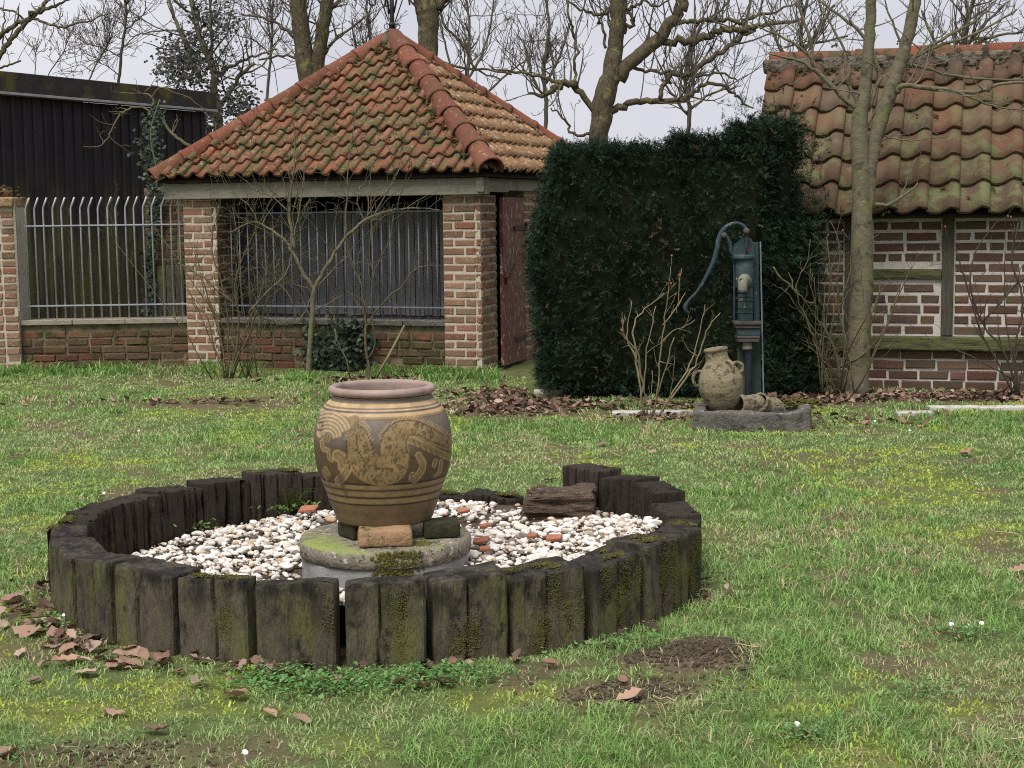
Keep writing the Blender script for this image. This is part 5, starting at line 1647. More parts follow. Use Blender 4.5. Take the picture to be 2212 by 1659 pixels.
# roof
ev = 0.20
be = at(2100, 450, (B0 + BX * 0.3 - BY * ev)[1])[2] - 0.02     # height of the eave
run = 1.33
ea = b0 - BX * 0.10 - BY * ev + UP * be
eb = ea + BX * (BLn + 0.2)
rz = at(2000, 110, (B0 + BY * (run - ev))[1])[2]
tpk = ea + BY * run + UP * (rz - be - 0.03)
broof = MB().add([ea - UP * .05, eb - UP * .05, eb - UP * .05 + BY * run + UP * (tpk[2] - ea[2]), tpk - UP * .05, ea - UP * .05 + BY * 2 * run, eb - UP * .05 + BY * 2 * run], [(0, 1, 2, 3), (3, 2, 5, 4), (0, 3, 4), (1, 5, 2), (0, 4, 5, 1)]).build('roof', mat['under'], barn)
bt = tile_face(broof, ea, eb, tpk, 0.218, 0.292, 0.034, 'tile_barn', hips=False, x_range=(0, 3.4), th=0.024)
rmb = ridge_mesh(0.38, 0.082, 0.098, 'ridge_barn', False)
for j in range(11):
    loc = tpk + BX * (j * 0.345) + UP * 0.0
    shared('ridge_tile', rmb, loc + UP * tile_rng.uniform(-.006, .006), frame_q(np.cross(BX, UP), BX + UP * tile_rng.uniform(-.01, .05), UP + BY * tile_rng.uniform(-.08, .08)), None, broof)
esb = nrm(tpk - ea)
mr = []
enb = np.cross(BX, esb)
MB().rb(tpk + BX * 1.8 - UP * 0.055 - BY * 0.06, BX, BY, UP, (3.7, 0.14, 0.12), 0.03, (60, 3, 3), 0.03, 5, 9).build('ridge_mortar', mat['pointing'], broof)
for _ in range(1500):
    x = tile_rng.uniform(0, 3.6)
    mr.append((tpk + BX * x - esb * abs(tile_rng.gauss(0.07, 0.09)) * (1.6 if x < 0.9 else 1) + enb * tile_rng.uniform(0.0, 0.05), enb, tile_rng.uniform(.005, .018)))
for (loc, ex, es, en, Wn) in bt:
    if tile_rng.random() < 0.35:
        x = tile_rng.uniform(0, Wn); s = tile_rng.uniform(0.0, 0.25); big = tile_rng.random() < 0.2
        for _ in range(40 if big else 6):
            mr.append((loc + ex * (x + tile_rng.gauss(0, .03 if big else .01)) + es * (s + tile_rng.gauss(0, .03 if big else .012)) + en * 0.02, en, tile_rng.uniform(.004, .012)))
blobs('moss', mr, mat['moss_dark'], broof, 0.7, 19)

# ------------------------------------------------------------------ yew hedge
hr = np.random.default_rng(61)
hedge = empty('yew_hedge', (1.0, 11.5, 0), 'dense dark green clipped yew hedge behind the pump', 'hedge')
HB = [((0.17, 10.88, 0.0), (1.90, 12.25, 1.84)), ((1.15, 10.95, 0.0), (1.95, 11.60, 1.93)), ((1.55, 10.98, 0.0), (2.12, 11.50, 2.02)), ((1.90, 11.05, 0.0), (2.30, 11.46, 1.30))]
fol_v, fol_c = [], []
def hedge_shape(P, lo, hi):
    """push the points of a box in and out for an uneven clipped surface"""
    c = (np.array(lo) + np.array(hi)) / 2
    n = (P - c) / (np.array(hi) - np.array(lo)) * 2
    rr_ = 0.11
    hx = (np.array(hi) - np.array(lo)) / 2
    qv = np.clip(P - c, -(hx - rr_), hx - rr_)
    d = P - c - qv
    L = np.linalg.norm(d, axis=1, keepdims=True) + 1e-9
    nn_ = d / L
    P2 = c + qv + nn_ * np.minimum(L, rr_)
    b = 0.10 * (fbm(P2 * 2.0, 71, 3) - 0.5) + 0.08 * (fbm(P2 * 7, 72, 3) - 0.5)
    P2 = P2 + nn_ * b[:, None]
    if lo[0] < 0.5:
        lf = np.clip((0.9 - P2[:, 0]) / 0.8, 0, 1)
        P2[:, 0] += lf * (0.16 * sstep(1.1, 1.9, P2[:, 2]) + 0.05 * sstep(0.8, 0.2, P2[:, 2]) - 0.02)
    return P2, nn_
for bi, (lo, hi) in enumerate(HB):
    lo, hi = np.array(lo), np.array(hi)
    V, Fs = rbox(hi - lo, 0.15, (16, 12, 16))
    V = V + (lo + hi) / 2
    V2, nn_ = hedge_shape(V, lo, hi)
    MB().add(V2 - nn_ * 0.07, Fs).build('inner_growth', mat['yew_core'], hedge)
    d = hi - lo
    faces = [(1, -1, d[0] * d[2]), (2, 1, d[0] * d[1]), (0, -1, d[1] * d[2]), (0, 1, d[1] * d[2])]
    for axn, sg, area in faces:
        n = int(area * (5600 if axn != 0 else 4200))
        P = lo + hr.uniform(0, 1, (n, 3)) * d
        P[:, axn] = lo[axn] if sg < 0 else hi[axn]
        P, N = hedge_shape(P, lo, hi)
        P = P - N * hr.uniform(0.0, 0.075, (n, 1))
        fol_v.append(np.concatenate([P, N], 1))
PN = np.concatenate(fol_v)
# stray upright sprays on top and to the right
ex_ = []
for (u, v, Y, cnt, s_) in ((1705, 300, 11.2, 420, .09), (1665, 262, 11.3, 380, .09), (1735, 330, 11.2, 320, .09), (1620, 262, 11.3, 300, .10), (1760, 430, 11.2, 220, .08), (1775, 560, 11.2, 200, .09), (1780, 700, 11.2, 220, .09), (1745, 800, 11.1, 200, .1)):
    c = at(u, v, Y)
    p = c + hr.normal(0, s_, (cnt, 3)) * np.array([1, 0.7, 1])
    nn_ = np.array([0, -0.5, 0.8]) + hr.normal(0, 0.5, (cnt, 3))
    ex_.append(np.concatenate([p, nn_ / np.linalg.norm(nn_, axis=1, keepdims=True)], 1))
PN = np.concatenate([PN] + ex_)
# sprays: sprigs strung along short drooping shoots
ns_ = len(PN) // 7
pick = hr.permutation(len(PN))[:ns_]
P0, N0 = PN[pick, :3], PN[pick, 3:]
A0 = N0 * 0.9 + hr.normal(0, 0.45, (ns_, 3)) + np.array([0, 0, 0.12])
A0 /= np.linalg.norm(A0, axis=1, keepdims=True)
sl_ = hr.uniform(0.05, 0.11, ns_)
kk_ = np.tile(np.arange(7), ns_)
pid = np.repeat(np.arange(ns_), 7)
P = P0[pid] + A0[pid] * (sl_[pid] * kk_ / 7)[:, None] + np.array([0, 0, -0.012]) * ((kk_ / 7.0) ** 2)[:, None] - N0[pid] * 0.05 + hr.normal(0, 0.004, (len(pid), 3))
N = N0[pid]
n = len(P)
sd_ = np.cross(A0, hr.normal(size=(ns_, 3))); sd_ /= np.linalg.norm(sd_, axis=1, keepdims=True)
D = A0[pid] * 0.75 + sd_[pid] * np.where(kk_ % 2, 0.75, -0.75)[:, None] + hr.normal(0, 0.18, (n, 3))
D /= np.linalg.norm(D, axis=1, keepdims=True)
L = hr.uniform(0.022, 0.045, n)
e1 = np.cross(D, hr.normal(size=(n, 3))); e1 /= np.linalg.norm(e1, axis=1, keepdims=True)
tris_v, tris_c = [], []
clump = fbm(P * 5, 81, 3)
tip = np.clip(hr.uniform(0, 1, ns_)[pid] * 0.8 + 0.2 * kk_ / 6, 0, 1)
colr = np.array(S(20, 33, 23)[:3])[None] + (np.array(S(54, 76, 54)[:3]) - np.array(S(20, 33, 23)[:3]))[None] * np.clip((clump - 0.35) * 1.5 + 0.3 * tip + 0.9 * (tip > 0.93), 0, 1.6)[:, None]
brownish = hr.uniform(0, 1, ns_)[pid] < 0.012 + 0.10 * sstep(0.66, 0.74, fbm(P * 3.1, 83, 3))
colr[brownish] = np.array(S(96, 84, 64)[:3])
for k in range(5):
    t = (k + 0.6) / 5
    sgn = 1 if k % 2 else -1
    b = P + D * (L * t)[:, None]
    side = (e1 * sgn + D * 0.9)
    side /= np.linalg.norm(side, axis=1, keepdims=True)
    ln = (L * 0.42 * (1.1 - 0.5 * t))[:, None]
    w = (D * 0.0045)
    tris_v.append(np.stack([b - w, b + w, b + side * ln], 1))
    tris_c.append(np.repeat(colr, 3, 0))
V = np.concatenate([x.reshape(-1, 3) for x in tris_v]); Cc = np.concatenate(tris_c)
o = link('foliage', fast_mesh('foliage', V, np.arange(len(V)).reshape(-1, 3), col=Cc), mat['yew'], hedge)

# ------------------------------------------------------------------ hand pump
PY = 10.22
def pp(cx, cy, dy=0.0):                       # closer view of the pump head, 7.2 units per frame unit
    return at(1448.3 + cx / 7.2, 466.3 + cy / 7.2, PY + dy)
def pq(cx, cy, dy=0.0):
    return at(1448.3 + cx / 6.3, 685.8 + cy / 6.3, PY + dy)
mpx = PY / 3291 / 7.2
pump = empty('hand_pump', (pq(1080, 1200)[0], PY, 0), 'old blue-green cast iron hand pump on a mossy plank before the hedge', 'hand pump')
def lean_box(tl, tr, bl, br, y0, th, name, m, parent):
    V = [at(*p, y0) for p in (bl, br, tr, tl)] + [at(*p, y0 + th) for p in (bl, br, tr, tl)]
    return MB().add(V, [(0, 1, 2, 3), (5, 4, 7, 6), (1, 5, 6, 2), (4, 0, 3, 7), (3, 2, 6, 7), (4, 5, 1, 0)]).build(name, mat[m], parent)
lean_box((1594, 523), (1638, 523), (1592, 905), (1646, 905), PY + 0.075, 0.045, 'plank', 'pump_plank', pump)
lean_box((1641, 522), (1644, 522), (1649, 905), (1652, 905), PY + 0.07, 0.055, 'edge_strip', 'galv_dull', pump)
lean_box((1627, 524), (1637, 524), (1629, 706), (1640, 706), PY + 0.045, 0.029, 'channel', 'pump_blue', pump)
def vcyl(cx0, cx1, cy0, cy1, name, m, f=pp, seg=24, dy=0.0, k=7.2):
    a, b = f((cx0 + cx1) / 2, cy1, dy), f((cx0 + cx1) / 2, cy0, dy)
    r = abs(cx1 - cx0) / 2 * PY / 3291 / k
    ax = b - a
    h = np.linalg.norm(ax)
    return MB().lathe([(r * .96, 0), (r, 0.006), (r, h - 0.006), (r * .96, h), (0, h)], a, ax, seg).build(name, mat[m], pump, True)
vcyl(1010, 1292, 660, 1115, 'barrel', 'pump', dy=0.0)
vcyl(1050, 1285, 1115, 1640, 'barrel', 'pump', dy=0.0)
for cy in (1250, 1320, 1430, 1500):
    vcyl(1046, 1289, cy, cy + 10, 'barrel_band', 'pump_blue')
vcyl(975, 1010, 690, 1620, 'side_rod', 'pump_blue', dy=0.02, seg=12)
vcyl(955, 1312, 605, 672, 'cap_flange', 'pump')
# arched plate behind the rod
pts = [(975, 610), (985, 440), (1040, 410), (1090, 360), (1140, 335), (1200, 335), (1260, 360), (1290, 420), (1300, 610)]
fr = [pp(*p, dy=0.02) for p in pts]; bk_ = [pp(*p, dy=0.045) for p in pts]
n_ = len(pts)
MB().add(fr + bk_, [list(range(n_))[::-1], [n_ + i for i in range(n_)]] + [(i, (i + 1) % n_, n_ + (i + 1) % n_, n_ + i) for i in range(n_)]).build('arched_plate', mat['pump'], pump)
MB().tube([pp(1185, 240, -0.02), pp(1183, 612, -0.005)], 0.0065, 8).build('piston_rod', mat['pump_rust'], pump, True)
br_pts = smooth_line(np.array([[*pp(1120, 622, -0.01), 24 * mpx], [*pp(1000, 615, -0.01), 26 * mpx], [*pp(945, 555, -0.015), 30 * mpx], [*pp(930, 450, -0.02), 32 * mpx], [*pp(890, 370, -0.02), 36 * mpx], [*pp(840, 305, -0.02), 42 * mpx]]), 4)
MB().tube(br_pts[:, :3], br_pts[:, 3], 10).build('fulcrum_bracket', mat['pump'], pump, True)
hd_ = [(1185, 235, 34), (1165, 190, 30), (1110, 140, 28), (1020, 115, 28), (900, 150, 32), (800, 250, 38), (752, 370, 42), (722, 520, 40), (672, 700, 36), (570, 920, 32), (420, 1170, 22), (300, 1300, 26), (235, 1400, 34), (240, 1470, 30), (300, 1515, 16)]
hp_ = smooth_line(np.array([[*pp(a, b, -0.035), w * mpx] for a, b, w in hd_]), 5)
MB().tube(hp_[:, :3], hp_[:, 3], 12).build('handle', mat['pump_blue'], pump, True)
for (cx, cy, rr_) in ((830, 300, 44), (1180, 235, 48)):
    c = pp(cx, cy, -0.035)
    MB().lathe([(rr_ * mpx * .7, -0.028), (rr_ * mpx, -0.022), (rr_ * mpx, 0.02), (rr_ * mpx * .7, 0.026)], c, (0, 1, 0), 14, capt=True).build('pivot_bolt', mat['pump_rust'], pump, True)
c0 = pp(1165, 1010, -0.02)
sp = smooth_line(np.array([c0 + [0.0, -0.02, 0], pp(1150, 985, -0.09), pp(1125, 1010, -0.13), pp(1122, 1090, -0.145), pp(1122, 1185, -0.145)]), 5)
spo = MB().tube(sp, np.linspace(0.040, 0.029, len(sp)), 14, caps=False).build('spout', mat['pump_spout'], pump, True)
e_ = sp[-1]
MB().lathe([(0.026, 0.012), (0.035, 0.012), (0.037, 0.0), (0.035, -0.012), (0.026, -0.012), (0.025, 0.02)], e_, (0, 0, 1), 16, capb=False).build('spout_lip', mat['pump_pipe'], spo, True)
MB().rb(pp(1110, 1000, -0.16), (1, 0, 0), (0, 1, 0), UP, (0.028, 0.006, 0.022), 0.002, (1, 1, 1)).build('spout_plate', mat['pump_pipe'], spo)
def slabq(cx0, cx1, cy0, cy1, name, m, d0, d1):
    c = (pq(cx0, cy0) + pq(cx1, cy1)) / 2
    w = abs(pq(cx1, cy0)[0] - pq(cx0, cy0)[0]); h = abs(pq(cx0, cy0)[2] - pq(cx0, cy1)[2])
    return MB().rb(c + [0, (d0 + d1) / 2, 0], (1, 0, -0.012), (0, 1, 0), UP, (w, d1 - d0, h), 0.005, (2, 1, 1)).build(name, mat[m], pump)
slabq(860, 1215, 45, 92, 'flange', 'pump_rust', -0.07, 0.07)
slabq(875, 1210, 100, 138, 'flange', 'pump_rust', -0.06, 0.065)
slabq(905, 1210, 138, 245, 'valve_box', 'pump', -0.045, 0.06)
slabq(895, 1200, 245, 282, 'flange', 'pump_rust', -0.055, 0.065)
slabq(905, 1190, 290, 328, 'flange', 'pump_rust', -0.055, 0.065)
vcyl(985, 1105, 335, 400, 'nut', 'pump_spout', pq, 8, 0.0, 6.3)
vcyl(970, 1115, 385, 432, 'nut', 'pump_spout', pq, 8, 0.0, 6.3)
vcyl(1012, 1105, 430, 1230, 'suction_pipe', 'pump_pipe', pq, 16, 0.01, 6.3)

# ------------------------------------------------------------------ stone trough with amphorae
t0, t1 = G(1496, 934), G(1752, 937)
tx = nrm(np.array([t1[0] - t0[0], t1[1] - t0[1], 0])); ty = np.cross(UP, tx)
TL = np.linalg.norm(t1 - t0); TH = 0.135
mb = MB()
V, Fs = rbox((TL, 0.40, TH), 0.018, (40, 18, 6))
top = V[:, 2] > TH / 2 - 0.03
V[:, 2] += np.where(top, 0.03 * (fbm(V * np.array([9, 9, 0]), 31, 3) - 0.5) + 0.018 * sstep(0.2, 0.36, V[:, 0]) - 0.012 * np.exp(-((V[:, 0] - 0.12) / 0.1) ** 2), 0)
hol = top & (np.abs(V[:, 0]) < TL / 2 - 0.07) & (np.abs(V[:, 1]) < 0.13)
V[:, 2] -= np.where(hol, 0.035, 0)
nn_ = V / np.linalg.norm(V, axis=1, keepdims=True)
V += nn_ * (0.016 * (fbm(V * 16, 32, 3) - 0.5))[:, None]
mb.add(t0 * np.array([1, 1, 0]) + tx * TL / 2 + ty * 0.20 + UP * (TH / 2 - 0.005) + V @ np.stack([tx, ty, UP]), Fs)
tro = mb.build('stone_trough', mat['trough'])
tag(tro, 'worn dark grey stone trough slab at the foot of the pump', 'stone trough')
blobs_pts = [(t0 * np.array([1, 1, 0]) + tx * (TL - 0.06 + sr.gauss(0, .05)) + ty * (0.33 + sr.gauss(0, .05)) + UP * (TH + sr.uniform(-.02, .03)), (0, 0, 1), sr.uniform(.006, .014)) for _ in range(160)]
mo_ = blobs('moss', blobs_pts, mat['moss_green'], None, 0.7, 12)
mo_.parent = tro
AY = t0[1] + 0.24
def aq(cx, cy, dy=0.0):
    return at(1448.3 + cx / 6.3, 685.8 + cy / 6.3, AY + dy)
ab, at_ = aq(756, 1380), aq(612, 415)
axv = at_ - ab; AL = np.linalg.norm(axv); axn_ = axv / AL
kpx = AY / 3291 / 6.3
amph = empty('amphora', ab, 'upright leaning earthenware amphora with lichen standing in the trough', 'amphora')
apf = [(0.0, 0), (105, 0), (122, 60), (150, 130), (236, 230), (292, 370), (305, 470), (300, 550), (262, 650), (205, 730), (168, 790), (154, 840), (150, 905), (158, 925), (166, 940), (164, 958), (152, 965), (140, 962)]
rw = smooth_line(np.array([(r_ * kpx, z_ / 965 * AL) for r_, z_ in apf[1:18]]), 3)
mb = MB().lathe([tuple(p) for p in rw] + [(132 * kpx, 0.93 * AL), (128 * kpx, 0.86 * AL), (150 * kpx, 0.7 * AL), (0, 0.6 * AL)], ab, axn_, 40)
V = np.concatenate(mb.v); mb.v = [V + (V - ab - np.outer((V - ab) @ axn_, axn_)) * (0.10 * (fbm(V * 22, 41, 3) - 0.5))[:, None]]
mb.build('vessel', mat['amphora'], amph, True)
sd = nrm(np.cross(axn_, [0, 1, 0])); sd = sd if sd[0] > 0 else -sd
fwd = np.cross(axn_, sd); fwd = fwd if fwd[1] < 0 else -fwd
for dirv, f0, f1, r0_, r1_ in ((-sd, 0.70, 0.53, 240, 300), (nrm(sd * .95 - fwd * .1), 0.74, 0.62, 205, 272), (nrm(fwd * 0.8 + sd * 0.55), 0.80, 0.68, 168, 240)):
    A_ = ab + axn_ * AL * f0 + dirv * r0_ * kpx; B_ = ab + axn_ * AL * f1 + dirv * r1_ * kpx
    mid_ = (A_ + B_) / 2 + dirv * 92 * kpx + axn_ * 0.012
    pl = smooth_line(np.array([A_ - dirv * 0.012, A_ + dirv * 60 * kpx + axn_ * 0.006, mid_, B_ + dirv * 45 * kpx, B_ - dirv * 0.012]), 4)
    MB().tube(pl, 0.0105, 8).build('handle', mat['amphora'], amph, True)
def small_jug(mouth, dirv, L, rm_, rb, label, seed):
    dirv = nrm(dirv)                       # from the mouth into the body
    e = empty('small_jug', mouth, label, 'jug', 'jugs lying in the trough')
    pr = [(rm_ * .80, 0.05 * L), (rm_ * .82, 0), (rm_ * 1.0, -0.004), (rm_ * 1.08, 0.01), (rm_ * 1.05, 0.03), (rm_ * .92, 0.06), (rm_ * 0.95, L * .3), (rb, L * .55), (rb * .95, L * .75), (rb * .6, L * .95), (0.0, L)]
    mb = MB().lathe(pr, mouth, dirv, 28, ref=(0.1, 0.3, 1), capb=False)
    mb.lathe([(rm_ * .80, 0.05 * L), (rm_ * .78, 0.25 * L), (rb * .8, 0.5 * L), (0, 0.8 * L)], mouth, dirv, 28, ref=(0.1, 0.3, 1), capb=False)
    V = np.concatenate(mb.v); mb.v = [V + 0.006 * (fbm(V * 30, seed, 3) - 0.5)[:, None] * np.array([1, 1, 1])]
    mb.build('vessel', mat['amphora'], e, True)
    return e
small_jug(aq(915, 1180, -0.06), (0.80, 0.55, -0.10), 0.24, 0.060, 0.066, 'small earthenware jug lying with its mouth towards the left', 1)
small_jug(aq(1205, 1150, 0.0), (0.62, 0.62, -0.42), 0.26, 0.062, 0.085, 'squat earthenware jug lying behind with its mouth tilted up', 2)

# pale edging stones in the grass
for i, (u, v, L, lab) in enumerate(((1370, 897, .30, 'pale flat edging stone left of the rose bush foot'), (1455, 896, .26, 'pale flat edging stone between rose bush and trough'), (1975, 898, .24, 'short pale edging stone in the grass before the barn'), (2060, 886, .34, 'long pale edging stone half sunk before the barn'), (2175, 886, .40, 'pale edging stone at the right edge before the barn'), (1185, 850, .22, 'pale stone in the litter beside the hedge left corner'))):
    p = G(u, v)
    o = MB().rb((p[0], p[1], 0.012), (1, sr.uniform(-.1, .05), 0), (0, 1, 0), UP, (L, 0.09, 0.035), 0.01, (10, 4, 1), 0.008, i + 50, 14).build('edging_stone', mat['edging'])
    tag(o, lab, 'edging stone', 'edging stones')

# ------------------------------------------------------------------ trees and shrubs
def grow_level(r, P, D, L, R, npt=6, wig=0.18, trop=0.12, taper=0.25):
    """polylines for N branches at once; returns points (N,npt,3) and radii"""
    N = len(P)
    pts = [P]
    d = D / (np.linalg.norm(D, axis=1, keepdims=True) + 1e-9)
    p = P
    for i in range(npt - 1):
        d = d + r.normal(0, wig, (N, 3)) + np.array([0, 0, trop])
        d /= np.linalg.norm(d, axis=1, keepdims=True)
        p = p + d * (L / (npt - 1))[:, None]
        pts.append(p)
    pts = np.stack(pts, 1)
    rad = R[:, None] * np.linspace(1, taper, npt)[None]
    return pts, rad
def spawn(r, pts, rad, L, per, ang, lk, rk, t0=0.25, planar=0.35, lmin=0.0):
    """side shoots off each polyline"""
    N, n, _ = pts.shape
    idx = np.repeat(np.arange(N), r.poisson(per, N) if np.isscalar(per) else r.poisson(per))
    m = len(idx)
    t = t0 + (1 - t0) * r.uniform(0, 1, m)
    f = t * (n - 1)
    i = np.minimum(f.astype(int), n - 2)
    w = (f - i)[:, None]
    P = pts[idx, i] * (1 - w) + pts[idx, i + 1] * w
    T = pts[idx, i + 1] - pts[idx, i]
    T /= np.linalg.norm(T, axis=1, keepdims=True) + 1e-9
    q_ = r.normal(size=(m, 3)) * np.array([1, planar + 0.3, 1])
    q_ = q_ - T * (q_ * T).sum(1, keepdims=True)
    q_ /= np.linalg.norm(q_, axis=1, keepdims=True) + 1e-9
    a = np.radians(r.normal(ang, 12, m))[:, None]
    D = T * np.cos(a) + q_ * np.sin(a)
    Rr = (rad[idx, i] * (1 - w[:, 0]) + rad[idx, i + 1] * w[:, 0]) * rk * r.uniform(0.7, 1.1, m)
    Ll = np.maximum(L[idx] * lk * (1.15 - 0.6 * t) * r.uniform(0.5, 1.25, m), lmin)
    return P, D, Ll, Rr
def limb3(pl, Y, r=None, sub=4, wob=0.02, f=None):
    """(u, v, width) rows in frame units at depth Y (or per-row depth as 4th value) -> points and radii"""
    rows = []
    for p in pl:
        y = Y + (p[3] if len(p) > 3 else 0)
        q_ = at(p[0], p[1], y)
        rows.append([*q_, p[2] / 2 * y / F])
    s = smooth_line(np.array(rows), sub)
    if r is not None and wob:
        s[:, :3] += r.normal(0, wob, (len(s), 3)) * np.minimum(1, s[:, 3:4] / 0.03 + 0.2)
    return s[:, :3], np.maximum(s[:, 3], 0.002)
def sample_limb(r, P, R, n, t0=0.1):
    L = len(P)
    f = (t0 + (1 - t0) * r.uniform(0, 1, n)) * (L - 1)
    i = np.minimum(f.astype(int), L - 2)
    w = (f - i)[:, None]
    return P[i] * (1 - w) + P[i + 1] * w, P[i + 1] - P[i], R[i]
def make_tree(name, label, cat, trunks, limbs, Y, seed, bark, twig, shoots=10, L1=0.9, lv=(3.0, 2.2), up=0.5, trop=0.14, group=None, wob=0.012, sides=10, rmin=0.0035, out=0.5, ang=42, r1max=0.016, extra=None, buds=False, wig=0.14, trunk_shoots=4):
    r = np.random.default_rng(seed)
    b = at(trunks[0][0][0], trunks[0][0][1], Y)
    e = empty(name, (b[0], Y, 0), label, cat, group)
    mb = MB()
    allP = []
    for k, t in enumerate(trunks):
        P, R = limb3(t, Y, r, 5, wob * 0.5)
        if k == 0 and P[0][2] > 0.02:
            P = np.concatenate([[np.array([P[0][0], P[0][1], -0.05])], P]); R = np.concatenate([[R[0] * 1.25], R])
        MB().tube(P, R * (1 + 0.10 * (vnoise(P * 6, seed) - 0.5)), sides, caps=True).build('trunk', mat[bark], e, True)
        allP.append((P, R, 'trunk'))
    for t in limbs:
        P, R = limb3(t, Y, r, 4, wob)
        MB().tube(P, R, max(6, sides - 3)).build('limb', mat[bark], e, True)
        allP.append((P, R, 'limb'))
    Vs, Fs, off = [], [], 0
    S_P, S_D, S_L, S_R = [], [], [], []
    for (P, R, kd) in allP:
        ln = np.sum(np.linalg.norm(np.diff(P, axis=0), axis=1))
        n = int(max(2, (shoots if kd == 'limb' else trunk_shoots) * ln))
        p, T, rr_ = sample_limb(r, P, R, n, 0.12 if kd == 'limb' else 0.45)
        T = T / (np.linalg.norm(T, axis=1, keepdims=True) + 1e-9)
        D = T * 0.35 + r.normal(0, out, (n, 3)) + np.array([0, 0, up])
        S_P.append(p); S_D.append(D); S_L.append(L1 * r.uniform(0.35, 1.25, n)); S_R.append(np.minimum(rr_ * 0.55, r1max) * r.uniform(0.5, 1.0, n))
    P, D, L, R = np.concatenate(S_P), np.concatenate(S_D), np.concatenate(S_L), np.maximum(np.concatenate(S_R), rmin)
    for lev in range(3):
        npt = (7, 6, 5)[lev]
        pts, rad = grow_level(r, P, D, L, R, npt, wig, trop, 0.35)
        V, Q = tubes(pts, np.maximum(rad, rmin * 0.8), (5, 4, 3)[lev])
        Vs.append(V); Fs.append(Q + off); off += len(V)
        if lev < 2:
            P, D, L, R = spawn(r, pts, rad, L, lv[lev], ang, 0.52, 0.6)
            R = np.maximum(R, rmin * (0.85, 0.7)[lev])
    o = link('twigs', fast_mesh('twigs', np.concatenate(Vs), np.concatenate(Fs), smooth=True), mat[twig], e)
    o['kind'] = 'stuff'
    return e, r
c3 = lambda rows, w=4.0: [(1106 + a / 4.0, b / 4.0, c / w) + tuple(d) for (a, b, c, *d) in rows]
c1 = lambda rows: [(a / 4.0, b / 4.0, c / 4.0) + tuple(d) for (a, b, c, *d) in rows]
c2 = lambda rows: [(553 + a / 4.0, b / 4.0, c / 4.0) + tuple(d) for (a, b, c, *d) in rows]
# big tree between kennel and barn
make_tree('bare_tree', 'large leafless tree with wide low limbs above the hedge', 'tree',
          [c3([(720, 1500, 180), (760, 1140, 165), (790, 900, 190), (860, 650, 165), (890, 400, 135), (915, 200, 135), (930, 0, 135), (945, -300, 120)])],
          [c3([(900, 680, 130), (1060, 500, 120), (1230, 370, 118), (1350, 230, 100), (1450, 110, 90), (1500, 0, 80), (1560, -200, 60)]),
           c3([(830, 985, 75), (960, 910, 62), (1100, 880, 55), (1300, 870, 50), (1480, 850, 42), (1600, 770, 36), (1690, 730, 32), (1850, 760, 28), (1960, 850, 24), (2080, 930, 14)]),
           c3([(1290, 870, 40), (1320, 720, 42), (1400, 660, 42), (1520, 640, 45), (1700, 520, 45), (1850, 420, 45), (1950, 330, 42), (2100, 260, 34)]),
           c3([(720, 985, 52), (620, 830, 55), (540, 740, 62), (430, 730, 60), (350, 780, 50), (270, 830, 38), (150, 800, 22)]),
           c3([(430, 735, 36), (280, 680, 30), (150, 640, 26), (0, 630, 22), (-200, 560, 14)]),
           c3([(1300, 350, 60), (1500, 360, 68), (1650, 330, 62), (1800, 270, 55), (1950, 260, 50), (2080, 230, 46), (2212, 220, 40), (2500, 160, 26)]),
           c3([(1370, 210, 42), (1560, 170, 40), (1700, 180, 38), (1850, 190, 34), (2000, 180, 30), (2212, 120, 24), (2500, 0, 14)]),
           c3([(1050, 580, 32), (1200, 610, 28), (1400, 620, 28), (1600, 650, 26), (1800, 640, 20), (1950, 700, 12)]),
           c3([(545, 740, 30), (545, 560, 26), (560, 420, 26), (530, 280, 24), (490, 100, 20), (470, -50, 16)]),
           c3([(930, 60, 34), (820, 110, 34), (740, 130, 28), (620, 90, 24), (480, 10, 16)]),
           c3([(690, 1160, 30), (540, 1150, 24), (500, 1090, 22), (420, 990, 18), (345, 930, 14)]),
           c3([(900, 330, 46), (1000, 220, 40), (1050, 180, 34), (960, 60, 22)]),
           c3([(800, 430, 26), (790, 240, 24), (750, 190, 18), (820, 60, 12)]),
           c3([(1000, 100, 30), (1080, 40, 24), (1160, 10, 20), (1260, 55, 16), (1400, -20, 12)])],
          19.0, 5, 'bark_big', 'twig_far', shoots=8, L1=0.85, lv=(2.6, 1.7), up=0.75, trop=0.16, wob=0.02, rmin=0.0042, group='bare trees behind the garden')
make_tree('bare_tree', 'leafless tree with two straight lichened trunks behind the kennel roof', 'tree',
          [[(675, 260, 46), (668, 185, 42), (655, 100, 38), (643, 0, 36), (632, -120, 32)], [(678, 235, 34), (684, 165, 30), (695, 70, 29), (710, 0, 27), (732, -120, 24)]],
          [[(700, 30, 12), (725, 10, 9), (750, -20, 7)], [(690, 130, 8), (720, 90, 6), (760, 60, 5), (800, 30, 4)], [(650, 90, 8), (610, 60, 6), (570, 40, 5), (520, 30, 3)], [(655, 130, 6), (610, 120, 5), (560, 130, 4)]],
          19.5, 6, 'bark_big', 'twig_far', shoots=9, L1=0.7, lv=(2.8, 1.8), up=0.35, trop=0.1, rmin=0.004, group='bare trees behind the garden', trunk_shoots=7)
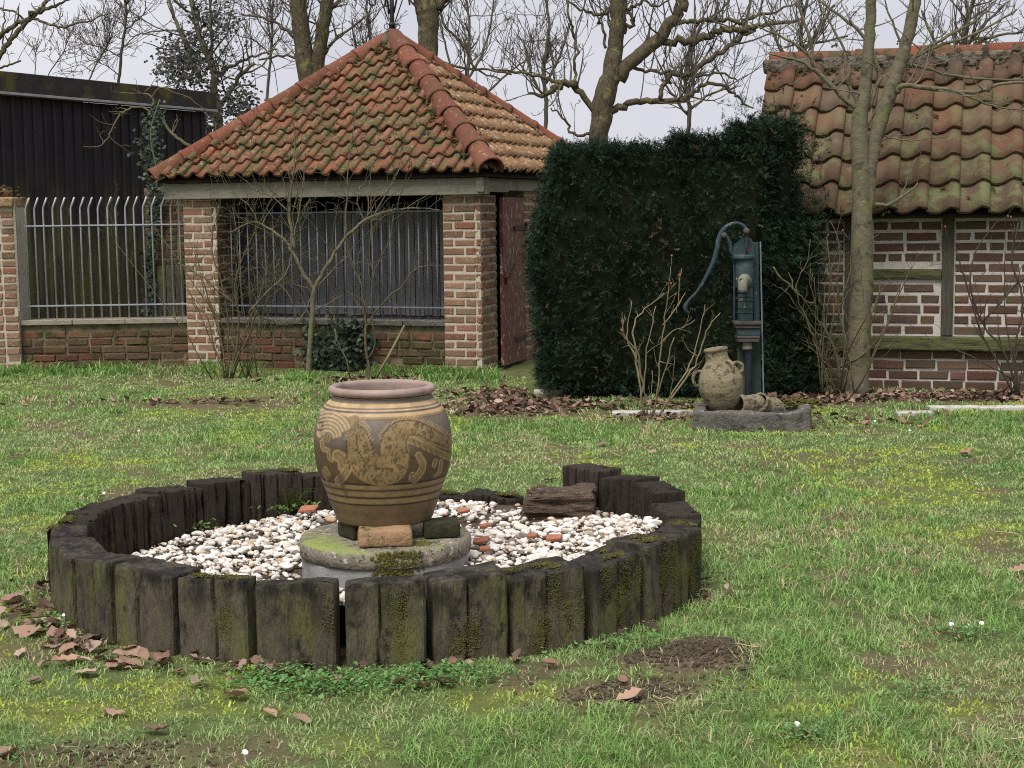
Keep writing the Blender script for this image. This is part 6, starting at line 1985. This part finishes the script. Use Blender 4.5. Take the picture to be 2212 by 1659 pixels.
make_tree('bare_tree', 'stout leafless trunk behind the right slope of the kennel roof', 'tree',
          [c2([(1520, 800, 200), (1490, 560, 170), (1490, 300, 175), (1490, 150, 190), (1460, 0, 200), (1420, -300, 180)])],
          [c2([(1560, 60, 110), (1640, -20, 80), (1760, -120, 60)]), c2([(1560, 520, 24), (1750, 580, 22), (1950, 600, 20), (2212, 640, 18)]), c2([(1600, 120, 26), (1640, 240, 22), (1730, 320, 20), (1830, 450, 20), (1900, 600, 18), (2100, 680, 14)])],
          18.5, 7, 'bark_big', 'twig_far', shoots=8, L1=0.75, lv=(2.6, 1.7), up=0.7, trop=0.18, rmin=0.004, group='bare trees behind the garden', trunk_shoots=5)
# ivy-hung tree between shed and kennel
tr4, r4 = make_tree('bare_tree', 'slender leafless tree hung with dark ivy leaves between shed and kennel', 'tree',
          [c1([(1900, 1500, 90), (1885, 1200, 82), (1885, 1000, 88), (1850, 800, 72), (1840, 600, 62), (1780, 450, 54), (1720, 300, 48), (1690, 150, 44), (1640, -60, 36)])],
          [c1([(1870, 1010, 40), (1780, 940, 32), (1700, 870, 28), (1560, 800, 20), (1420, 760, 16)]), c1([(1880, 960, 46), (1980, 800, 40), (2080, 650, 36), (2212, 560, 28)]), c1([(1850, 720, 34), (1950, 620, 30), (2060, 540, 26), (2212, 480, 20), (2400, 420, 12)]),
           c1([(1740, 700, 40), (1640, 450, 38), (1560, 280, 34), (1500, 100, 28), (1460, -60, 22)]), c1([(1835, 520, 30), (1830, 300, 26), (1820, 100, 22), (1815, -60, 18)]), c1([(1560, 280, 18), (1400, 260, 14), (1250, 290, 10), (1120, 320, 6)]), c1([(1690, 150, 22), (1580, 60, 18), (1500, -20, 12)]),
           c1([(1960, 800, 18), (2100, 740, 14), (2212, 740, 10)])],
          18.0, 8, 'bark_young', 'twig_far', shoots=10, L1=0.85, lv=(3.0, 2.0), up=0.3, trop=0.06, rmin=0.0038, group='bare trees behind the garden')
def ivy_leaves(r, C, Nn, size, cols):
    """lobed ivy leaves at points C facing Nn"""
    n = len(C)
    shp = np.array([(0, 0), (0.45, -0.12), (0.95, 0.25), (0.55, 0.5), (0.35, 1.25), (0, 1.0), (-0.35, 1.2), (-0.55, 0.5), (-0.95, 0.25), (-0.45, -0.12)]) * 0.5
    a = r.uniform(-0.9, 0.9, n) + pi
    ref = np.array([0, 0, 1.0])
    X = np.cross(Nn, ref) ; X /= np.linalg.norm(X, axis=1, keepdims=True) + 1e-9
    Yv = np.cross(Nn, X)
    X2 = X * np.cos(a)[:, None] + Yv * np.sin(a)[:, None]
    Y2 = -X * np.sin(a)[:, None] + Yv * np.cos(a)[:, None]
    V = C[:, None] + size[:, None, None] * (X2[:, None] * shp[None, :, 0:1] + Y2[:, None] * shp[None, :, 1:2]) + Nn[:, None] * (size[:, None, None] * 0.18 * np.abs(shp[None, :, 0:1]))
    ctr = C + Y2 * (size * 0.2)[:, None]
    V = np.concatenate([V, ctr[:, None]], 1)
    k = len(shp)
    f = np.array([(k, i, (i + 1) % k) for i in range(k)])
    Fc = (np.arange(n)[:, None, None] * (k + 1) + f[None]).reshape(-1, 3)
    cc = cols[r.integers(len(cols), size=n)] * r.uniform(0.75, 1.2, (n, 1))
    return V.reshape(-1, 3), Fc, np.repeat(cc, k + 1, 0)
IVY = np.array([S(36, 48, 32)[:3], S(46, 60, 40)[:3], S(28, 38, 26)[:3], S(62, 78, 58)[:3]])
HOL = np.array([S(30, 36, 26)[:3], S(42, 48, 34)[:3], S(54, 48, 40)[:3]])
def add_ivy(parent, C, seed, s0, s1, cols, facing, name='ivy_leaves', zoff=0.0):
    r = np.random.default_rng(seed)
    n = len(C)
    N = np.asarray(facing)[None] + r.normal(0, 0.35, (n, 3))
    N /= np.linalg.norm(N, axis=1, keepdims=True)
    V, Fc, cc = ivy_leaves(r, C, N, r.uniform(s0, s1, n), cols)
    o = link(name, fast_mesh(name, V, Fc, col=cc), mat['ivy'], parent)
    o['kind'] = 'stuff'
    return o
Cs = []
for (a, b, s_, cnt) in ((1700, 600, 110, 420), (1620, 420, 90, 260), (1850, 250, 110, 220), (1750, 140, 80, 160), (1560, 620, 90, 240), (1480, 480, 80, 160), (1950, 200, 80, 80), (2000, 900, 110, 320), (2100, 1000, 70, 160), (1780, 1000, 45, 160), (1780, 1150, 40, 160), (1420, 600, 60, 80), (2100, 850, 80, 160)):
    for _ in range(cnt):
        Cs.append(at((a + r4.normal(0, s_)) / 4, (b + r4.normal(0, s_)) / 4, 18.0 + r4.uniform(-.5, .5)))
add_ivy(tr4, np.array(Cs), 3, 0.035, 0.06, HOL, (0, -0.7, 0.5))
# tree at the left edge and thin background saplings
make_tree('bare_tree', 'leafless tree reaching in from the left edge above the shed', 'tree',
          [c1([(-260, 1400, 110), (-200, 900, 100), (-120, 640, 80), (0, 480, 52), (60, 380, 46), (130, 300, 44), (230, 190, 40), (330, 90, 40), (400, 20, 34), (470, -80, 24)])],
          [c1([(-160, 520, 50), (0, 320, 44), (100, 230, 40), (230, 160, 40), (350, 100, 34), (480, 50, 26), (600, -10, 16)]), c1([(230, 165, 26), (350, 180, 24), (450, 215, 22), (550, 238, 20), (650, 208, 18), (780, 180, 14), (900, 130, 10), (990, 105, 7)]), c1([(-40, 60, 18), (60, 85, 18), (140, 120, 18), (210, 165, 18)]),
           c1([(0, 590, 20), (80, 560, 18), (190, 525, 14)]), c1([(450, 215, 10), (500, 180, 9), (540, 120, 8)]), c1([(30, 400, 16), (30, 250, 14), (38, 110, 12)])],
          16.6, 9, 'bark_big', 'twig_far', shoots=2.2, L1=0.4, lv=(1.2, 0.8), up=0.3, trop=0.06, rmin=0.0036, group='bare trees behind the garden', trunk_shoots=1)
sap = [([c1([(1020, 760, 24), (1040, 560, 26), (1065, 350, 24), (1090, 150, 20), (1080, 0, 16), (1070, -120, 12)])], [c1([(1050, 500, 12), (900, 420, 9), (760, 380, 7), (600, 370, 4)]), c1([(1080, 250, 12), (1180, 180, 10), (1250, 100, 8), (1260, 0, 5)]), c1([(1095, 120, 10), (1140, 40, 8), (1180, -30, 6)]), c1([(1060, 420, 10), (1180, 300, 8), (1300, 300, 6), (1420, 330, 4)]), c1([(1030, 640, 9), (900, 560, 7), (760, 520, 5), (600, 560, 4)])], 19.0, 'dark thin leafless sapling rising behind the middle of the shed roof', 'twig_dark', 14, 0.6),
       ([c1([(760, 720, 14), (830, 560, 14), (900, 440, 12), (940, 360, 8)])], [c1([(800, 620, 8), (700, 560, 6), (560, 600, 5), (450, 640, 4)]), c1([(860, 500, 7), (980, 470, 5), (1100, 480, 4)])], 19.5, 'low twiggy leafless sapling behind the shed roof', 'twig_far', 16, 0.55),
       ([c1([(300, 640, 8), (310, 500, 8), (315, 420, 6), (350, 340, 4)])], [c1([(310, 560, 5), (240, 470, 4), (205, 405, 3)]), c1([(315, 470, 5), (380, 420, 4), (400, 400, 3)])], 18.0, 'wispy sapling twigs at the left over the shed roof', 'twig_far', 4, 0.3),
       ([c1([(420, 640, 10), (500, 520, 10), (560, 420, 8), (580, 300, 5)])], [c1([(470, 560, 6), (410, 480, 4)]), c1([(540, 450, 6), (640, 420, 5), (740, 400, 3)]), c1([(480, 540, 6), (600, 500, 5), (720, 470, 4)])], 18.5, 'wispy sapling fanning right over the shed roof', 'twig_far', 8, 0.4),
       ([c1([(2300, 900, 26), (2330, 600, 24), (2350, 300, 22), (2360, 0, 18), (2370, -150, 14)])], [c1([(2340, 480, 14), (2240, 380, 12), (2150, 330, 10), (2050, 300, 8), (1950, 230, 5)]), c1([(2345, 330, 12), (2240, 200, 10), (2180, 60, 8), (2150, -40, 6)]), c1([(2330, 620, 12), (2250, 560, 10), (2150, 560, 8), (2040, 600, 5)]), c1([(2350, 400, 12), (2440, 300, 10), (2500, 150, 8), (2540, 20, 6)])], 20.5, 'twiggy leafless tree between shed and the twin trunks', 'twig_far', 14, 0.7),
       ([[(800, 330, 8), (795, 250, 8), (790, 140, 7), (800, 70, 6), (790, 10, 4)]], [[(792, 160, 5), (770, 110, 4), (760, 40, 3)], [(795, 200, 5), (830, 130, 4), (850, 60, 3)]], 20.0, 'upright shoots of a sapling left of the weathervane', 'twig_far', 14, 0.5),
       ([[(990, 330, 9), (1000, 240, 9), (1010, 150, 8), (1015, 60, 6), (1005, -20, 5)]], [[(1005, 220, 6), (980, 160, 5), (960, 90, 4), (950, 40, 3)], [(1008, 180, 6), (1040, 120, 5), (1060, 50, 4), (1070, -20, 3)], [(1010, 240, 6), (1060, 190, 5), (1110, 150, 4), (1150, 120, 3)]], 20.5, 'upright shoots of a sapling right of the weathervane', 'twig_far', 12, 0.55),
       ([[(1170, 330, 9), (1180, 240, 9), (1175, 150, 8), (1185, 60, 6), (1180, -20, 5)]], [[(1180, 220, 6), (1150, 160, 5), (1130, 90, 4)], [(1178, 180, 6), (1210, 120, 5), (1230, 50, 4)]], 21.0, 'thin upright sapling between stout trunk and large tree', 'twig_far', 12, 0.55),
       ([[(1480, 330, 9), (1490, 240, 9), (1480, 190, 8), (1490, 120, 6)]], [[(1485, 250, 6), (1450, 200, 5), (1430, 170, 4)], [(1485, 240, 6), (1540, 200, 5), (1590, 190, 4)]], 20.5, 'thin brush of twigs above the hedge right of the large tree', 'twig_far', 18, 0.5),
       ([[(2060, 330, 12), (2070, 200, 12), (2085, 80, 10), (2110, -40, 8)]], [[(2065, 160, 8), (2020, 90, 6), (1990, 20, 5)], [(2070, 130, 8), (2120, 60, 6), (2170, 10, 5)], [(2075, 90, 7), (2140, 80, 6), (2210, 70, 4)], [(2065, 190, 7), (2140, 130, 6), (2200, 110, 4)]], 17.0, 'twiggy leafless tree behind the barn ridge', 'twig_far', 16, 0.6),
       ([[(1700, 330, 10), (1720, 200, 10), (1730, 80, 8), (1750, -40, 6)]], [[(1720, 150, 7), (1680, 90, 6), (1650, 30, 5)], [(1725, 120, 7), (1770, 60, 6), (1800, 10, 5)], [(1722, 100, 7), (1780, 90, 5), (1830, 80, 4)]], 17.0, 'twiggy leafless tree behind the left barn gable', 'twig_far', 16, 0.6)]
for i, (tk, lm, Y, lab, tw, sh_, l1) in enumerate(sap):
    make_tree('bare_sapling', lab, 'sapling', tk, lm, Y, 30 + i, tw, tw, shoots=sh_, L1=l1, lv=(2.4, 1.6), up=0.35, trop=0.1, rmin=0.0036, group='bare saplings behind the garden', sides=7, trunk_shoots=sh_ * 0.6)

# young multi-stemmed tree in front of the barn
c6 = lambda rows: [(1618.4 + a / 3.727, b / 3.727, c / 3.727) + tuple(d) for (a, b, c, *d) in rows]
YT = G(1850, 856)[1]
tr6, r6 = make_tree('young_tree', 'young leafless tree with two green-grey stems in front of the barn', 'tree',
          [[(1848, 866, 64), (1853, 800, 52), (1857, 700, 50), (1862, 560, 48), (1860, 375, 40), (1857, 268, 36), (1868, 188, 27), (1876, 107, 25), (1881, 27, 23), (1886, -80, 20)],
           [(1862, 560, 30), (1870, 470, 26), (1876, 429, 27), (1887, 322, 29), (1903, 255, 34), (1927, 188, 31), (1954, 107, 27), (1973, 27, 25), (1990, -80, 20)]],
          [c6([(880, 900, 46), (700, 730, 40), (540, 580, 38), (430, 500, 26), (300, 470, 20), (150, 430, 12)]), c6([(540, 570, 26), (480, 450, 24), (330, 330, 20), (150, 250, 14), (0, 180, 10)]), c6([(510, 540, 28), (500, 350, 26), (430, 150, 24), (380, 0, 20)]),
           c6([(960, 900, 34), (1020, 700, 34), (1055, 600, 32), (1000, 450, 30), (900, 270, 28), (760, 150, 24), (560, 0, 18)]), c6([(1190, 740, 50, -.05), (1240, 690, 40, -.1), (1450, 710, 38, -.2), (1700, 740, 36, -.25), (1900, 730, 30, -.3), (2000, 680, 26, -.3), (2250, 660, 20, -.3)]),
           c6([(1195, 600, 26), (1250, 525, 24), (1400, 540, 24), (1600, 600, 22), (1900, 640, 18), (2250, 640, 14)]), c6([(1240, 540, 28), (1400, 400, 26), (1600, 290, 24), (1800, 180, 20), (1950, 50, 16), (2010, -30, 12)]),
           c6([(1290, 490, 26), (1500, 380, 24), (1750, 300, 22), (1950, 200, 18), (2150, 80, 14)]), c6([(1690, 745, 20, -.25), (1850, 810, 18, -.3), (2000, 860, 16, -.3), (2250, 890, 12, -.3)]), c6([(900, 860, 30), (780, 640, 26), (770, 430, 22), (690, 260, 18), (590, 60, 12)]), 
           c6([(1000, 1640, 34), (1140, 1640, 26), (1300, 1530, 18), (1360, 1480, 14)]), c6([(1050, 1080, 14), (1150, 1110, 13), (1300, 1130, 11), (1600, 1100, 7)]), c6([(1250, 420, 20), (1180, 250, 18), (1120, 100, 14), (1090, -20, 10)])],
          YT, 12, 'bark_young', 'bark_grey', shoots=5.5, L1=0.5, lv=(2.2, 1.4), up=0.35, trop=0.06, rmin=0.0022, sides=14, wob=0.006, r1max=0.008, trunk_shoots=2)

# shrubs: fans of canes
def shrub(name, label, cat, base, canes, Y, seed, m, spread=0.06, sub=3, L2=0.22, lv=(2.0, 1.0), rmin=0.0018, hips=0, group=None, thorn=False, ang=35, auto=0, fan=None):
    r = np.random.default_rng(seed)
    e = empty(name, (base[0], base[1], 0), label, cat, group)
    mb = MB()
    Ps = []
    for c in canes:
        P, R = limb3(c, Y, r, sub, 0.012)
        P[:, 1] += np.linspace(0, r.normal(0, 0.12), len(P))
        MB().tube(P, R, 6).build('cane', mat[m], e, True)
        Ps.append((P, R))
    for k in range(auto):
        a = r.uniform(-1, 1)
        L = r.uniform(fan[1] * .55, fan[1])
        d = nrm([a * fan[0], r.normal(0, .25), 1.0])
        p0 = np.array([base[0] + r.normal(0, spread), base[1] + r.normal(0, spread * .6), 0.0])
        pts, rad = grow_level(r, p0[None], d[None], np.array([L]), np.array([r.uniform(*fan[2])]), 8, 0.09, 0.02, 0.4)
        MB().tube(pts[0], rad[0], 5).build('cane', mat[m], e, True)
        Ps.append((pts[0], rad[0]))
    PP, DD, LL, RR_ = [], [], [], []
    for (P, R) in Ps:
        ln = np.sum(np.linalg.norm(np.diff(P, axis=0), axis=1))
        n = int(max(1, 7 * ln))
        p, T, rr_ = sample_limb(r, P, R, n, 0.2)
        T = T / (np.linalg.norm(T, axis=1, keepdims=True) + 1e-9)
        PP.append(p); DD.append(T * 0.7 + r.normal(0, .55, (n, 3)) + [0, 0, .25]); LL.append(r.uniform(.3, 1.3, n) * L2); RR_.append(np.maximum(rr_ * .5, rmin))
    P, D, L, R = map(np.concatenate, (PP, DD, LL, RR_))
    Vs, Fs, off = [], [], 0
    tips = None
    for lev in range(3):
        pts, rad = grow_level(r, P, D, L, R, (6, 5, 4)[lev], 0.16, 0.05, 0.45)
        V, Q = tubes(pts, np.maximum(rad, rmin * .7), 4 if lev == 0 else 3)
        Vs.append(V); Fs.append(Q + off); off += len(V)
        if lev == 0:
            tips = pts[:, -1]
        if lev < 2:
            P, D, L, R = spawn(r, pts, rad, L, lv[lev], ang, .55, .7)
            R = np.maximum(R, rmin * .75)
            if len(P) == 0:
                break
    o = link('twigs', fast_mesh('twigs', np.concatenate(Vs), np.concatenate(Fs), smooth=True), mat[m], e)
    o['kind'] = 'stuff'
    if hips:
        hi = tips[np.argsort(-tips[:, 2])[:hips * 2]][r.permutation(hips * 2)[:hips]]
        for p in hi:
            MB().lathe([(0.002, -0.007), (0.005, -0.004), (0.006, 0.001), (0.0045, 0.005), (0.002, 0.007)], p, (0, 0.2, 1), 8, capt=True).build('rose_hip', mat['hip'], e, True)
    return e, r
c7 = lambda rows: [(1106 + a / 4.0, 415 + b / 4.0, c / 5.6) + tuple(d) for (a, b, c, *d) in rows]
YR = G(1412, 905)[1]
rb0 = G(1412, 905)
shrub('rose_bush', 'leafless rose bush of pale thorny canes left of the amphora', 'bush', rb0,
      [c7([(1150, 1960, 24), (1110, 1650, 30), (1080, 1400, 26), (960, 1250, 20), (935, 1160, 16)]), c7([(1150, 1960, 22), (1090, 1600, 26), (1075, 1400, 24), (1060, 1150, 20), (1130, 1050, 16), (1250, 950, 12), (1340, 880, 9)]),
       c7([(1170, 1960, 20), (1140, 1600, 20), (1170, 1350, 16), (1200, 1180, 14), (1230, 980, 10)]), c7([(1220, 1960, 22), (1260, 1650, 22), (1280, 1400, 20), (1300, 1150, 18), (1320, 950, 14), (1340, 800, 9), (1350, 640, 6)]),
       c7([(1200, 1960, 20), (1270, 1700, 18), (1340, 1500, 14), (1400, 1250, 12)]), c7([(1240, 1970, 18), (1500, 1600, 26), (1600, 1450, 20), (1660, 1250, 18), (1720, 1120, 14), (1790, 1040, 10)]), c7([(1240, 1970, 16), (1480, 1620, 22), (1570, 1420, 16), (1640, 1180, 12), (1690, 980, 8)]),
       c7([(1280, 1300, 14), (1400, 1210, 12), (1500, 1180, 12), (1600, 1120, 9)]), c7([(1300, 1150, 14), (1400, 1050, 14), (1480, 950, 12), (1530, 880, 8)]), c7([(1110, 1500, 16), (1000, 1300, 14), (1010, 1150, 12), (1040, 950, 8)]), c7([(1420, 1050, 12), (1440, 900, 10), (1460, 740, 7), (1480, 660, 5)]), c7([(1205, 1960, 14), (1205, 1760, 13), (1205, 1540, 10)]), c7([(1300, 1900, 12), (1370, 1700, 10), (1380, 1400, 8)])],
      YR, 3, 'bark_rose', L2=0.13, lv=(1.0, 0.5), rmin=0.0016, hips=6)
cB = lambda rows: [(1591 + a / 5.04, 576 + b / 5.04, c / 5.04) + tuple(d) for (a, b, c, *d) in rows]
rb1 = G(1808, 858)
shrub('rose_bush', 'tangled leafless rose bush at the foot of the young tree', 'bush', rb1,
      [cB([(1100, 1400, 30), (960, 1100, 20), (870, 850, 20), (840, 700, 22), (740, 520, 18), (600, 410, 16), (450, 220, 9)]), cB([(1110, 1400, 26), (1080, 1180, 20), (900, 1000, 18), (850, 780, 16)]), cB([(1120, 1400, 34), (1100, 1050, 36), (1030, 850, 30), (960, 700, 26), (930, 500, 24), (900, 400, 22), (870, 310, 14)]),
       cB([(860, 410, 20), (760, 380, 18), (660, 300, 16), (560, 200, 22), (440, 110, 26), (380, -10, 20)]), cB([(960, 700, 18), (890, 580, 14), (860, 430, 12), (780, 180, 10), (790, 20, 8)]), cB([(640, 290, 20), (610, 100, 16), (540, -60, 14), (500, -300, 10)]), cB([(850, 700, 18), (700, 470, 16), (640, 300, 14), (650, 120, 12), (740, -60, 10), (760, -300, 7)]),
       cB([(1150, 1380, 24), (1160, 1000, 20), (1150, 700, 18), (1090, 450, 20), (1070, 150, 18), (1090, -200, 12), (1000, -500, 8)]), cB([(1130, 1380, 20), (1250, 950, 16), (1230, 650, 14), (1180, 400, 12), (1260, 250, 10)]), cB([(1140, 1100, 18), (1350, 950, 20), (1450, 830, 18), (1600, 600, 14), (1700, 200, 10)]), cB([(1200, 1000, 14), (1420, 930, 14), (1600, 860, 10)]),
       cB([(1010, 1380, 16), (950, 1100, 14), (1000, 900, 12), (1060, 600, 10), (1100, 300, 8)]), cB([(960, 1440, 16), (1090, 1320, 14), (1120, 1420, 10)]), cB([(700, 480, 12), (520, 260, 10), (460, 230, 6)]), cB([(1100, 500, 20), (1200, 150, 16), (1300, -200, 10), (1500, -350, 7)]), cB([(1450, 560, 20), (1550, 350, 16), (1650, 200, 10)])],
      rb1[1], 4, 'bark_shrub', L2=0.22, lv=(1.6, 0.8), rmin=0.0018, hips=3, auto=8, fan=(0.5, 1.3, (.005, .008)), spread=.1)
rb2 = G(2185, 862)
shrub('rose_bush', 'leafless dark bush in front of the barn at the right edge', 'bush', rb2,
      [[(2200, 870, 5), (2150, 780, 4.5), (2105, 690, 4), (2075, 600, 3.5), (2055, 540, 2.5)], [(2200, 870, 5), (2170, 760, 5), (2120, 700, 4), (2095, 620, 4), (2110, 540, 3), (2150, 480, 2)], [(2205, 870, 6), (2190, 760, 5), (2210, 650, 5), (2180, 560, 4), (2195, 480, 3)], [(2120, 700, 4), (2170, 640, 5), (2215, 600, 5)], [(2190, 820, 4), (2100, 770, 3), (2020, 740, 2)]],
      rb2[1], 5, 'twig_dark', L2=0.25, lv=(1.8, 0.9), rmin=0.0018, hips=8, auto=5, fan=(0.6, 1.2, (.004, .007)), spread=.06)
# young V-forked tree before the kennel
cK = lambda rows: [(427.9 + a / 3.689, 373 + b / 3.689, c / 3.689) + tuple(d) for (a, b, c, *d) in rows]
YK = 12.52
make_tree('young_tree', 'small V-forked leafless tree in front of the kennel railing', 'tree',
          [cK([(876, 1640, 52), (885, 1500, 46), (892, 1350, 44), (905, 1200, 42), (915, 1050, 42), (925, 920, 44)])],
          [cK([(925, 930, 38), (850, 820, 34), (760, 640, 30), (680, 530, 26), (560, 440, 20), (470, 395, 15), (380, 410, 12), (250, 480, 8)]), cK([(925, 930, 36), (1000, 790, 32), (1090, 640, 30), (1200, 490, 27), (1320, 390, 24), (1400, 345, 20), (1620, 290, 15), (1800, 285, 10), (1930, 300, 7)]),
           cK([(770, 620, 26), (750, 480, 28), (730, 300, 26), (735, 150, 20), (760, 0, 14), (770, -200, 10), (760, -420, 7)]), cK([(1180, 510, 18), (1175, 330, 14), (1190, 150, 12), (1195, -50, 10), (1230, -300, 8), (1260, -520, 5)]), cK([(760, 560, 14), (800, 330, 11), (830, 150, 9), (850, -60, 7)]),
           cK([(900, 1080, 16), (880, 1040, 14), (930, 950, 14), (1050, 800, 12), (1190, 670, 10)]), cK([(900, 1110, 14), (960, 1080, 12), (1060, 1030, 10), (1160, 970, 7)]), cK([(400, 1120, 14), (540, 960, 16), (700, 810, 12), (740, 660, 9)]), cK([(860, 1100, 12), (780, 1200, 10), (770, 1090, 8), (720, 970, 8), (650, 890, 6)]),
           cK([(1400, 345, 14), (1480, 200, 12), (1560, 60, 10), (1620, -60, 7)]), cK([(480, 400, 10), (420, 280, 9), (330, 200, 8), (240, 150, 6)]), cK([(730, 320, 12), (600, 200, 10), (480, 150, 8), (380, 60, 6)]), cK([(1330, 385, 12), (1270, 250, 10), (1290, 100, 8)])],
          YK, 21, 'bark_young', 'bark_shrub', shoots=10, L1=0.55, lv=(2.4, 1.6), up=0.4, trop=0.05, rmin=0.0019, sides=10, wob=0.006, r1max=0.006, trunk_shoots=2, wig=0.2)
cQ = lambda rows: [(553 + a / 4.0, 415 + b / 4.0, c / 4.0) + tuple(d) for (a, b, c, *d) in rows]
kb = G(800, 818); kb[1] = 12.35
shrub('bare_shrub', 'thin leafless shrub right of the V-forked tree before the kennel', 'shrub', kb,
      [cQ([(1000, 1640, 30), (960, 1450, 26), (945, 1250, 24), (955, 1150, 22), (930, 950, 17), (900, 800, 14), (840, 650, 11), (790, 500, 8), (760, 300, 6)]), cQ([(955, 1160, 18), (1040, 1030, 16), (1150, 900, 14), (1250, 830, 13), (1340, 700, 11), (1440, 640, 9), (1590, 640, 6)]), cQ([(965, 1450, 14), (1030, 1300, 12), (1012, 1100, 13), (1010, 900, 13), (1030, 700, 11), (1090, 560, 10), (1170, 400, 8), (1200, 200, 6)]),
       cQ([(1000, 1620, 10), (1100, 1000, 8), (1250, 990, 7), (1250, 850, 6)][1:]), cQ([(1030, 760, 9), (980, 550, 8), (1000, 300, 7), (990, 0, 5)]), cQ([(680, 1180, 14), (720, 1310, 14), (780, 1450, 12), (810, 1600, 12)]), cQ([(670, 900, 9), (680, 1080, 9), (690, 1200, 9)])],
      12.35, 23, 'bark_shrub', L2=0.26, lv=(1.8, 1.0), rmin=0.0016)
o = MB().tube([at(553 + 1040 / 4, 415 + 1600 / 4, 12.28), at(553 + 1160 / 4, 415 + 1390 / 4, 12.33), at(553 + 1282 / 4, 415 + 1152 / 4, 12.40)], [0.011, 0.011, 0.008], 8).build('pale_stick', mat['bark_rose'], None, True)
tag(o, 'pale bare stick leaning against the low kennel wall', 'stick')
kb2 = np.array([at(515, 810, 12.75)[0], 12.75, 0])
shrub('bare_shrub', 'tangled leafless shrub in front of the left kennel pillar', 'shrub', kb2,
      [cK([(280, 1640, 16), (300, 1480, 18), (400, 1330, 18), (450, 1200, 16), (480, 1100, 10)]), cK([(200, 1640, 14), (190, 1480, 13), (140, 1200, 12), (60, 1000, 10), (-20, 800, 8)]), cK([(240, 1640, 14), (250, 1250, 12), (200, 900, 12), (120, 600, 10), (180, 250, 7)]), cK([(260, 1640, 16), (330, 1250, 14), (300, 900, 12), (400, 600, 10), (560, 300, 8), (640, 100, 6)]),
       cK([(-160, 720, 14), (0, 800, 14), (150, 920, 13), (300, 1020, 10)]), cK([(270, 1640, 12), (420, 1150, 11), (540, 800, 9), (520, 500, 7)]), cK([(220, 1640, 12), (120, 1350, 10), (60, 1150, 9), (-40, 1080, 7)]), cK([(480, 1150, 12), (560, 1180, 13), (640, 1220, 12), (740, 1220, 9)])],
      12.75, 25, 'bark_shrub', L2=0.34, lv=(2.0, 1.2), rmin=0.0016, auto=10, fan=(0.5, 1.5, (.004, .006)), spread=.14)
shrub('bare_branch', 'leafless branch bowing over the kennel eaves against the black shed', 'branch', at(395, 330, 15.2),
      [c1([(1720, 1320, 34), (1600, 1230, 32), (1500, 1170, 30), (1400, 1060, 26), (1340, 960, 24), (1290, 870, 20), (1230, 800, 16), (1130, 790, 12), (980, 780, 8)]), c1([(1330, 980, 20), (1240, 935, 20), (1120, 950, 20), (1060, 990, 18), (1020, 1060, 16), (990, 1160, 16), (960, 1220, 14), (890, 1280, 11), (780, 1270, 7)]), c1([(1290, 870, 14), (1380, 760, 12), (1480, 790, 10), (1650, 860, 9), (1800, 980, 8)]), c1([(1250, 800, 12), (1310, 740, 10), (1430, 750, 8), (1600, 680, 6), (1700, 600, 5)]),
       c1([(1120, 950, 9), (1030, 930, 8), (980, 930, 5)]), c1([(1000, 1110, 9), (900, 1090, 6)])], 15.2, 27, 'bark_shrub', L2=0.22, lv=(1.2, 0.6), rmin=0.0022)
# ivy on the low kennel wall, and climbing at the shed
r = np.random.default_rng(5)
Cs = []
for (u, v, su, sv, cnt) in ((690, 760, 22, 26, 330), (740, 735, 16, 18, 170), (640, 770, 18, 26, 190), (715, 790, 26, 14, 170), (720, 710, 18, 8, 90), (770, 740, 14, 14, 60), (620, 745, 10, 30, 90)):
    for _ in range(cnt):
        uu, vv = u + r.normal(0, su), v + r.normal(0, sv)
        if vv > 812:
            continue
        p = at(uu, vv, 12.9)
        s_ = np.dot(p - kwr, KX)
        p = kwr + KX * s_ + UP * p[2] - KY * (0.0 + abs(r.normal(0, 0.05))) + KY * 0.02
        Cs.append(p)
iv = empty('ivy', (at(690, 800, 12.8)[0], 12.8, 0), 'dark ivy covering the low kennel wall behind the forked tree', 'ivy')
add_ivy(iv, np.array(Cs), 6, 0.035, 0.062, IVY, -KY + UP * .25, 'leaves')
iv2 = empty('ivy', (at(320, 700, 14.3)[0], 14.3, 0), 'dark ivy climbing up between the shed and the left railing', 'ivy')
Cs = []
for k in range(760):
    t_ = r.uniform(0, 1)
    u = np.interp(t_, [0, .25, .45, .62, .8, 1], [322, 322, 330, 340, 318, 342]) + r.normal(0, 6 + 8 * (0.55 < t_ < .95))
    v = 700 - t_ * 480
    Cs.append(at(u, v + r.normal(0, 4), 14.25 if v > 400 else 14.6))
add_ivy(iv2, np.array(Cs), 7, 0.035, 0.06, IVY, (0.1, -1, 0.3), 'leaves')
P, R = limb3([(322, 760, 6), (321, 600, 5), (330, 450, 5), (340, 380, 4), (325, 290, 3), (345, 215, 3)], 14.35)
MB().tube(P, R, 6).build('stem', mat['bark_young'], iv2, True)
